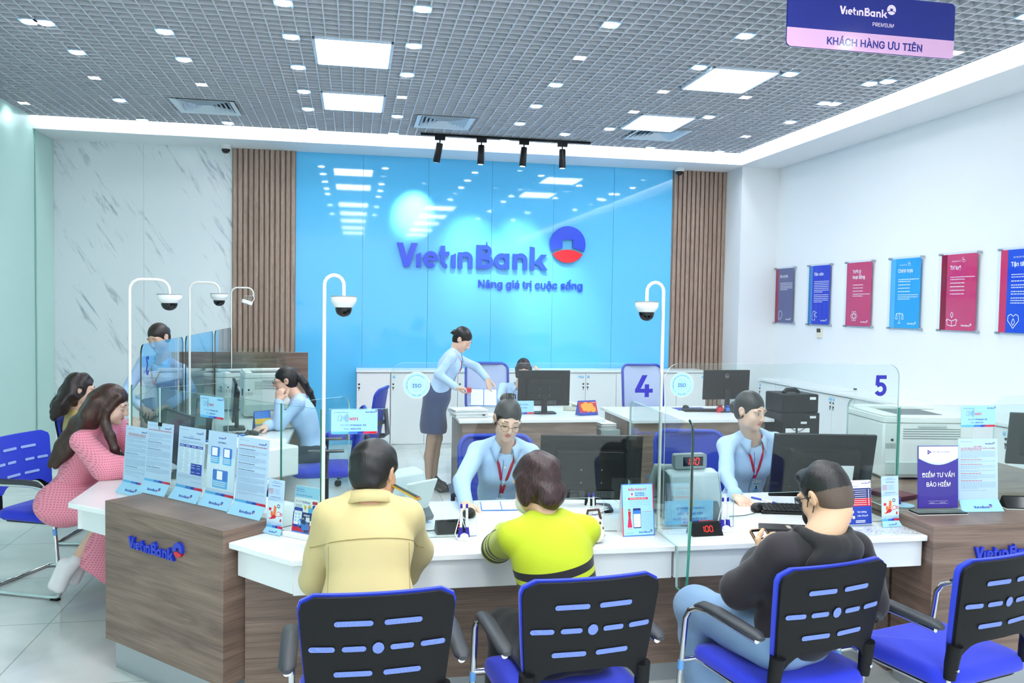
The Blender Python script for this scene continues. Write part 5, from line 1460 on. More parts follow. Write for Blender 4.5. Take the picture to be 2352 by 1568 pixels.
# hanging sign
t = thing('hanging_sign', 'navy and pink sign reading KHÁCH HÀNG ƯU TIÊN hanging from the ceiling', 'sign', (2.665, 4.0, 3.112), 0)
w, h = .985, .30
MB().prism(rrect(-w/2, w/2, 0, h, .03, 6), -.004, .004, 'y').build('panel', ACRYL, t, smooth=False)
NV = pm('sign navy', '#2b3488', .12, spec=.6); PK = pm('sign pearl pink', '#e3b3da', .12, spec=.6)
pb_ = MB(); pb_.poly(rrect(-w/2+.008, w/2-.002, h*.335, h-.004, .026, 6, (0, 0, 1, 1)), -.0045, 0); pb_.poly(rrect(-w/2+.008, w/2-.002, .004, h*.335, .026, 6, (1, 1, 0, 0)), -.0045, 1)
pb_.poly(rrect(-w/2+.008, w/2-.002, .004, h-.004, .026, 6)[::-1], .0045, 0)
po = pb_.build('print', [NV, PK], t, smooth=False)
LT = pm('sign pale letters', '#f0dcec', .3)
m = MB(); put_logo(m, -.19, h*.63, .042, -.0052, 0, 0); m.text('PREMIUM', .0, h*.47, .038, -.0052, 0, .005); m.text('KHÁCH HÀNG ƯU TIÊN', .02, h*.095, .072, -.0052, 1, .02, 'c')
m.build('lettering', [LT, NV], po, smooth=False)
MB().cyl((.24, 0, h-.01), (.24, 0, ZC-3.112+.02), .0016, n=6).build('wire', ALU, t); MB().cyl((-.24, 0, h-.01), (-.24, 0, ZC-3.112+.02), .0016, n=6).build('wire', ALU, t)

# seven-segment displays and banknote counters
SEG = {'0': 'abcdef', '1': 'bc', '3': 'abcdg'}
def seg_text(m, s, x, z, h, y):
    w = h*.5; k = h*.09
    S = {'a': ((0, h), (w, h)), 'b': ((w, h), (w, h/2)), 'c': ((w, h/2), (w, 0)), 'd': ((0, 0), (w, 0)), 'e': ((0, h/2), (0, 0)), 'f': ((0, h), (0, h/2)), 'g': ((0, h/2), (w, h/2))}
    for ch in s:
        for q in SEG[ch]:
            (a, b), (c, d) = S[q]
            p0 = Vector((a, b)); p1 = Vector((c, d)); dr = (p1-p0).normalized()*k*.7
            sl = .1
            m.line([(x+p0.x+dr.x+sl*(p0.y+dr.y), z+p0.y+dr.y), (x+p1.x-dr.x+sl*(p1.y-dr.y), z+p1.y-dr.y)], k*1.15, y)
        x += w+h*.28
def led_wedge(loc, rz, s, label, w=.145):
    t = thing('counter_display', label, 'display', loc, rz, 'black customer displays')
    P = [(0, 0), (.075, 0), (.055, .058), (.05, .058)]
    MB().prism([(-.002, 0), (.08, 0), (.08, .003), (-.002, .003)], -w/2-.002, w/2+.002, 'x').build('base', PAPER, t)
    MB().prism([(0, .003), (.078, .003), (.05, .058), (.044, .058)], -w/2, w/2, 'x').build('case', BLACKP, t, bevel=.002)
    an = math.atan2(.055, .044)
    m = MB().at(TM((0, 0, .003)) @ Matrix.Rotation(-(PI/2-an), 4, 'X')); L = .0
    hh = .026; tw = len(s)*(hh*.5)+(len(s)-1)*hh*.28
    g = MB().at(m.T); g.rect(-w*.46, w*.46, .006, .064, -.0006); g.build('window', BLACKG, t, smooth=False)
    seg_text(m, s, (-tw/2 if len(s) > 1 else w*.22), .022, hh, -.0012); m.build('digits', LEDRED, t, smooth=False); return t
led_wedge((1.530, 3.352, ZT+.001), R(2), '100', 'black wedge display showing 100 beside the divider', .145)
led_wedge((.425, 3.526, ZT+.001), R(4), '3', 'black wedge display showing 3 behind the pen set', .13)
led_wedge((3.19, 3.44, ZP+.001), R(-12), '0', 'black wedge display right of the document stand at the right edge', .15)
def note_counter(loc, rz, label, disp=True):
    t = thing('banknote_counter', label, 'banknote counter', loc, rz, 'grey banknote counters')
    B = pm('counter grey', '#b9c6cc', .35); D = pm('counter dark', '#59646c', .4)
    P = [(-.13, 0), (.12, 0), (.14, .05), (.12, .13), (.05, .20), (-.04, .235), (-.10, .22), (-.135, .12)]
    MB().prism(P, -.125, .125, 'x').build('body', B, t, bevel=.012)
    for s in (-1, 1): MB().prism([(a*.96, b*.97+.003) for a, b in P], s*.1255 if s > 0 else -.1295, s*.1295 if s > 0 else -.1255, 'x').build('side_cover', D if s < 0 else B, t, bevel=.002)
    MB().at(TM((0, .06, .205), 0, R(-35))).box(-.10, .10, -.01, .07, 0, .015).build('hopper', D, t, bevel=.003)
    MB().prism([(-.14, .02), (-.19, .01), (-.2, .03), (-.14, .1)], -.1, .1, 'x').build('stacker', D, t, bevel=.004)
    if disp:
        # back display pod facing the customers
        d = MB(); d.at(TM((0, -.04, .272))).prism(rrect(-.082, .082, -.035, .035, .012), -.02, .02, 'y'); do = d.build('display_pod', GREYP, t, bevel=.004)
        g = MB(); g.at(TM((0, -.04, .272))).rect(-.042, .062, -.022, .022, -.0206); g.build('window', BLACKG, do, smooth=False)
        m = MB(); m.at(TM((0, -.04, .272))); seg_text(m, '100', -.028, -.016, .032, -.0212); m.build('digits', LEDRED, do, smooth=False)
        MB().tube([(-.075, -.02, .235), (-.15, 0, .24), (-.165, .02, .15), (-.14, .04, .1)], .02, 8).build('arm', GREYP, t, angle=60)
    return t
note_counter((1.575, 3.735, ZT), R(4), 'grey banknote counter with a red 100 display behind the notice plate')
nc = note_counter((.17, 3.85, ZT), R(38), 'grey banknote counter standing in front of the man in the tan jacket', False)
a = MB(); a.at(TM((0, -.135, .02), 0, R(24))).box(-.09, .09, -.012, .0, 0, .21); a.build('note_guard', pm('counter light', '#d3e0e6', .3), nc, bevel=.005)
tag(MB().tube([(.30, 3.62, ZT+.004), (.33, 3.60, ZT+.004), (.38, 3.585, ZT+.012)], .003, 6).build('display_cable', DGREY), 'grey cable running from the banknote counter to the black display', 'cable')

# twin pens on a suction stand
def pen_set(loc, rz, label):
    t = thing('pen_set', label, 'pen stand', loc, rz, 'twin counter pens')
    BP = pm('pen blue', '#2a1fa0', .3)
    m = MB(); m.lathe([(.030, 0), (.029, .004), (.022, .008)], n=20); m.build('base', WPLA, t)
    m = MB(); m.ell((0, -.004, .012), (.019, .019, .014), 16, 10); m.build('ball', WPLA, t)
    m = MB(); m.prism([(-.026, .004), (.026, .004), (.020, .05), (.006, .05), (.006, .025), (-.006, .025), (-.006, .05), (-.020, .05)], .002, .018, 'y'); m.build('holder', BP, t, bevel=.003)
    for s in (-1, 1):
        p = MB(); p.tube([(s*.013, .010, .045), (s*.012, .012, .132)], [.0058, .0052], 10); o = p.build('pen', WPLA, t)
        p = MB(); p.tube([(s*.012, .012, .131), (s*.012, .012, .148)], [.0054, .0048], 10); p.build('pen_cap', BP, o)
    c = MB(); c.tube([(.012, .014, .12), (-.004, .02, .125), (-.018, .02, .09), (-.03, .014, .05), (-.038, .01, .02), (-.03, -.006, .006), (-.02, -.01, .006)], .0022, 6); c.tube([(-.012, .014, .10), (.0, .02, .06), (.012, .016, .03)], .0022, 6); c.build('cord', WPLA, t)
    return t
pen_set((.470, 3.462, ZT+.001), R(0), 'white and blue twin pen stand in front of the teller in glasses')
pen_set((1.652, 3.440, ZT+.001), R(0), 'white and blue twin pen stand right of the 100 display')
pen_set((1.075, 3.60, ZT+.001), R(15), 'white and blue twin pen stand behind the shoulder of the woman in lime')

# things lying on the counters
t = thing('wallet', 'black zip wallet lying on the counter in front of the man with a phone', 'wallet', (1.905, 3.385, ZT), R(-17))
MB().prism(rrect(-.105, .105, -.048, .048, .014), .001, .013).build('lower_half', pm('black leather', '#17171a', .45), t, bevel=.003)
MB().prism(rrect(-.106, .106, -.049, .049, .014), .0145, .026).build('upper_half', pm('black leather', '#17171a', .45), t, bevel=.004)
MB().tube([(x*1.005, y*1.005, .0138) for x, y in rrect(-.104, .104, -.047, .047, .014)], .0014, 6, closed=True).build('zip', pm('brass zip', '#6d5a45', .35, .7), t)
MB().box(.01, .028, -.03, .02, .0262, .0272).build('label', pm('wallet tag', '#b7aa99', .5), t)
t = thing('pen', 'blue ballpoint pen lying on the counter near the teller at window 5', 'pen', (2.115, 3.955, ZT+.005), R(-63))
MB().cyl((-.075, 0, 0), (.045, 0, 0), .0048, n=10).build('barrel', WPLA, t); MB().cyl((.045, 0, 0), (.075, 0, 0), .005, .002, n=10).build('tip', NAVY, t); MB().cyl((-.085, 0, 0), (-.02, 0, 0), .0052, n=10).build('cap', NAVY, t)
sh = MB(); random.seed(5)
nx_, ny_ = 22, 12; V = []; F = []
for j in range(ny_+1):
    for i in range(nx_+1):
        x = 2.20+.325*i/nx_; y = 3.262+.125*j/ny_; V.append((x, y+.006*math.sin(i*.9), ZT+.002+abs(.006*math.sin(i*1.1+j*.7)*math.cos(j*1.3+i*.4))+random.random()*.004))
for j in range(ny_):
    for i in range(nx_): a = j*(nx_+1)+i; F.append((a, a+1, a+nx_+2, a+nx_+1))
sh.add(V, F); tag(sh.build('plastic_sheet', glass_mat('crumpled clear plastic', '#f6f8fb', 1.7), angle=20, smooth=False), 'crumpled clear plastic sheet on the counter corner by the right pedestal', 'plastic sheet')
def booklet(loc, rz, label, tilt=0):
    t = thing('savings_booklet', label, 'booklet', loc, rz, 'blue-edged savings booklets')
    T = TM((0, 0, 0)) @ Matrix.Rotation(R(tilt), 4, 'X')
    MB().at(T).box(-.10, .10, -.05, .05, 0, .0025).build('cover', MIDBLUE, t)
    p = MB().at(T); p.box(-.095, -.003, -.045, .045, .0026, .0034, 0); p.box(.003, .095, -.045, .045, .0026, .0034, 0)
    for i in range(7):
        for a, b in ((-.085, -.015), (.012, .085)): p.add([(a, .03-.009*i, .0036), (b-.02*(i % 3), .03-.009*i, .0036), (b-.02*(i % 3), .033-.009*i, .0036), (a, .033-.009*i, .0036)], [(0, 1, 2, 3)], 1)
    p.build('pages', [PAPER, pm('pale pink print', '#d9a3b0', .6)], t, smooth=False); return t
booklet((.72, 3.975, ZT+.012), R(-4), 'open blue-edged booklet on the counter under the hand of the teller in glasses', 12)
booklet((.965, 3.96, ZT+.004), R(14), 'blue-edged booklet half hidden behind the head of the woman in lime', 6)
def papers(x, y, z, w, d, n, label, rz=0, group=None, clips=0, h=.004):
    t = thing('paper_stack', label, 'papers', (x, y, z), rz, group)
    random.seed(int(x*100)+int(y*10))
    m = MB()
    for i in range(n):
        a = random.uniform(-.03, .03) if n > 1 else 0
        m.at(TM((random.uniform(-.01, .01)*(n > 1), random.uniform(-.01, .01)*(n > 1), .0006+i*h), a)).box(-w/2, w/2, -d/2, d/2, 0, h*.8)
    m.build('sheets', PAPER, t, smooth=False)
    for i in range(clips):
        MB().at(TM((w*.38+.01*(i % 2), -d*.44+.02*i, .012+i*.014))).box(-.012, .014, -.012, .012, 0, .016).build('binder_clip', BLACKP, t)
    return t
papers(1.03, 7.42, .75, .30, .21, 9, 'thick stack of clipped papers on the corner of the standing woman\'s desk', R(8), None, 4, .0085)
papers(1.33, 7.44, .75, .28, .2, 3, 'loose papers beside the clipped stack on the manager desk', R(-14), None, 0, .004)
papers(1.045, 3.83, ZT, .21, .297, 6, 'white papers under the monitor behind the woman in lime', R(-50), None, 0, .004)
papers(-.62, 6.1, ZT, .297, .21, 2, 'printed sheets on the desk under the arm of the ponytailed teller', R(8), None, 0, .002)
papers(-.60, 5.80, ZT, .30, .24, 2, 'second white sheet on the left station nearer the glass', R(-14), None, 0, .002)
papers(2.35, 7.58, .62, .15, .3, 8, 'stack of papers on the grey-green steel cabinet', R(4), None, 1, .006)
papers(5.13, 8.05, .912, .21, .30, 2, 'flat papers on the white cabinet top by the right wall', R(20), None, 1, .003)

# manager desk: calendar, name plate, phone, stamps
t = thing('desk_calendar', 'red and yellow desk calendar with a navy stand on the manager desk', 'calendar', (2.16, 7.40, .751), R(14))
MB().prism([(0, 0), (.095, 0), (.095, .004), (.052, .135), (.048, .135), (.004, .01)], -.095, .095, 'x').build('stand', NAVY, t)
m = MB().at(TM((0, .0, .008)) @ Matrix.Rotation(-math.atan2(.05, .125), 4, 'X')); w = .095
m.rect(-w, w, 0, .128, -.002, 0); m.rect(-w, w, 0, .022, -.0024, 2)
for x, z, r in ((-.02, .09, .032), (.03, .085, .028), (-.04, .06, .026), (.0, .055, .03), (.05, .05, .03), (-.055, .085, .02)): m.disc(x, z, r, -.0028-.0002*abs(x)*10, 1, 14)
m.text('VietinBank', .045, .112, .012, -.0036, 3, .01)
m.build('picture', [RED, pm('calendar orange', '#f2a22e', .5), NAVY, PWHITE], t, smooth=False)
t = thing('name_plate', 'pale blue plate reading TRƯỞNG PHÒNG KHÁCH HÀNG on the manager desk', 'sign', (1.545, 7.47, .751), R(2))
MB().prism([(0, 0), (.06, 0), (.06, .003), (.004, .006)], -.115, .115, 'x').build('foot', ALU, t)
m = MB().at(TM((0, .02, .004)) @ Matrix.Rotation(R(-6), 4, 'X')); m.box(-.11, .11, -.001, .001, 0, .125); cc = m.build('card', SKYBLUE, t)
m = MB().at(TM((0, .02, .004)) @ Matrix.Rotation(R(-6), 4, 'X')); m.text('TRƯỞNG PHÒNG', 0, .085, .020, -.0016, 1, .01, 'c'); m.text('KHÁCH HÀNG', 0, .055, .020, -.0016, 1, .01, 'c'); bottom_band(m, .218, .001, .018, -.0016); m.build('print', DOCM, cc, smooth=False)
def phone(loc, rz, label):
    t = thing('telephone', label, 'telephone', loc, rz, 'ivory desk telephones')
    MB().prism([(-.1, 0), (.1, 0), (.1, .05), (-.1, .02)], -.08, .08, 'x').build('body', IVORY, t, bevel=.008)
    MB().tube([(-.055, -.07, .045), (-.055, -.06, .062), (-.055, .06, .078), (-.055, .085, .07)], [.02, .017, .017, .022], 12, flat=(.8, 1.2)).build('handset', IVORY, t, angle=60)
    k = MB()
    for i in range(4):
        for j in range(3): k.box(-.005+.02*j, .01+.02*j, -.05+.022*i, -.036+.022*i, .033+.003*i, .040+.003*i)
    k.build('keypad', GREYP, t); MB().tube([(-.06, -.075, .03), (-.09, -.1, .01), (-.06, -.12, .006), (.0, -.11, .006)], .003, 6).build('cord', IVORY, t); return t
phone((2.13, 7.80, .75), R(60), 'ivory telephone behind the red and yellow desk calendar')
phone((-.60, 5.62, ZT), R(70), 'ivory telephone on the left station behind the document stands')
t = thing('rubber_stamp', 'red self-inking stamp in front of the slim monitor on the right desk', 'stamp', (3.53, 7.55, .75), 0)
MB().box(-.03, .03, -.02, .02, 0, .05).build('frame', RED, t, bevel=.004); MB().box(-.02, .02, -.015, .015, .05, .075).build('handle', pm('stamp dark', '#7a1f22', .4), t, bevel=.004)
t = thing('rubber_stamp', 'blue self-inking stamp right of the red stamp on the right desk', 'stamp', (3.61, 7.55, .75), 0)
MB().box(-.022, .022, -.02, .02, 0, .045).build('frame', MIDBLUE, t, bevel=.004); MB().box(-.016, .016, -.015, .015, .045, .07).build('handle', NAVY, t, bevel=.004)
t = thing('desk_calendar', 'calendar with yellow and blue picture leaning on the white printer at the left', 'calendar', (-.60, 6.68, ZT+.001), R(28))
MB().prism([(0, 0), (.07, 0), (.04, .15), (.036, .15)], -.15, .15, 'x').build('stand', NAVY, t)
m = MB().at(TM((0, 0, .004)) @ Matrix.Rotation(-math.atan2(.036, .15), 4, 'X')); m.rect(-.15, -.02, 0, .145, -.002, 0); m.rect(-.02, .15, 0, .145, -.002, 3); m.rect(-.15, -.02, .05, .09, -.0025, 1); m.rect(-.15, -.02, 0, .05, -.0025, 2); m.build('picture', [MIDBLUE, YEL, GREYP, pm('cream print', '#efe6d2', .6)], t, smooth=False)
# pen tray and pad at the right desk
t = thing('pen_holder', 'violet-tipped pen in a round blue pad behind the small leaflet stand', 'pen stand', (2.655, 3.60, ZP-.001), 0)
MB().lathe([(.055, 0), (.055, .004), (0, .004)], n=24).build('pad', pm('pad pale blue', '#b4dff5', .5), t); MB().tube([(-.01, .03, .006), (.0, .05, .16)], .004, 8).build('pen', pm('violet pen', '#4a3fb0', .4), t); MB().lathe([(.02, .004), (.018, .03), (.006, .034)], (-.01, .03, 0), 14).build('holder', pm('violet pen', '#4a3fb0'), t)
t = thing('notebook', 'dark red notebook lying behind the violet sign', 'notebook', (2.74, 3.80, ZP-.002), R(20))
MB().box(-.07, .07, -.1, .1, 0, .022).build('cover', pm('maroon leather', '#6b2433', .5), t, bevel=.003)
# ============================================================ people: smooth implicit surfaces turned into meshes
def nrm(v):
    v = np.asarray(v, float); return v/max(np.linalg.norm(v), 1e-9)
def frame(right, fwd, up): return np.array([right, fwd, up], float)       # rows: local axes in world space
class Sdf:
    def __init__(s): s.p = []; s.disp = None
    def cone(s, a, b, ra, rb=None, k=.02, op='u', flat=None):
        a = np.asarray(a, float); b = np.asarray(b, float); rb = ra if rb is None else rb
        r = max(ra, rb)*(1 if flat is None else max(1, flat[1]))
        s.p.append(('c', (a, b, ra, rb, flat), np.minimum(a, b)-r, np.maximum(a, b)+r, k, op)); return s
    def chain(s, pts, rs, k=.02, op='u'):
        for i in range(len(pts)-1): s.cone(pts[i], pts[i+1], rs[i], rs[i+1], k if i == 0 else min(k, .012), op)
        return s
    def ell(s, c, r, fr=None, k=.02, op='u'):
        c = np.asarray(c, float); r = np.asarray(r, float); m = r.max() if fr is not None else r
        s.p.append(('e', (c, r, fr), c-m, c+m, k, op)); return s
    def half(s, c, n, k=.01, op='s'):
        s.p.append(('h', (np.asarray(c, float), nrm(n)), np.full(3, -9.), np.full(3, 9.), k, op)); return s
    @staticmethod
    def _d(t, P):
        kind, q = t
        if kind == 'c':
            a, b, ra, rb, flat = q; ab = b-a; L = ab@ab+1e-12
            w = P-a; h = np.clip((w@ab)/L, 0, 1)
            v = w-h[..., None]*ab
            if flat is not None:
                ax, f = flat; comp = v@ax; v = v-(1-1/f)*comp[..., None]*ax
            return np.sqrt((v*v).sum(-1))-(ra+h*(rb-ra))
        if kind == 'e':
            c, r, fr = q; v = P-c
            if fr is not None: v = v@fr.T
            k0 = np.sqrt(((v/r)**2).sum(-1)); k1 = np.sqrt(((v/(r*r))**2).sum(-1))+1e-9
            return k0*(k0-1)/k1
        c, n = q; return -((P-c)@n)          # inside where the point lies on the side of n
    def evalp(s, P):
        F = np.full(P.shape[:-1], 1e3)
        for kind, q, lo, hi, k, op in s.p: F = s._mix(F, s._d((kind, q), P), k, op)
        if s.disp is not None: F = F-s.disp(P)
        return F
    @staticmethod
    def _mix(A, d, k, op):
        if op == 'u':
            h = np.clip(.5+.5*(A-d)/k, 0, 1); return A*(1-h)+d*h-k*h*(1-h)
        if op == 's': d = -d
        h = np.clip(.5-.5*(A-d)/k, 0, 1); return A*(1-h)+d*h+k*h*(1-h)
    def mesh(s, h, smooth=1, lo=None, hi=None):
        U = [q for q in s.p if q[5] == 'u']; pad = 3*h+.012
        lo_ = np.min([q[2] for q in U], 0)-pad; hi_ = np.max([q[3] for q in U], 0)+pad
        if lo is not None: lo_ = np.maximum(lo_, lo)
        if hi is not None: hi_ = np.minimum(hi_, hi)
        n = np.ceil((hi_-lo_)/h).astype(int)+1
        F = np.full(n, 1e3)
        ax = [lo_[i]+h*np.arange(n[i]) for i in range(3)]
        for kind, q, a, b, k, op in s.p:
            m = 2.5*k+3*h+.02
            i0 = np.clip(np.floor((a-m-lo_)/h).astype(int), 0, n-1); i1 = np.clip(np.ceil((b+m-lo_)/h).astype(int)+1, 1, n)
            if (i1 <= i0).any(): continue
            sl = tuple(slice(i0[j], i1[j]) for j in range(3))
            P = np.stack(np.meshgrid(ax[0][sl[0]], ax[1][sl[1]], ax[2][sl[2]], indexing='ij'), -1)
            F[sl] = s._mix(F[sl], s._d((kind, q), P), k, op)
        if s.disp is not None:
            near = np.abs(F) < .06
            P = np.stack(np.meshgrid(*ax, indexing='ij'), -1)[near]
            F[near] = F[near]-s.disp(P)
        # surface nets
        I = F < 0
        c = np.zeros(n-1, int)
        for dx in (0, 1):
            for dy in (0, 1):
                for dz in (0, 1): c += I[dx:n[0]-1+dx, dy:n[1]-1+dy, dz:n[2]-1+dz]
        act = (c > 0) & (c < 8); ids = np.argwhere(act)
        if len(ids) == 0: return np.zeros((0, 3)), np.zeros((0, 4), int)
        idx = -np.ones(n-1, int); idx[act] = np.arange(len(ids))
        acc = np.zeros((len(ids), 3)); cnt = np.zeros(len(ids))
        for axis in range(3):
            o = [i for i in range(3) if i != axis]
            for a in (0, 1):
                for b in (0, 1):
                    q = ids.copy(); q[:, o[0]] += a; q[:, o[1]] += b
                    r = q.copy(); r[:, axis] += 1
                    f0 = F[q[:, 0], q[:, 1], q[:, 2]]; f1 = F[r[:, 0], r[:, 1], r[:, 2]]
                    m = (f0 < 0) != (f1 < 0); t = np.where(m, f0/np.where(m, f0-f1, 1), 0)
                    p = q.astype(float); p[:, axis] += t
                    acc[m] += p[m]; cnt[m] += 1
        V = lo_+h*acc/cnt[:, None]
        Q = []
        for axis in range(3):
            o = [(axis+1) % 3, (axis+2) % 3]
            s0 = [slice(None)]*3; s1 = [slice(None)]*3; s0[axis] = slice(0, -1); s1[axis] = slice(1, None)
            A = I[tuple(s0)]; B = I[tuple(s1)]
            e = np.argwhere(A != B)
            e = e[(e[:, o[0]] > 0) & (e[:, o[1]] > 0) & (e[:, o[0]] < n[o[0]]-1) & (e[:, o[1]] < n[o[1]]-1)]
            def ci(d0, d1):
                q = e.copy(); q[:, o[0]] += d0; q[:, o[1]] += d1; return idx[q[:, 0], q[:, 1], q[:, 2]]
            f = np.stack([ci(-1, -1), ci(0, -1), ci(0, 0), ci(-1, 0)], 1)
            fl = ~A[e[:, 0], e[:, 1], e[:, 2]]
            f[fl] = f[fl][:, ::-1]; Q.append(f)
        Q = np.concatenate(Q); Q = Q[(Q >= 0).all(1)]
        for _ in range(smooth):
            S = np.zeros_like(V); K = np.zeros(len(V))
            for i in range(4):
                a, b = Q[:, i], Q[:, (i+1) % 4]
                np.add.at(S, a, V[b]); np.add.at(K, a, 1); np.add.at(S, b, V[a]); np.add.at(K, b, 1)
            ok = K > 0; V[ok] = V[ok]*.5+.5*S[ok]/K[ok][:, None]
        return V, Q
    def march(s, o, d, n=60):
        o = np.asarray(o, float); d = nrm(d); t = 0
        for _ in range(n):
            f = float(s.evalp((o+d*t)[None])[0])
            if f < .0008: break
            t += f*.8
            if t > .8: t = .32; break
        return o+d*t

def mesh_obj(name, pieces, mats, parent, base, col=None):
    """join (V, Q, material index) pieces into one smooth mesh"""
    me = bpy.data.meshes.new(name); Vs = []; Fs = []; Ms = []; b = 0
    for V, Q, mi in pieces:
        Vs.append(V-np.asarray(base)); Fs.append(Q+b); Ms += [mi]*len(Q); b += len(V)
    V = np.concatenate(Vs); Q = np.concatenate(Fs)
    me.from_pydata(V.tolist(), [], Q.tolist())
    mats = mats if isinstance(mats, (list, tuple)) else [mats]
    for m in mats: me.materials.append(m)
    if len(mats) > 1: me.polygons.foreach_set('material_index', Ms)
    me.shade_smooth()
    if col is not None:
        at = me.color_attributes.new('tint', 'FLOAT_COLOR', 'POINT')
        C4 = np.ones((len(V), 4), np.float32); C4[:, :3] = col(V+np.asarray(base))
        at.data.foreach_set('color', C4.ravel())
    me.update(); o = bpy.data.objects.new(name, me); COL.objects.link(o); o.parent = parent
    return o

def skin_mat(name, c):
    m = pm(name, c, .46, spec=.35); t = NT(m)
    a = t.n('ShaderNodeAttribute', attribute_name='tint')
    x = t.n('ShaderNodeMix', data_type='RGBA', blend_type='MULTIPLY'); x.inputs[0].default_value = 1
    x.inputs[6].default_value = lin(c); t.l(a.outputs['Color'], x.inputs[7]); t.l(x.outputs[2], t.b.inputs['Base Color'])
    t.b.inputs['Subsurface Weight'].default_value = .06; t.b.inputs['Subsurface Radius'].default_value = (.01, .004, .002)
    return m
SKINF = skin_mat('light skin', '#e6bda6'); SKINM = skin_mat('tan skin', '#cf9f80'); SKINM2 = skin_mat('fair skin', '#deb493'); SKINL = skin_mat('stocking skin', '#b08e78')
def hair_mat(name, c, c2, sc=(60, 60, 6)):
    m = pm(name, c, .38, spec=.5); t = NT(m)
    n = t.n('ShaderNodeTexNoise', i_Scale=3.2, i_Detail=4.0); t.l(t.coord('Object', sc), n.inputs['Vector'])
    t.l(t.ramp(n.outputs['Fac'], [(.35, c), (.7, c2)]), t.b.inputs['Base Color']); t.bump(n.outputs['Fac'], .5, .004); return m
HBLK = hair_mat('black hair', '#0e0c0d', '#1d1817'); HBRN = hair_mat('brown long hair', '#2a1712', '#4a2a1e', (46, 46, 5)); HDK = hair_mat('dark brown hair', '#1a1011', '#33211d'); HRED = hair_mat('reddish brown hair', '#20100f', '#45282a', (50, 50, 14))
def cloth(name, c, rough=.75, bump=.12, sc=60, stripes=None):
    m = pm(name, c, rough, sheen=.15); t = NT(m)
    n = t.n('ShaderNodeTexNoise', i_Scale=float(sc), i_Detail=3.0); t.l(t.coord('Object'), n.inputs['Vector']); t.bump(n.outputs['Fac'], bump, .004); return m
SHIRT = cloth('pale blue shirt cotton', '#b7d4f6'); NSKIRT = cloth('navy suiting', '#10305f'); NTROU = cloth('dark navy trousers', '#182338'); TAN = cloth('khaki jacket twill', '#cdbb84', .8)
BLKC = cloth('black hoodie jersey', '#141215', .8); BLKS = cloth('dark plum-black sleeve', '#231a20', .7); JEAN = cloth('washed blue denim', '#7f9fc2', .85, .3, 140); BLKT = cloth('black trousers', '#101013')
def pink_mat():
    m = pm('pink crochet cloth', '#ee8aa0', .8, sheen=.2); t = NT(m)
    bk = t.n('ShaderNodeTexBrick', offset=0.5); bk.inputs['Scale'].default_value = 1.0
    bk.inputs['Brick Width'].default_value = .014; bk.inputs['Row Height'].default_value = .013; bk.inputs['Mortar Size'].default_value = .0042; bk.inputs['Mortar Smooth'].default_value = .3
    # eyelet rows run round the cloth: use horizontal distance along x-y and height
    g = t.n('ShaderNodeTexCoord'); sp = t.n('ShaderNodeSeparateXYZ'); t.l(g.outputs['Object'], sp.inputs[0])
    ad = t.n('ShaderNodeMath', operation='ADD'); t.l(sp.outputs[0], ad.inputs[0]); t.l(sp.outputs[1], ad.inputs[1])
    cb = t.n('ShaderNodeCombineXYZ'); t.l(ad.outputs[0], cb.inputs[0]); t.l(sp.outputs[2], cb.inputs[1]); t.l(cb.outputs[0], bk.inputs['Vector'])
    bk.inputs['Color1'].default_value = lin('#d06a84'); bk.inputs['Color2'].default_value = lin('#d8738c'); bk.inputs['Mortar'].default_value = lin('#f297aa')
    t.l(bk.outputs[0], t.b.inputs['Base Color']); t.bump(bk.outputs['Fac'], .3, .003); return m
PINKC = pink_mat()
def band_cloth(name, c1, c2, rough=.8, bump=.2, sc=200):
    """cloth in two colours, the second where the knitted band runs"""
    m = cloth(name, c1, rough, bump, sc); t = NT(m)
    a = t.n('ShaderNodeAttribute', attribute_name='band'); g = t.n('ShaderNodeMath', operation='GREATER_THAN'); g.inputs[1].default_value = 0; t.l(a.outputs['Fac'], g.inputs[0])
    x = t.n('ShaderNodeMix', data_type='RGBA'); x.inputs[6].default_value = lin(c1); x.inputs[7].default_value = lin(c2); t.l(g.outputs[0], x.inputs[0]); t.l(x.outputs[2], t.b.inputs['Base Color']); return m
LIME = cloth('lime knit', '#b9c81a', .8, .2, 200); LIMEB = band_cloth('lime knit with black bands', '#b9c81a', '#0f0f13')
HOODB = band_cloth('black jersey with plum sleeves', '#121013', '#201820', .8, .12, 60)

def folds(amp=.004, f=26, seed=0, dirn=(0, 0, 1)):
    r = np.random.RandomState(seed); W = [(r.randn(3)*f*.55+np.asarray(dirn)*f*r.uniform(-.5, 1.2), r.uniform(0, 6.28), r.uniform(.4, 1)) for _ in range(7)]
    def d(P):
        s = 0
        for w, ph, a in W: s = s+a*np.sin(P@w+ph+1.3*np.sin(P@(w[[1, 2, 0]]*.6)+ph))
        return amp*s/2.2
    return d

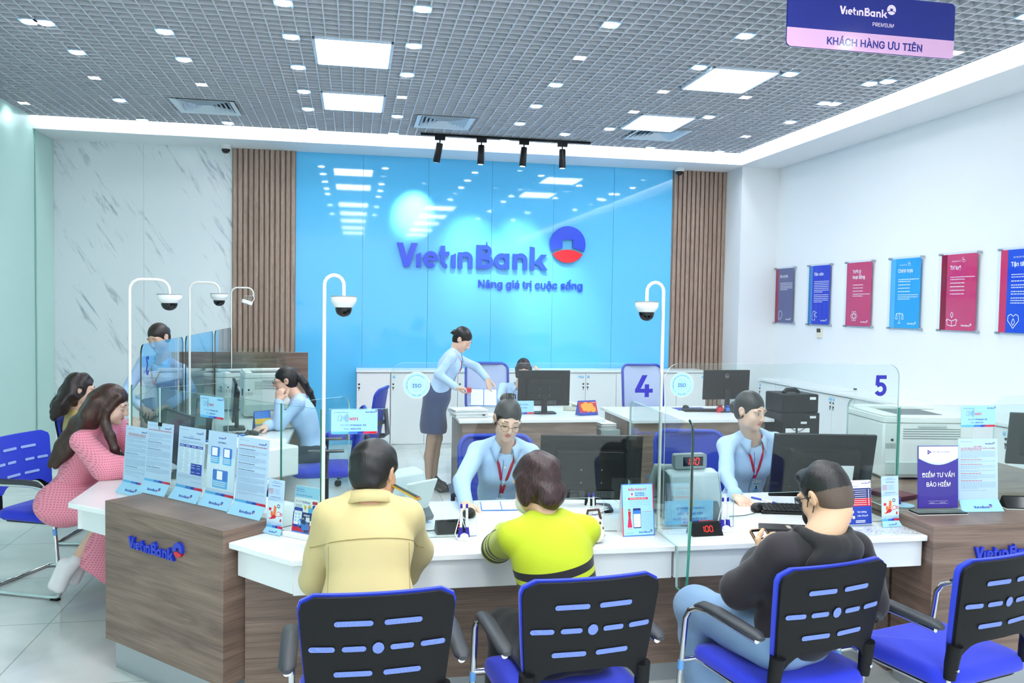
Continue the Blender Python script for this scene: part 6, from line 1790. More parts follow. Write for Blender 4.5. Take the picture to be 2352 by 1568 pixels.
# ------------------------------------------------------------ head and hands
def head_frame(yaw, pitch, roll):
    """yaw: direction of the face in the floor plane (deg), pitch: chin down positive, roll: tilt to the figure's right"""
    y, p, r = R(yaw), R(pitch), R(roll)
    f = np.array([math.cos(y)*math.cos(p), math.sin(y)*math.cos(p), -math.sin(p)])
    rt = np.array([math.sin(y), -math.cos(y), 0.]); up = np.cross(rt, f)
    rt2 = rt*math.cos(r)-up*math.sin(r); up2 = np.cross(rt2, f)
    return frame(rt2, f, up2)
def add_head(S, c, fr, s=1.0, male=False, k=1.0):
    L = lambda x, y, z: c+s*(np.array([x, y, z])@fr)
    E = lambda p, r, kk=.014, op='u': S.ell(L(*p), np.array(r)*s, fr, kk*k, op)
    w = 1.06 if male else 1.0
    E((0, -.012, .030), (.070*w, .090, .084))
    E((0, -.035, -.005), (.062*w, .062, .066), .02)
    E((0, .036, -.028), (.056*w, .052, .074), .022)
    E((0, .050, -.076), ((.034 if male else .028)*w, .031, .029), .024)
    for q in (-1, 1):
        E((q*.034, .052, -.034), (.024, .026, .028), .018); E((q*(.040 if male else .036)*w, .025, -.064), (.020, .03, .026), .022)
        E((q*.033, .074, .022), (.024, .012, .010), .012)
        E((q*.031, .092, .004), (.017, .012, .0095), .008, 's')
        E((q*.031, .0725, .0035), (.0145, .0115, .0115), .005)
        E((q*.0085, .094, -.031), (.0075, .009, .007), .006)
        E((q*.0705*w, -.008, -.004), (.0075, .017, .027), .006); E((q*.076*w, -.012, .006), (.005, .016, .018), .005); E((q*.0765*w, -.002, .002), (.005, .008, .014), .004, 's')
    E((0, .078, .012), (.010, .012, .016), .012)
    S.cone(L(0, .084, .010), L(0, .103, -.026), .0072*s, .0098*s, .009*k)
    E((0, .081, -.052), (.019, .012, .0052), .005); E((0, .080, -.0605), (.0155, .011, .0056), .005)
    S.cone(L(-.016, .0905, -.0562), L(.016, .0905, -.0562), .0016*s, .0016*s, .003, 's')
    E((0, .072, -.088), (.016, .016, .014), .014)
    return L
def add_hand(S, wrist, d, n, side, curl=.35, spread=.06, s=1.0, thumb=.6, k=.008):
    """d: direction of the fingers, n: out of the palm, side +1 when the thumb lies on the d x n side"""
    d = nrm(d); n = nrm(n-np.dot(n, d)*d); t = np.cross(d, n)*side
    wrist = np.asarray(wrist, float)
    P = lambda a, b, c: wrist+s*(d*a+t*b+n*c)
    fr = frame(t, d, n)
    S.ell(P(.045, .0, 0), np.array([.037, .052, .0145])*s, fr, .012); S.ell(P(.075, .002, -.001), np.array([.038, .022, .012])*s, fr, .012)
    S.cone(P(-.03, 0, 0), P(.015, 0, 0), .024*s, .022*s, .015, flat=(n, .8))
    for i, (off, L, r) in enumerate(((.029, .074, .0082), (.0095, .082, .0086), (-.0105, .076, .0082), (-.029, .060, .0073))):
        p = P(.082-.006*abs(i-1.2), off, .0); a = spread*(1.3-i); dd = nrm(d+t*a*.8)
        ang = 0; pts = [p]; c = curl*(1+.12*i)
        for seg, f in ((.45, .55), (.30, 1.0), (.25, .7)):
            ang += c*f; v = dd*math.cos(ang)+n*math.sin(ang); pts.append(pts[-1]+v*L*seg*s)
        S.chain(pts, [r*s, r*.98*s, r*.9*s, r*.78*s], k)
    b = P(.018, .026, .004); v1 = nrm(d*.62+t*.72+n*.28*thumb); v2 = nrm(d*.9+t*.28+n*.45*thumb)
    S.chain([b, b+v1*.042*s, b+v1*.042*s+v2*.032*s, b+v1*.042*s+v2*.032*s+nrm(v2+d*.5)*.024*s], [.0135*s, .0105*s, .0095*s, .008*s], .012)

LIP = np.array([.80, .42, .46])
def person(cfg):
    g = cfg.get; female = g('female', True); s = g('s', .95 if female else 1.02)
    base = np.array([cfg['pel'][0], cfg['pel'][1], 0.0]); hres = g('res', .0038)
    t = thing('person', cfg['label'], 'person', tuple(base))
    skin = g('skin', SKINF if female else SKINM)
    pel = np.asarray(cfg['pel'], float); nk = np.asarray(cfg['neck'], float)
    up = nrm(nk-pel)
    def fr_of(yaw):
        f = np.array([math.cos(R(yaw)), math.sin(R(yaw)), 0.]); f = nrm(f-np.dot(f, up)*up); return frame(np.cross(f, up), f, up)
    fs = fr_of(cfg['yaw']); fh = fr_of(g('hyaw', cfg['yaw'])); rt, fw = fs[0], fs[1]
    sw = g('sw', .165 if female else .195)
    T = lambda u, x=0., y=0.: pel+(nk-pel)*u+rt*x+fw*y
    sh = {q: nk-up*.072*s+rt*q*sw+np.array([0, 0, g('shz', {}).get(q, 0)]) for q in (-1, 1)}          # -1 left, +1 right
    hc = np.asarray(cfg['head'], float); hf = head_frame(*cfg['hrot'])
    # ---- skin
    H = Sdf(); L = add_head(H, hc, hf, s, not female)
    nb = nk-up*.03*s
    H.cone(L(0, -.028, -.06), nb, (.042 if female else .058)*s, (.047 if female else .064)*s, .02)
    H.cone(L(0, -.005, -.075), nb+fw*.015, .036*s, .05*s, .03)
    H.cone(nb-up*.045+rt*.03+fw*.012, nb-up*.045-rt*.03+fw*.012, .038*s, .038*s, .03)
    pieces = [H.mesh(hres, 1)+(0,)]
    B = Sdf()
    B.ell(T(.05), np.array([.125, .08, .09])*s, fh, .03); B.ell(T(.40), np.array([.095, .06, .14])*s, fs, .03); B.ell(T(.70), np.array([.11, .07, .12])*s, fs, .03)
    B.cone(sh[-1], sh[1], .026*s, .026*s, .02)
    arms = cfg['arms']
    for q in (-1, 1):
        a = arms[q]; B.cone(sh[q], a['e'], .028*s, .027*s, .02); B.cone(a['e'], a['w'], .027*s, .021*s, .015)
    legs = g('legs', {})
    for q, (kn, an) in legs.items():
        hj = pel+fh[0]*q*.085*s; B.cone(hj, kn, .075*s, .052*s, .03); B.cone(kn, np.asarray(kn)*.6+np.asarray(an)*.4-fh[1]*.012, .050*s, .048*s, .02); B.cone(np.asarray(kn)*.6+np.asarray(an)*.4-fh[1]*.012, an, .048*s, .030*s, .02)
    pieces.append(B.mesh(g('bres', .009), 2)+((1 if g('stockings') else 0),))
    for q in (-1, 1):
        a = arms[q]
        if a.get('hand') is None: continue
        S = Sdf(); d, n, cu = a['hand'][:3]
        S.cone(np.asarray(a['w'])-nrm(np.asarray(a['w'])-np.asarray(a['e']))*.07, a['w'], .028*s, .0235*s, .01)
        side = (-1 if q == 1 else 1)*(-1)
        add_hand(S, a['w'], np.asarray(d, float), np.asarray(n, float), side, cu, a.get('spread', .06), s*.97, a.get('thumb', .6))
        pieces.append(S.mesh(g('handres', .0034), 1)+(0,))
    lipc = L(0, .094, -.057)
    lip = np.array(g('lip', LIP))
    def col(V):
        C = np.ones((len(V), 3)); q = (V-lipc)@hf.T/s
        m = (np.abs(q[:, 1]) < .016) & ((q[:, 0]/.020)**2+((q[:, 2])/(.0098))**2 < 1)
        C[m] = lip; return C
    mesh_obj('body', pieces, [skin, SKINL], t, base, col)
    # ---- face details
    if g('face', True):
        def arc(P, r, nm, m):
            mb = MB(); mb.tube([tuple(L(*p)-base) for p in P], r, 6); mb.build(nm, m, t, angle=60)
        hm = g('hair', HBLK)
        for q in (-1, 1):
            arc([(q*.014, .0865, .0265), (q*.026, .0885, .0305), (q*.038, .0835, .030), (q*.047, .0745, .0255)], [.0016*s, .0022*s, .002*s, .0009*s], 'eyebrow', pm('brow brown', '#3a2b26', .7))
            ez = -.0035 if g('gaze', 'down') == 'down' else .0045
            ey = .0842 if g('gaze', 'down') == 'down' else .0855
            arc([(q*.0185, ey-.003, ez+.0005), (q*.026, ey, ez-.0012 if g('gaze', 'down') == 'down' else ez+.003), (q*.034, ey-.0005, ez-.0012 if g('gaze', 'down') == 'down' else ez+.0032), (q*.0425, ey-.0065, ez+.0022)], [.0007*s, .0013*s, .0014*s, .0009*s], 'eyelash', pm('lash black', '#15100f', .6))
            if g('gaze', 'down') != 'down':
                ct = L(q*.031, .0735, .0035)-base
                MB().ell(tuple(ct), (.0118*s,)*3, 14, 10).build('eye', pm('eye white', '#ece8e6', .2), t)
                gz = nrm(np.asarray(cfg['gaze'], float)); pc = ct+gz*.0085*s
                MB().ell(tuple(pc), (.0052*s,)*3, 12, 8).build('iris', pm('iris dark', '#1d120e', .15), t)
    # ---- upper garment
    top = g('top')
    if top:
        G = Sdf(); gi = g('loose', .0)
        G.ell(T(.06), np.array([.158+gi, .112+gi, .115])*s, fh, .04); G.ell(T(.38), np.array([.130+gi*1.2, .097+gi*1.3, .15])*s, fs, .06)
        G.ell(T(.70), np.array([.150+gi, .106+gi, .15])*s, fs, .06)
        if g('blouse'): G.ell(T(.22), np.array(g('blouse'))*s, fs, .05)
        if female:
            for q in (-1, 1): G.ell(T(.63, q*.062*s, .07*s), np.array([.058, .05, .055])*s, fs, .045)
        for q in (-1, 1):
            G.cone(nk-up*.018*s+rt*q*.05*s, sh[q], (.040+gi*.3)*s, (.044+gi*.3)*s, .03)
            a = arms[q]; sr = g('sleeve', (.050, .043, .035)); e = np.asarray(a['e'], float); w = np.asarray(a['w'], float)
            G.cone(sh[q], e, sr[0]*s, sr[1]*s, .028); cuff = w-nrm(w-e)*g('cuff', .012); G.cone(e, cuff, sr[1]*s, sr[2]*s, .022)
            if g('cuffs', True): G.cone(cuff-nrm(w-e)*.035, cuff, (sr[2]+.0025)*s, (sr[2]+.0015)*s, .004)
        nr = g('neckr', .060)*s
        G.cone(nb+up*.012+fw*g('neckf', .022), nb+up*.16+fw*(g('neckf', .022)+.03), nr, nr*1.3, .012, 's')
        if g('vneck', 0): G.cone(nb+fw*.10-up*g('vneck'), nb+fw*.10+up*.08, .012, .06, .012, 's')
        hem = g('hem')
        if hem is not None: G.half(np.asarray(pel)+up*hem, -up, .006, 's')
        G.disp = folds(g('fold', .0042), g('foldf', 26), g('seed', 1))
        V, Q = G.mesh(g('clothres', .0062), 1)
        to = mesh_obj(g('topname', 'shirt'), [(V, Q, 0)], top, t, base)
        if g('paint'):
            at = to.data.attributes.new('band', 'FLOAT', 'POINT'); at.data.foreach_set('value', g('paint')(V).astype(np.float32))
        t_sdf = G
    else: t_sdf = B
    # ---- shirt collar
    if g('collar'):
        cm = g('collarmat', SHIRT); V = []; F = []; N = 28
        for i in range(N+1):
            u = -1+2*i/N; a = u*R(g('collara', 148)); ca, sa = math.cos(a), math.sin(a)
            dv = -fw*ca+rt*sa; fl = max(0, abs(u)-.55)/.45
            r0 = .058*s*g('collarr', 1); ctr = nb+fw*.018*s
            top_ = ctr+dv*r0+up*(.042-.022*fl)*s; mid = ctr+dv*(r0+.013)+up*(.034-.026*fl)*s
            low = ctr+dv*(r0+.022+.016*fl)+up*(.002-.055*fl**1.3)*s+fw*.012*fl
            ins = ctr+dv*(r0-.002)+up*(.0-.02*fl)*s
            if fl > 0:           # lay the flap on the chest
                f = float(t_sdf.evalp(low[None])[0]); low = low+nrm(fw+dv*.4)*max(0, .006-f)*1.0
            V += [ins, top_, mid, low]
        for i in range(N):
            for j in range(3): a = i*4+j; F.append((a, a+1, a+5, a+4))
        mb = MB(); mb.add([tuple(v-base) for v in V], F); o = mb.build('collar', cm, t, angle=50)
        so = o.modifiers.new('cloth', 'SOLIDIFY'); so.thickness = .0028; so.offset = 0
    # ---- lanyard, badge, buttons
    if g('lanyard'):
        col2 = g('lanyard'); lan = MB()
        def on(x, u, lift=.003): return t_sdf.march(T(u, x, .32), -fw)+fw*lift
        ll = g('lanlow', .50)
        for q in (-1, 1):
            pts = [nb+rt*q*.052*s+fw*.03+up*.03*s, on(q*.052*s, .90), on(q*.036*s, .80), on(q*.018*s, .68), on(q*.002, ll+.05)]
            lan.tube([tuple(p-base) for p in pts], .0065*s, 8, flat=(.35, 1.25) if True else None, mi=0)
        o = lan.build('lanyard', col2, t, angle=60)
        pb = on(0, ll+.03); bc = on(g('badgex', 0)*s, ll-.09, .006)
        cl = MB(); cl.tube([tuple(pb-base), tuple((pb+bc)/2+fw*.002-base), tuple(bc+up*.05*s-base)], .003*s, 6); cl.build('clip', CHROME, t)
        M4 = Matrix(((rt[0], -fw[0], up[0], bc[0]-base[0]), (rt[1], -fw[1], up[1], bc[1]-base[1]), (rt[2], -fw[2], up[2], bc[2]-base[2]), (0, 0, 0, 1)))
        b = MB().at(M4); b.prism(rrect(-.029*s, .029*s, -.048*s, .045*s, .004), -.0015, .0015, 'y'); bo = b.build('badge', pm('badge holder', '#d4e6f2', .15), t, smooth=False)
        p = MB().at(M4); p.rect(-.025*s, .025*s, -.042*s, .030*s, -.0018, 0); put_logo(p, -.02*s, .020*s, .0055*s, -.0022, 1, 2); p.rect(-.012*s, .012*s, -.018*s, .012*s, -.0022, 3); p.disc(0, .0, .006*s, -.0026, 4, 12); p.poly([(-.010*s, -.018*s), (.010*s, -.018*s), (.006*s, -.006*s), (-.006*s, -.006*s)], -.0026, 1); p.ring(0, .002*s, .003*s, .0062*s, -.0028, 5, 0, 180, 10); p.rect(-.018*s, .018*s, -.030*s, -.027*s, -.0022, 1); p.rect(-.014*s, .014*s, -.036*s, -.034*s, -.0022, 1)
        p.build('badge_print', [SKYBLUE, NAVY, RED, PAPER, SKINF, BLACKP], bo, smooth=False)
    if g('buttons'):
        bt = MB()
        for u in g('buttons'):
            p = t_sdf.march(T(u, g('btnx', 0), .3), -fw)-base; bt.tube([tuple(p-fw*.001), tuple(p+fw*.0025)], .0052, 12)
        bt.build('button', pm('button white', '#f3f4f6', .3), t)
        pts = [tuple(t_sdf.march(T(u, g('btnx', 0)+.012, .3), -fw)+fw*.0012-base) for u in np.linspace(.86, .2, 12)]
        MB().tube(pts, .0014, 5).build('placket', pm('placket navy', '#2f4d86', .7), t)
    return dict(t=t, base=base, L=L, hf=hf, s=s, pel=pel, nk=nk, up=up, rt=rt, fw=fw, fh=fh, sh=sh, T=T, sdf=t_sdf, hc=hc, nb=nb)

def hair_obj(P, S, mat, h=.0042, name='hair', smooth=1, cut=None):
    V, Q = S.mesh(h, smooth); return mesh_obj(name, [(V, Q, 0)], mat, P['t'], P['base'])
def hair_cap(P, grow=1.0, front=.0, ears=True, nape=-.075, male=False, k=.012, fz=0.0):
    """close cap of hair with the face, ears and neck left clear"""
    S = Sdf(); L, hf, s = P['L'], P['hf'], P['s']; w = 1.06 if male else 1.0
    E = lambda p, r, kk=k, op='u': S.ell(L(*p), np.array(r)*s, hf, kk, op)
    E((0, -.014, .032), (.0755*w*grow, .0955*grow, .0895*grow)); E((0, -.038, -.012), (.0675*w*grow, .066*grow, .074*grow), .02)
    E((0, .112+front, -.030+fz), (.064, .060, .098), .012, 's')
    for q in (-1, 1):
        E((q*.062, .086+front, -.03), (.034, .052, .075), .014, 's')
        if ears: E((q*.082, -.004, -.018), (.022, .026, .042), .01, 's')
    S.half(L(0, -.05, nape), (hf[1]*.38-hf[2]*.92), .012, 's')
    return S
def glasses(P, col, rimless_low=True, r=.0011):
    L, s, b = P['L'], P['s'], P['base']; f = MB()
    o = pm('spectacle '+col, col, .3, .2)
    for q in (-1, 1):
        c = [L(q*(.033+.0235*math.cos(a)*(1.0)), .106-.004*abs(math.cos(a))-.010*(math.cos(a) > .3)*math.cos(a)**2, -.004+.0165*math.sin(a)*(1 if math.sin(a) > 0 else 1.1)) for a in [2*PI*i/24 for i in range(24)]]
        f.tube([tuple(p-b) for p in c], .0009*s, 6, closed=True)
        tp = [L(q*(.033+.0235*math.cos(a)), .1065-.004*abs(math.cos(a))-.010*(math.cos(a) > .3)*math.cos(a)**2, -.004+.0168*math.sin(a)) for a in [R(10+8*i) for i in range(21)]]
        f.tube([tuple(p-b) for p in tp], .0015*s, 6)
        f.tube([tuple(p-b) for p in (L(q*.056, .094, .004), L(q*.070, .075, .006), L(q*.0765, .02, .004), L(q*.0775, -.012, .0))], .0014*s, 6)
    f.tube([tuple(p-b) for p in (L(-.010, .1055, .001), L(0, .109, .004), L(.010, .1055, .001))], .0013*s, 6)
    go = f.build('glasses', o, P['t'], angle=60)
    return go
# ------------------------------------------------------------ the people
LANY = pm('lanyard red', '#c2243c', .6); LANB = pm('lanyard blue red', '#b52548', .6)
Z = np.array([0, 0, 1.])
def bun(P, c, r, mat, h=.005, fr=None):
    S = Sdf(); L, s = P['L'], P['s']; S.ell(L(*c), np.array(r)*s, P['hf'], .01); S.disp = folds(.004, 90, 3); return hair_obj(P, S, mat, h, 'hair_bun')

# teller in glasses at window 4
W4 = dict(label='person in a pale blue shirt and glasses with high black bun, working behind window 4', pel=(.80, 4.60, .53), neck=(.822, 4.42, 1.022), yaw=-93, head=(.812, 4.335, 1.146), hrot=(-88, 20, -7), sw=.152, res=.0030,
    top=SHIRT, collar=True, lanyard=LANB, lanlow=.42, badgex=.0, buttons=(.78, .62, .46, .3), hem=-.02, clothres=.0055, fold=.005, seed=4,
    arms={1: dict(e=(.560, 4.24, .835), w=(.543, 3.965, .788), hand=((.05, -1, -.22), (0, .1, -1), .42), spread=.10), -1: dict(e=(1.02, 4.28, .812), w=(.90, 4.05, .793), hand=((-.9, -.4, -.1), (0, 0, -1), .3))})
P = person(W4)
S = hair_cap(P, nape=-.08, fz=-.004); hair_obj(P, S, HBLK, .0036)
b = bun(P, (.012, -.066, .098), (.036, .030, .030), HRED)
c = MB(); L = P['L']
for i in range(5): c.tube([tuple(L(-.03+.012*i, -.035, .118)-P['base']), tuple(L(-.028+.012*i, -.055, .138-.002*abs(i-2))-P['base']), tuple(L(-.025+.011*i, -.075, .125)-P['base'])], .0042, 6)
c.build('hair_claw', BLACKG, P['t'])
glasses(P, '#1c1a1c')
for q in (-1, 1): MB().ell(tuple(L(q*.078, -.004, -.03)-P['base']), (.003,)*3, 8, 6).build('earring', pm('gold', '#c9a34a', .25, 1), P['t'])
MB().tube([tuple(np.array((.90, 4.05, .79))+np.array((-.072+.0095*math.cos(a), -.05+.0*a, .0+.0095*math.sin(a)))-P['base']) for a in [2*PI*i/10 for i in range(10)]], .0012, 5, closed=True).build('ring', pm('gold', '#c9a34a'), P['t'])
w = MB(); w.tube([(.543+.026*math.cos(a)-P['base'][0], 3.972-P['base'][1], .787+.023*math.sin(a)) for a in [2*PI*i/14 for i in range(14)]], .004, 6, closed=True); w.build('wristband', BLACKP, P['t'])

# teller at window 5
W5 = dict(label='person in a pale blue shirt with low dark bun and red lanyard, behind window 5', pel=(2.36, 4.72, .53), neck=(2.315, 4.51, 1.028), yaw=-92, head=(2.255, 4.425, 1.172), hrot=(-64, 12, 0), sw=.152, res=.0032, gaze=(.55, -.80, -.30),
    top=SHIRT, collar=True, lanyard=LANY, lanlow=.50, badgex=-.03, buttons=(.70, .54, .38, .22), hem=-.02, clothres=.0055, seed=9, fold=.005, btnx=.0,
    arms={1: dict(e=(2.075, 4.33, .815), w=(1.955, 3.965, .790), hand=((.12, -1, -.25), (0, .1, -1), .40), spread=.1), -1: dict(e=(2.53, 4.42, .80), w=(2.46, 4.15, .785), hand=((-.3, -.9, -.1), (0, 0, -1), .3))})
P = person(W5)
S = hair_cap(P, nape=-.075); hair_obj(P, S, HBLK, .0037)
bun(P, (0, -.112, -.012), (.040, .034, .042), HBLK)
MB().ell(tuple(P['L'](.078, -.002, -.032)-P['base']), (.004, .004, .007), 8, 6).build('earring', pm('gold', '#c9a34a', .25, 1), P['t'])
w = MB(); w.tube([(1.958+.026*math.cos(a)-P['base'][0], 3.975-P['base'][1], .790+.023*math.sin(a)) for a in [2*PI*i/14 for i in range(14)]], .004, 6, closed=True); w.build('wristband', BLACKP, P['t'])

# standing woman in a skirt
hx, hy = .745, 7.76
WS = dict(label='standing person in pale blue shirt, navy skirt and black heels bending over a desk', pel=(hx+.045, hy, .935), neck=(.945, 7.75, 1.332), yaw=-12, hyaw=-8, head=(1.005, 7.722, 1.430), hrot=(-28, 36, -4), sw=.145, s=.93, res=.004,
    top=SHIRT, collar=True, lanyard=LANB, lanlow=.55, hem=-.035, buttons=(.8, .6, .4), clothres=.0062, seed=2, fold=.006, stockings=True,
    arms={1: dict(e=(.770, 7.56, 1.115), w=(.925, 7.47, 1.005), hand=((1, -.12, -.12), (-.1, -.2, -1), .55), thumb=.9), -1: dict(e=(1.165, 7.83, 1.165), w=(1.245, 7.70, 1.065), hand=((.18, -.35, -1), (.6, -.7, -.2), .3), spread=.1)},
    legs={1: ((.725, 7.70, .49), (.700, 7.70, .115)), -1: ((.790, 7.80, .49), (.765, 7.82, .115))})
P = person(WS)
S = Sdf(); T = P['T']; fr0 = frame((0, -1., 0), (1., 0, 0), (0, 0, 1.))
S.ell((hx+.075, hy, 1.00), (.118, .098, .08), fr0, .04); S.ell((hx+.035, hy, .90), (.165, .130, .13), fr0, .05); S.ell((hx+.005, hy, .72), (.165, .118, .20), fr0, .06); S.ell((hx+.005, hy, .60), (.155, .122, .16), fr0, .05)
S.half((hx, hy, .555), (0, 0, -1.), .004); S.half((hx+.06, hy, 1.035), (.25, 0, 1.), .004); S.disp = folds(.004, 18, 8)
V, Q = S.mesh(.008, 2); mesh_obj('skirt', [(V, Q, 0)], NSKIRT, P['t'], P['base'])
for q, an in ((1, (.700, 7.70)), (-1, (.765, 7.82))):
    d = nrm((1, -.12, 0)); a = np.array([an[0], an[1], 0.])
    S = Sdf(); heel = a-d*.025
    S.cone(heel+Z*.092, a+d*.05+Z*.060, .030, .027, .02); S.cone(a+d*.05+Z*.052, a+d*.125+Z*.022, .030, .033, .02, flat=(Z, .75)); S.cone(a+d*.12+Z*.020, a+d*.185+Z*.014, .031, .012, .02, flat=(Z, .6))
    S.cone(a+d*.01+Z*.135, a+d*.085+Z*.075, .026, .024, .01, 's')
    V, Q = S.mesh(.0045, 1); so = mesh_obj('high_heel', [(V, Q, 0)], pm('black patent', '#0c0c0e', .2), P['t'], P['base'])
    MB().tube([tuple(heel+Z*.085-P['base']), tuple(heel-d*.010+Z*.03-P['base']), tuple(heel-d*.006+Z*.0008-P['base'])], [.016, .006, .0045], 8).build('stiletto', pm('black patent', '#0c0c0e'), so)
    S = Sdf(); S.cone(a+Z*.13, a+d*.03+Z*.085, .028, .026, .02); S.cone(a+d*.02+Z*.085, a+d*.10+Z*.05, .026, .022, .02); V, Q = S.mesh(.006, 1); mesh_obj('foot', [(V, Q, 0)], SKINL, P['t'], P['base'])
S = hair_cap(P, nape=-.07); S.ell(P['L'](0, -.04, .06), np.array([.066, .07, .06])*.93, P['hf'], .03); S.disp = folds(.002, 60, 5); hair_obj(P, S, HBLK, .0042)
S = Sdf(); L = P['L']
S.ell(L(0, -.105, .012), (.034, .034, .03), P['hf'], .01); S.cone(L(.01, -.11, .0), L(.03, -.15, -.03), .014, .004, .01); S.cone(L(-.02, -.12, .0), L(-.02, -.155, -.015), .012, .004, .01); S.disp = folds(.004, 90, 3); hair_obj(P, S, HBLK, .005, 'hair_bun')
t = thing('rubber_stamp', 'small red seal held in the right hand of the standing woman', 'stamp', (1.035, 7.445, .985), R(-10))
MB().prism(rrect(-.02, .025, -.02, .02, .008), -.018, .02).build('body', RED, t, bevel=.004); MB().prism(rrect(-.016, .02, -.016, .016, .006), .0202, .032).build('cap', pm('seal rose', '#c88a96', .4), t)
t = thing('passbook', 'open blue-edged passbook under the left hand of the standing woman', 'booklet', (1.20, 7.62, .90), R(-8))
Tm = Matrix.Rotation(R(62), 4, 'X')
MB().at(Tm).box(-.125, .125, -.085, .085, 0, .003).build('cover', MIDBLUE, t)
p_ = MB().at(Tm); p_.box(-.12, -.004, -.08, .08, .003, .004); p_.box(.004, .12, -.08, .08, .003, .004); p_.build('pages', PAPER, t)
tag(MB().box(1.085, 1.315, 7.60, 7.82, .7505, .818).build('document_box', pm('box pale', '#e6edf2', .5)), 'pale document box that the open passbook leans on', 'box')

# manager seated at the back
PM = person(dict(label='seated person with a dark bob, half hidden behind the manager monitor', pel=(1.66, 8.55, .53), neck=(1.70, 8.42, .945), yaw=-100, head=(1.722, 8.335, 1.105), hrot=(-98, 22, 0), sw=.165, s=.94, res=.0045,
    top=SHIRT, collar=True, hem=-.02, clothres=.007, seed=12, arms={1: dict(e=(1.47, 8.28, .80), w=(1.56, 8.02, .79), hand=((.5, -.8, -.1), (0, 0, -1), .3)), -1: dict(e=(1.98, 8.25, .84), w=(1.87, 8.20, 1.03), hand=((-.25, .1, 1), (-.9, .3, 0), .4))}))
S = hair_cap(PM, 1.05, nape=-.13, ears=False)
for q in (-1, 1): S.cone(PM['L'](q*.068, .015, .02), PM['L'](q*.066, .02, -.075), .026, .018, .02)
hair_obj(PM, S, HDK, .0048); glasses(PM, '#8a6f5a')

# ponytailed teller, in profile
PY = person(dict(label='person with a black ponytail and glasses, cheek on fist, at the left station', pel=(-.30, 6.77, .54), neck=(-.425, 6.845, 1.005), yaw=178, head=(-.530, 6.845, 1.128), hrot=(183, 12, 0), sw=.148, s=.94, res=.0036, gaze=(-1, .0, -.25),
    top=SHIRT, collar=True, hem=-.03, clothres=.0058, seed=21, fold=.006, arms={-1: dict(e=(-.555, 6.62, .800), w=(-.565, 6.665, .985), hand=((.05, .22, 1), (.3, .9, -.1), 1.15), thumb=.2), 1: dict(e=(-.50, 6.98, .79), w=(-.655, 6.58, .80), hand=((-.75, -.75, -.15), (0, .0, -1), .4))},
    legs={-1: ((-.62, 6.62, .50), (-.55, 6.62, .10)), 1: ((-.62, 6.86, .50), (-.55, 6.86, .10))}))
S = hair_cap(PY, nape=-.085); hair_obj(PY, S, HBLK, .0038)
L = PY['L']; S = Sdf(); S.chain([L(0, -.085, .012), L(0, -.118, .0), L(0, -.150, -.06), L(.01, -.175, -.14), L(.015, -.19, -.22), L(.015, -.195, -.27)], [.018, .026, .032, .027, .018, .006], .02); S.disp = folds(.003, 60, 4, (0, 0, .2)); hair_obj(PY, S, HBLK, .0045, 'ponytail')
MB().tube([tuple(L(.02*math.cos(a), -.098+.004*math.sin(a), .008+.02*math.sin(a))-PY['base']) for a in [2*PI*i/12 for i in range(12)]], .005, 6, closed=True).build('hair_tie', BLACKP, PY['t'])
glasses(PY, '#141416', r=.002)
def trousers(P, mat, name='trousers', legs=None, r=(.092, .070, .058), h=.009, seed=3, amp=.005):
    S = Sdf(); s = P['s']; pel, fh = P['pel'], P['fh']
    S.ell(pel+P['up']*.0, np.array([.165, .118, .10])*s, fh, .04)
    for q, (kn, an) in legs.items():
        kn = np.asarray(kn, float); an = np.asarray(an, float); hj = pel+fh[0]*q*.085*s-Z*.01; S.cone(hj, kn, r[0]*s, r[1]*s, .04); S.cone(kn, an, r[1]*s*.98, r[2]*s, .03)
    S.disp = folds(amp, 24, seed); V, Q = S.mesh(h, 1); return mesh_obj(name, [(V, Q, 0)], mat, P['t'], P['base'])
trousers(PY, NTROU, 'trousers', {-1: ((-.66, 6.64, .53), (-.60, 6.64, .12)), 1: ((-.66, 6.87, .53), (-.60, 6.87, .12))})

# staff member standing behind the blue-reflecting glass
P3 = person(dict(label='standing person in a pale blue shirt with dark bun, seen partly through blue-reflecting glass', pel=(-1.56, 7.26, .86), neck=(-1.52, 7.15, 1.285), yaw=-108, head=(-1.535, 7.075, 1.455), hrot=(-118, 24, 4), sw=.165, s=.97, res=.0045, top=SHIRT, collar=True, lanyard=LANB, hem=-.05, clothres=.007, seed=31,
    arms={1: dict(e=(-1.78, 7.05, 1.02), w=(-1.62, 6.86, .92), hand=((.6, -.6, -.2), (0, -.2, -1), .5)), -1: dict(e=(-1.30, 7.13, 1.02), w=(-1.42, 6.90, .93), hand=((-.7, -.5, -.2), (0, -.2, -1), .5))}, legs={1: ((-1.65, 7.22, .46), (-1.65, 7.26, .08)), -1: ((-1.48, 7.22, .46), (-1.48, 7.26, .08))}))
trousers(P3, NTROU, 'trousers', {1: ((-1.65, 7.22, .46), (-1.65, 7.26, .06)), -1: ((-1.48, 7.22, .46), (-1.48, 7.26, .06))})
for x in (-1.65, -1.48):
    S = Sdf(); S.cone((x, 7.27, .04), (x-.03, 7.12, .03), .04, .03, .02); S.half((x, 7.2, .002), (0, 0, -1.)); V, Q = S.mesh(.007, 1); mesh_obj('shoe', [(V, Q, 0)], BLACKP, P3['t'], P3['base'])
S = hair_cap(P3, nape=-.075); hair_obj(P3, S, HDK, .0045); bun(P3, (.0, -.108, .012), (.036, .03, .036), HDK)

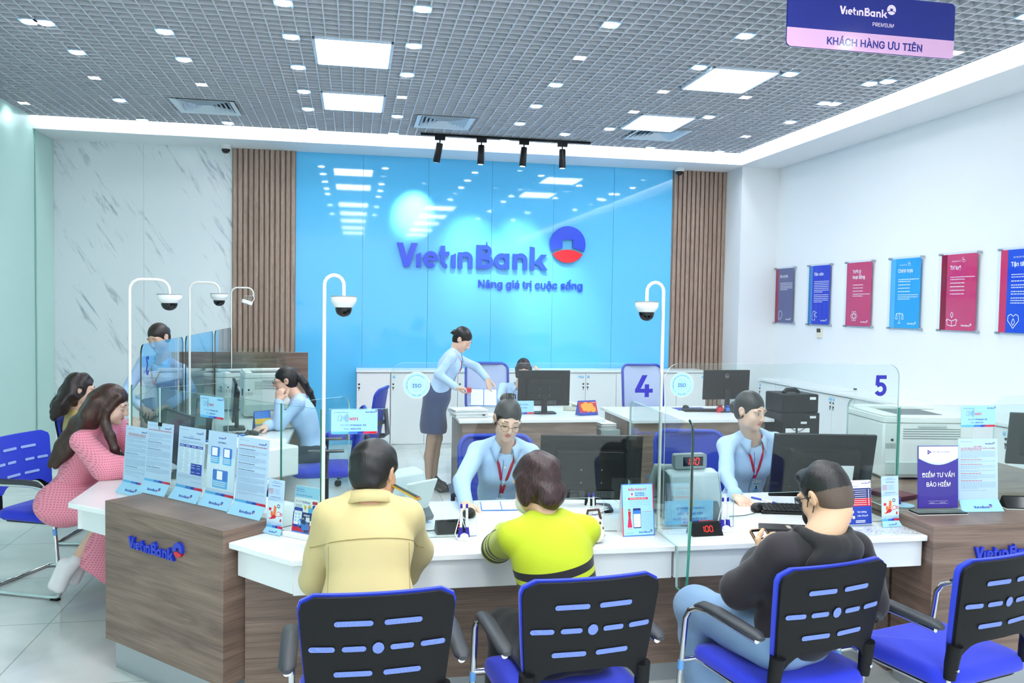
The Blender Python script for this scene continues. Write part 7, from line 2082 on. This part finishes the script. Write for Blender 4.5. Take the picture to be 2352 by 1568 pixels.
# woman in pink, in profile on the left
yk, yl = (-1.295, 5.02, .545), (-1.36, 5.30, .545)
LP = {1: ((-1.30, 5.03, .55), (-1.535, 4.97, .27)), -1: ((-1.28, 5.24, .55), (-1.50, 5.10, .27))}
PK_ = person(dict(label='person with long brown hair in a pink crochet dress, leaning on the left counter', pel=(-1.66, 5.32, .57), neck=(-1.432, 5.165, 1.045), yaw=-12, hyaw=-20, head=(-1.362, 5.085, 1.150), hrot=(-2, 18, 0), sw=.168, s=.97, res=.0036,
    top=PINKC, topname='dress_top', loose=.016, sleeve=(.068, .072, .050), cuffs=False, cuff=.0, hem=-.04, neckr=.055, fold=.007, foldf=22, clothres=.0065, seed=41,
    arms={1: dict(e=(-1.345, 4.905, .825), w=(-1.13, 4.97, .80), hand=((.9, .4, -.1), (0, 0, -1), .4)), -1: dict(e=(-1.28, 5.33, .83), w=(-1.20, 5.12, .96), hand=((-.3, -.4, .9), (-.6, .2, .2), .7))}, legs=LP))
S = Sdf(); pel = np.array((-1.66, 5.32, .57)); fh = PK_['fh']
S.ell(pel+np.array((.03, -.01, .06)), (.20, .165, .15), fh, .06); S.ell(pel+np.array((.01, 0, -.02)), (.215, .185, .10), fh, .05)
for q in (-1, 1):
    kn = np.asarray(LP[q][0]); S.cone(pel+fh[0]*q*.09, kn, .115, .095, .06); S.cone(kn, kn+np.array((-.10, -.03, -.30)), .095, .105, .05)
S.cone(np.array((-1.29, 5.13, .50)), np.array((-1.36, 5.06, .20)), .12, .13, .05); S.cone(np.array((-1.30, 5.05, .40)), np.array((-1.36, 4.98, .20)), .09, .10, .05)
S.half((-1.3, 5.1, .15), (-.55, 0, -1.), .004); S.half((-1.6, 5.2, .745), (-.45, .25, 1.), .006); S.disp = folds(.011, 20, 6, (1.2, .6, .1))
V, Q = S.mesh(.008, 1); mesh_obj('dress_skirt', [(V, Q, 0)], PINKC, PK_['t'], PK_['base'])
for q in (-1, 1):
    an = np.asarray(LP[q][1]); S = Sdf(); d = nrm((-.55, -.10, -.83)); a = an+np.array((.0, 0, -.0))
    S.cone(a+np.array((.02, 0, .02)), a-d*.0+np.array((-.01, 0, -.02)), .036, .038, .02); S.cone(a+np.array((-.02, 0, -.01)), a+d*.15+np.array((.02, 0, -.0)), .040, .036, .02); S.cone(a+np.array((-.045, 0, .0)), a+d*.15+np.array((-.012, 0, .01)), .034, .03, .01)
    V, Q = S.mesh(.006, 1); so = mesh_obj('sneaker', [(V, Q, 0)], pm('white sneaker', '#ece9ec', .5), PK_['t'], PK_['base'])
    lc = MB()
    for i in range(5): u = a+d*(.02+.025*i)+np.array((.036, 0, .012)); lc.tube([tuple(u+np.array((0, -.02, 0))-PK_['base']), tuple(u+np.array((.006, 0, .0))-PK_['base']), tuple(u+np.array((0, .02, 0))-PK_['base'])], .003, 5)
    lc.build('shoelaces', pm('lace white', '#ffffff', .7), so)
L = PK_['L']; S = hair_cap(PK_, 1.05, nape=-.12, ears=False, fz=-.006)
for q in (-1, 1):
    S.cone(L(q*.055, .045, .062), L(q*.072, .01, -.02), .022, .020, .02)
    S.ell(L(q*.078, .012, -.016), (.016, .018, .022), PK_['hf'], .008, 's') if q == 1 else None
nb = PK_['nk']; Lw = lambda *p: np.array(p)
S.chain([L(.05, -.06, .0), L(.055, -.075, -.08), Lw(-1.485, 5.09, 1.02), Lw(-1.585, 5.07, .90), Lw(-1.655, 5.07, .80)], [.05, .052, .054, .044, .014], .03)
S.chain([L(.0, -.08, .0), L(.0, -.10, -.08), Lw(-1.545, 5.14, 1.03), Lw(-1.625, 5.11, .91), Lw(-1.69, 5.09, .80)], [.055, .058, .056, .048, .016], .03)
S.chain([L(.064, .0, -.02), L(.062, .012, -.09), Lw(-1.345, 5.00, .985), Lw(-1.315, 4.985, .91), Lw(-1.285, 4.98, .85)], [.022, .026, .028, .024, .008], .02)
S.disp = folds(.0045, 46, 7, (.6, .6, .0)); hair_obj(PK_, S, HBRN, .0045, 'long_hair')
glasses(PK_, '#b9a79c')

# second customer behind her
P2 = person(dict(label='person with long dark wavy hair and a yellow top, behind the pink dress', pel=(-1.93, 6.50, .57), neck=(-1.93, 6.36, .975), yaw=10, head=(-1.895, 6.33, 1.115), hrot=(16, 10, 0), sw=.165, res=.005, top=cloth('mustard top', '#c9b06a'), topname='blouse', hem=-.04, clothres=.008, seed=51,
    arms={1: dict(e=(-1.68, 6.15, .80), w=(-1.42, 6.2, .80), hand=((1, .1, 0), (0, 0, -1), .4)), -1: dict(e=(-1.68, 6.58, .80), w=(-1.42, 6.5, .80), hand=((1, -.1, 0), (0, 0, -1), .4))}, legs={1: ((-1.55, 6.40, .52), (-1.58, 6.40, .10)), -1: ((-1.55, 6.58, .52), (-1.58, 6.58, .10))}))
trousers(P2, BLKT, 'trousers', {1: ((-1.55, 6.40, .52), (-1.58, 6.40, .10)), -1: ((-1.55, 6.58, .52), (-1.58, 6.58, .10))})
L = P2['L']; S = hair_cap(P2, 1.08, nape=-.13, ears=False)
S.ell(L(0, -.05, -.03), (.088, .085, .11), P2['hf'], .03); S.chain([L(.05, -.07, -.05), L(.06, -.11, -.14), L(.05, -.14, -.22)], [.06, .062, .03], .03); S.chain([L(-.04, -.08, -.05), L(-.05, -.12, -.14), L(-.04, -.14, -.2)], [.06, .06, .03], .03); S.ell(L(.08, .005, -.02), (.02, .022, .03), P2['hf'], .01, 's')
S.disp = folds(.008, 48, 9); hair_obj(P2, S, HDK, .0055, 'long_hair')

# man in the tan jacket
LT_ = {-1: ((-.05, 3.10, .53), (-.06, 3.16, .10)), 1: ((.18, 3.10, .53), (.19, 3.16, .10))}
def armband(side=1): pass
PT = person(dict(label='person in a khaki tan jacket with short black hair, seated with back to view', female=False, pel=(.06, 2.72, .58), neck=(.058, 2.945, 1.070), yaw=90, hyaw=92, head=(.080, 2.995, 1.150), hrot=(58, 10, 0), sw=.134, s=.96, res=.0034, skin=SKINM,
    top=TAN, topname='jacket', blouse=(.178, .13, .17), loose=.014, sleeve=(.066, .062, .050), cuffs=False, hem=-.06, neckr=.070, neckf=.02, fold=.007, foldf=17, clothres=.006, seed=61, legs=LT_,
    arms={-1: dict(e=(-.128, 2.99, .775), w=(.02, 3.36, .802), hand=((.8, .6, 0), (0, 0, -1), .4)), 1: dict(e=(.238, 3.13, .815), w=(.215, 3.18, .70), hand=((-.2, -.35, -1), (-.9, .1, .2), .5))}))
trousers(PT, BLKT, 'trousers', LT_)
S = hair_cap(PT, 1.05, nape=-.090, male=True, front=-.012); S.disp = folds(.003, 70, 2); hair_obj(PT, S, HBLK, .0038)
# stand collar, yoke seam and shoulder board
def collar_band(P, mat, r, h0, h1, name='collar', th=.006, fwd=.018):
    V = []; F = []; N = 28; up, fw, rt, b = P['up'], P['fw'], P['rt'], P['base']
    for i in range(N+1):
        a = (-1+2*i/N)*R(155); dv = -fw*math.cos(a)+rt*math.sin(a); c = P['nb']+fw*fwd
        V += [c+dv*(r+.008)+up*h0, c+dv*r+up*h1, c+dv*(r+.018)+up*(h1-.006), c+dv*(r+.035)+up*(h0-.004)]
    for i in range(N):
        for j in range(3): a = i*4+j; F.append((a, a+1, a+5, a+4))
    mb = MB(); mb.add([tuple(v-b) for v in V], F); o = mb.build(name, mat, P['t'], angle=60); so = o.modifiers.new('cloth', 'SOLIDIFY'); so.thickness = th; return o
collar_band(PT, TAN, .062, .004, .050)
sd, T = PT['sdf'], PT['T']
seam = [tuple(sd.march(T(.70, x, -.4), PT['fw'])-PT['fw']*.0005-PT['base']) for x in np.linspace(-.20, .20, 18)]
MB().tube(seam, .0022, 5).build('seam', pm('khaki seam', '#a8955f', .9), PT['t'])
for q in (-1, 1):
    st = [tuple(sd.march(T(u, q*.135, -.4), PT['fw'])-PT['fw']*.0003-PT['base']) for u in np.linspace(.28, .68, 10)]
    MB().tube(st, .0016, 5).build('seam', pm('khaki seam', '#a8955f'), PT['t'])
eb = MB(); c0 = PT['sh'][1]; a = PT['nk']+PT['rt']*.085+np.array((0, .045, .028)); b_ = c0+PT['rt']*.045+np.array((0, .035, .045)); d = nrm(b_-a); nN = nrm(np.cross(d, np.array((0, 1., 0)))); nN = nN if nN[2] > 0 else -nN; sdv = np.cross(nN, d)
M4 = Matrix(((d[0], sdv[0], nN[0], a[0]-PT['base'][0]), (d[1], sdv[1], nN[1], a[1]-PT['base'][1]), (d[2], sdv[2], nN[2], a[2]-PT['base'][2]), (0, 0, 0, 1))); Ln = float(np.linalg.norm(b_-a))
eb.at(M4); eb.prism([(0, -.02), (Ln, -.027), (Ln, .027), (0, .02), (-.012, 0)], 0, .006, 'z', 0); eb.prism([(.004, -.016), (Ln-.006, -.022), (Ln-.006, .022), (.004, .016)], .006, .0075, 'z', 1)
eb.box(Ln-.012, Ln-.004, -.02, -.008, .0076, .009, 2); eb.build('shoulder_board', [pm('gold braid', '#b99a2e', .45, .4), pm('board black', '#17150f', .6), RED], PT['t'], smooth=False)

# woman in the lime sweater
LL_ = {-1: ((.58, 3.06, .53), (.56, 3.10, .10)), 1: ((.84, 3.08, .53), (.84, 3.14, .10))}
def lime_paint(c):
    """signed depth inside the black bands round the body and down the sleeves"""
    v = c[:, 2]-.16*(c[:, 0]-.70)
    f = np.full(len(c), -1.)
    for lo, hi in ((.815, .842), (.765, .797), (.715, .745), (.66, .69)): f = np.maximum(f, (hi-lo)/2-np.abs(v-(lo+hi)/2))
    f = np.where(c[:, 1] < 3.10, f, -1.)
    for e, sh, side in ((np.array((.562, 3.19, .80)), np.array((.565, 2.93, .93)), -1), (np.array((.90, 3.18, .815)), np.array((.83, 2.95, .93)), 1)):
        ax = nrm(e-sh); w = c-sh; u = w@ax; L_ = np.linalg.norm(e-sh); r = np.linalg.norm(w-u[:, None]*ax, axis=1); g = np.full(len(c), -1.)
        for lo, hi in ((.52, .60), (.70, .79), (.88, .97), (1.06, 1.26)): g = np.maximum(g, (hi-lo)/2*L_-np.abs(u-(lo+hi)/2*L_))
        arm = (r < .085) & ((c[:, 0] < .605) if side < 0 else (c[:, 0] > .855)) & (c[:, 1] > 2.99)
        f = np.where(arm, g, f)
    return f
PL = person(dict(label='person in a lime-green sweater with black stripes, seated with back to view', pel=(.735, 2.73, .58), neck=(.700, 2.935, .985), yaw=96, hyaw=95, head=(.674, 2.985, 1.090), hrot=(118, 16, 3), sw=.138, s=.96, res=.0036, skin=SKINM2,
    top=LIMEB, paint=lime_paint, topname='sweater', loose=.014, sleeve=(.060, .060, .046), cuffs=False, hem=-.06, neckr=.062, fold=.005, foldf=18, clothres=.0052, seed=71, legs=LL_,
    arms={-1: dict(e=(.562, 3.19, .80), w=(.635, 3.42, .80), hand=((.3, .9, 0), (0, 0, -1), .4)), 1: dict(e=(.90, 3.18, .815), w=(.84, 3.42, .80), hand=((-.3, .9, 0), (0, 0, -1), .4))}))
trousers(PL, BLKT, 'trousers', LL_)
S = hair_cap(PL, 1.09, nape=-.095, ears=False, front=.0); L = PL['L']
for q in (-1, 1): S.ell(L(q*.07, -.005, -.02), (.022, .04, .06), PL['hf'], .02)
S.ell(L(0, -.08, -.045), (.06, .035, .055), PL['hf'], .02); S.disp = folds(.005, 62, 14, (.3, .3, .9)); hair_obj(PL, S, HRED, .004)
def mask(P, mat, strap):
    L, b, s = P['L'], P['base'], P['s']; S = Sdf(); S.ell(L(0, .052, -.060), np.array([.058, .062, .052])*s, P['hf'], .01); S.ell(L(0, .094, -.035), np.array([.014, .022, .02])*s, P['hf'], .02); S.half(L(0, .035, 0), -P['hf'][1], .006); S.half(L(0, .07, -.012), P['hf'][2]*.95-P['hf'][1]*.3, .006)
    V, Q = S.mesh(.005, 2); o = mesh_obj('face_mask', [(V, Q, 0)], mat, P['t'], b)
    for q in (-1, 1): MB().tube([tuple(L(q*.05, .055, -.04)-b), tuple(L(q*.074, .02, -.012)-b), tuple(L(q*.080, -.016, .012)-b), tuple(L(q*.078, -.022, -.01)-b), tuple(L(q*.070, .01, -.045)-b), tuple(L(q*.05, .05, -.075)-b)], .0016, 6).build('ear_loop', strap, o)
mask(PL, pm('white mask', '#eef2f4', .7), pm('white mask', '#eef2f4'))
collar_band(PL, LIME, .060, -.006, .026, 'collar', .006)

# man in black with a phone
yw = 103
LH = {-1: ((1.335, 3.05, .575), (1.42, 3.02, .10)), 1: ((1.62, 3.17, .53), (1.64, 3.16, .10))}
PH = person(dict(label='person in a black hooded top and jeans, seated and looking at a phone', female=False, pel=(1.555, 2.70, .58), neck=(1.605, 2.585, .985), yaw=yw, hyaw=108, head=(1.645, 2.650, 1.098), hrot=(108, 24, 0), sw=.168, s=.97, res=.0034, skin=SKINM2,
    top=HOODB, paint=lambda c: np.abs((c-np.array((1.605, 2.585, .9)))@np.array((math.sin(R(yw)), -math.cos(R(yw)), 0)))-.150, topname='hooded_top', loose=.020, sleeve=(.070, .068, .050), cuffs=False, hem=-.07, neckr=.072, fold=.007, foldf=18, clothres=.0065, seed=81, legs=LH,
    arms={-1: dict(e=(1.375, 2.74, .735), w=(1.60, 3.02, .765), hand=((.62, .5, .35), (.35, -.65, .45), .7)), 1: dict(e=(1.865, 2.70, .70), w=(1.80, 2.98, .72), hand=((-.5, .8, .1), (-.6, -.4, .3), .5))}))
trousers(PH, JEAN, 'jeans', LH, (.100, .082, .075), .008, 5, .008)
for q in (-1, 1):
    a = np.asarray(LH[q][1]); S = Sdf(); S.cone((a[0], a[1]-.01, .045), (a[0]-.03, a[1]+.16, .035), .045, .036, .02); S.half((a[0], a[1], .002), (0, 0, -1.)); V, Q = S.mesh(.007, 1); mesh_obj('shoe', [(V, Q, 0)], pm('white sneaker', '#ece9ec'), PH['t'], PH['base'])
# short faded sides, longer on top
FADE = hair_mat('faded stubble hair', '#4a3b33', '#6b574a', (200, 200, 200))
S = hair_cap(PH, 1.0, nape=-.058, male=True); V, Q = S.mesh(.004, 1)
zl = (V[Q].mean(1)-PH['hc'])@PH['hf'][2]
mesh_obj('hair_sides', [(V, Q[zl >= .012], 0), (V, Q[zl < .012], 1)], [HBLK, FADE], PH['t'], PH['base'])
S = Sdf(); L = PH['L']; S.ell(L(0, -.010, .046), np.array([.0765, .094, .078])*.97, PH['hf'], .01); S.ell(L(0, .055, .088), (.05, .035, .025), PH['hf'], .02); S.half(L(0, 0, .030), -PH['hf'][2]*.95+PH['hf'][1]*.1, .02); S.ell(L(0, .12, -.01), (.06, .05, .07), PH['hf'], .01, 's'); S.disp = folds(.005, 80, 15); hair_obj(PH, S, HBLK, .004)
mask(PH, pm('black mask', '#141416', .7), pm('black mask', '#141416')); glasses(PH, '#141416')
# hood lying on the back
S = Sdf(); nk, up, fw, rt = PH['nk'], PH['up'], PH['fw'], PH['rt']
N = 9
for i in range(N):
    a0, a1 = R(-88+176*i/N), R(-88+176*(i+1)/N)
    p = [nk+up*(.0-.0*(1+math.cos(a))*.5)+fw*(.02-.092*math.cos(a))+rt*.098*math.sin(a) for a in (a0, a1)]
    S.cone(p[0], p[1], .024, .024, .015)
S.ell(nk-fw*.072-up*.075, (.125, .036, .085), PH['fh'], .03); S.ell(nk-fw*.065-up*.03+rt*.08, (.05, .03, .045), PH['fh'], .03)
S.cone(PH['nb']-up*.05+fw*.02, PH['nb']+up*.2+fw*.06, .066, .075, .012, 's'); S.disp = folds(.005, 24, 17); V, Q = S.mesh(.006, 1); mesh_obj('hood', [(V, Q, 0)], BLKC, PH['t'], PH['base'])
# phone held in the left hand
t = thing('phone', 'smartphone in a brown case held by the man in black', 'phone', (1.655, 3.085, .80), R(8))
Tm = Matrix.Rotation(R(-52), 4, 'X')
MB().at(Tm).prism(rrect(-.038, .038, -.075, .075, .012), -.004, .005, 'y').build('case', pm('tan phone case', '#8a6a48', .5), t, bevel=.002)
MB().at(Tm).poly(rrect(-.034, .034, -.071, .071, .009), -.0044).build('screen', BLACKG, t, smooth=False)
p_ = MB().at(Tm); p_.rect(-.03, .03, .03, .06, -.0047, 0); p_.rect(-.03, .03, -.03, .02, -.0047, 1)
for i in range(5): p_.rect(-.026, .02-.006*i, .012-.008*i, .015-.008*i, -.005, 0)
p_.build('app_page', [pm('phone page', '#c8ccd6', .3, emit=.5), pm('phone dark page', '#3c3f4a', .3)], t, smooth=False)
# patterned bag beside the woman in lime
t = thing('handbag', 'small patterned cream handbag on the counter right of the woman in lime', 'bag', (1.005, 3.345, ZT+.001), R(-10))
S = Sdf(); S.ell((0, 0, .055), (.045, .032, .06), None, .01); S.ell((0, 0, .03), (.048, .038, .035), None, .02); S.half((0, 0, 0), (0, 0, -1.)); V, Q = S.mesh(.005, 1)
bm_ = pm('patterned bag', '#e6ddd0', .6); tt = NT(bm_); n_ = tt.n('ShaderNodeTexVoronoi', i_Scale=46.0); tt.l(tt.coord('Object'), n_.inputs['Vector']); tt.l(tt.ramp(n_.outputs['Distance'], [(.0, '#3a2c2a'), (.28, '#6b4a38'), (.34, '#e9e0d2'), (1., '#efe8dc')]), tt.b.inputs['Base Color'])
mesh_obj('body', [(V, Q, 0)], bm_, t, (0, 0, 0)); MB().tube([(-.03, 0, .1), (-.025, .0, .135), (.02, 0, .14), (.03, 0, .1)], .006, 8).build('strap', pm('brown strap', '#4a2f28', .5), t, angle=60)
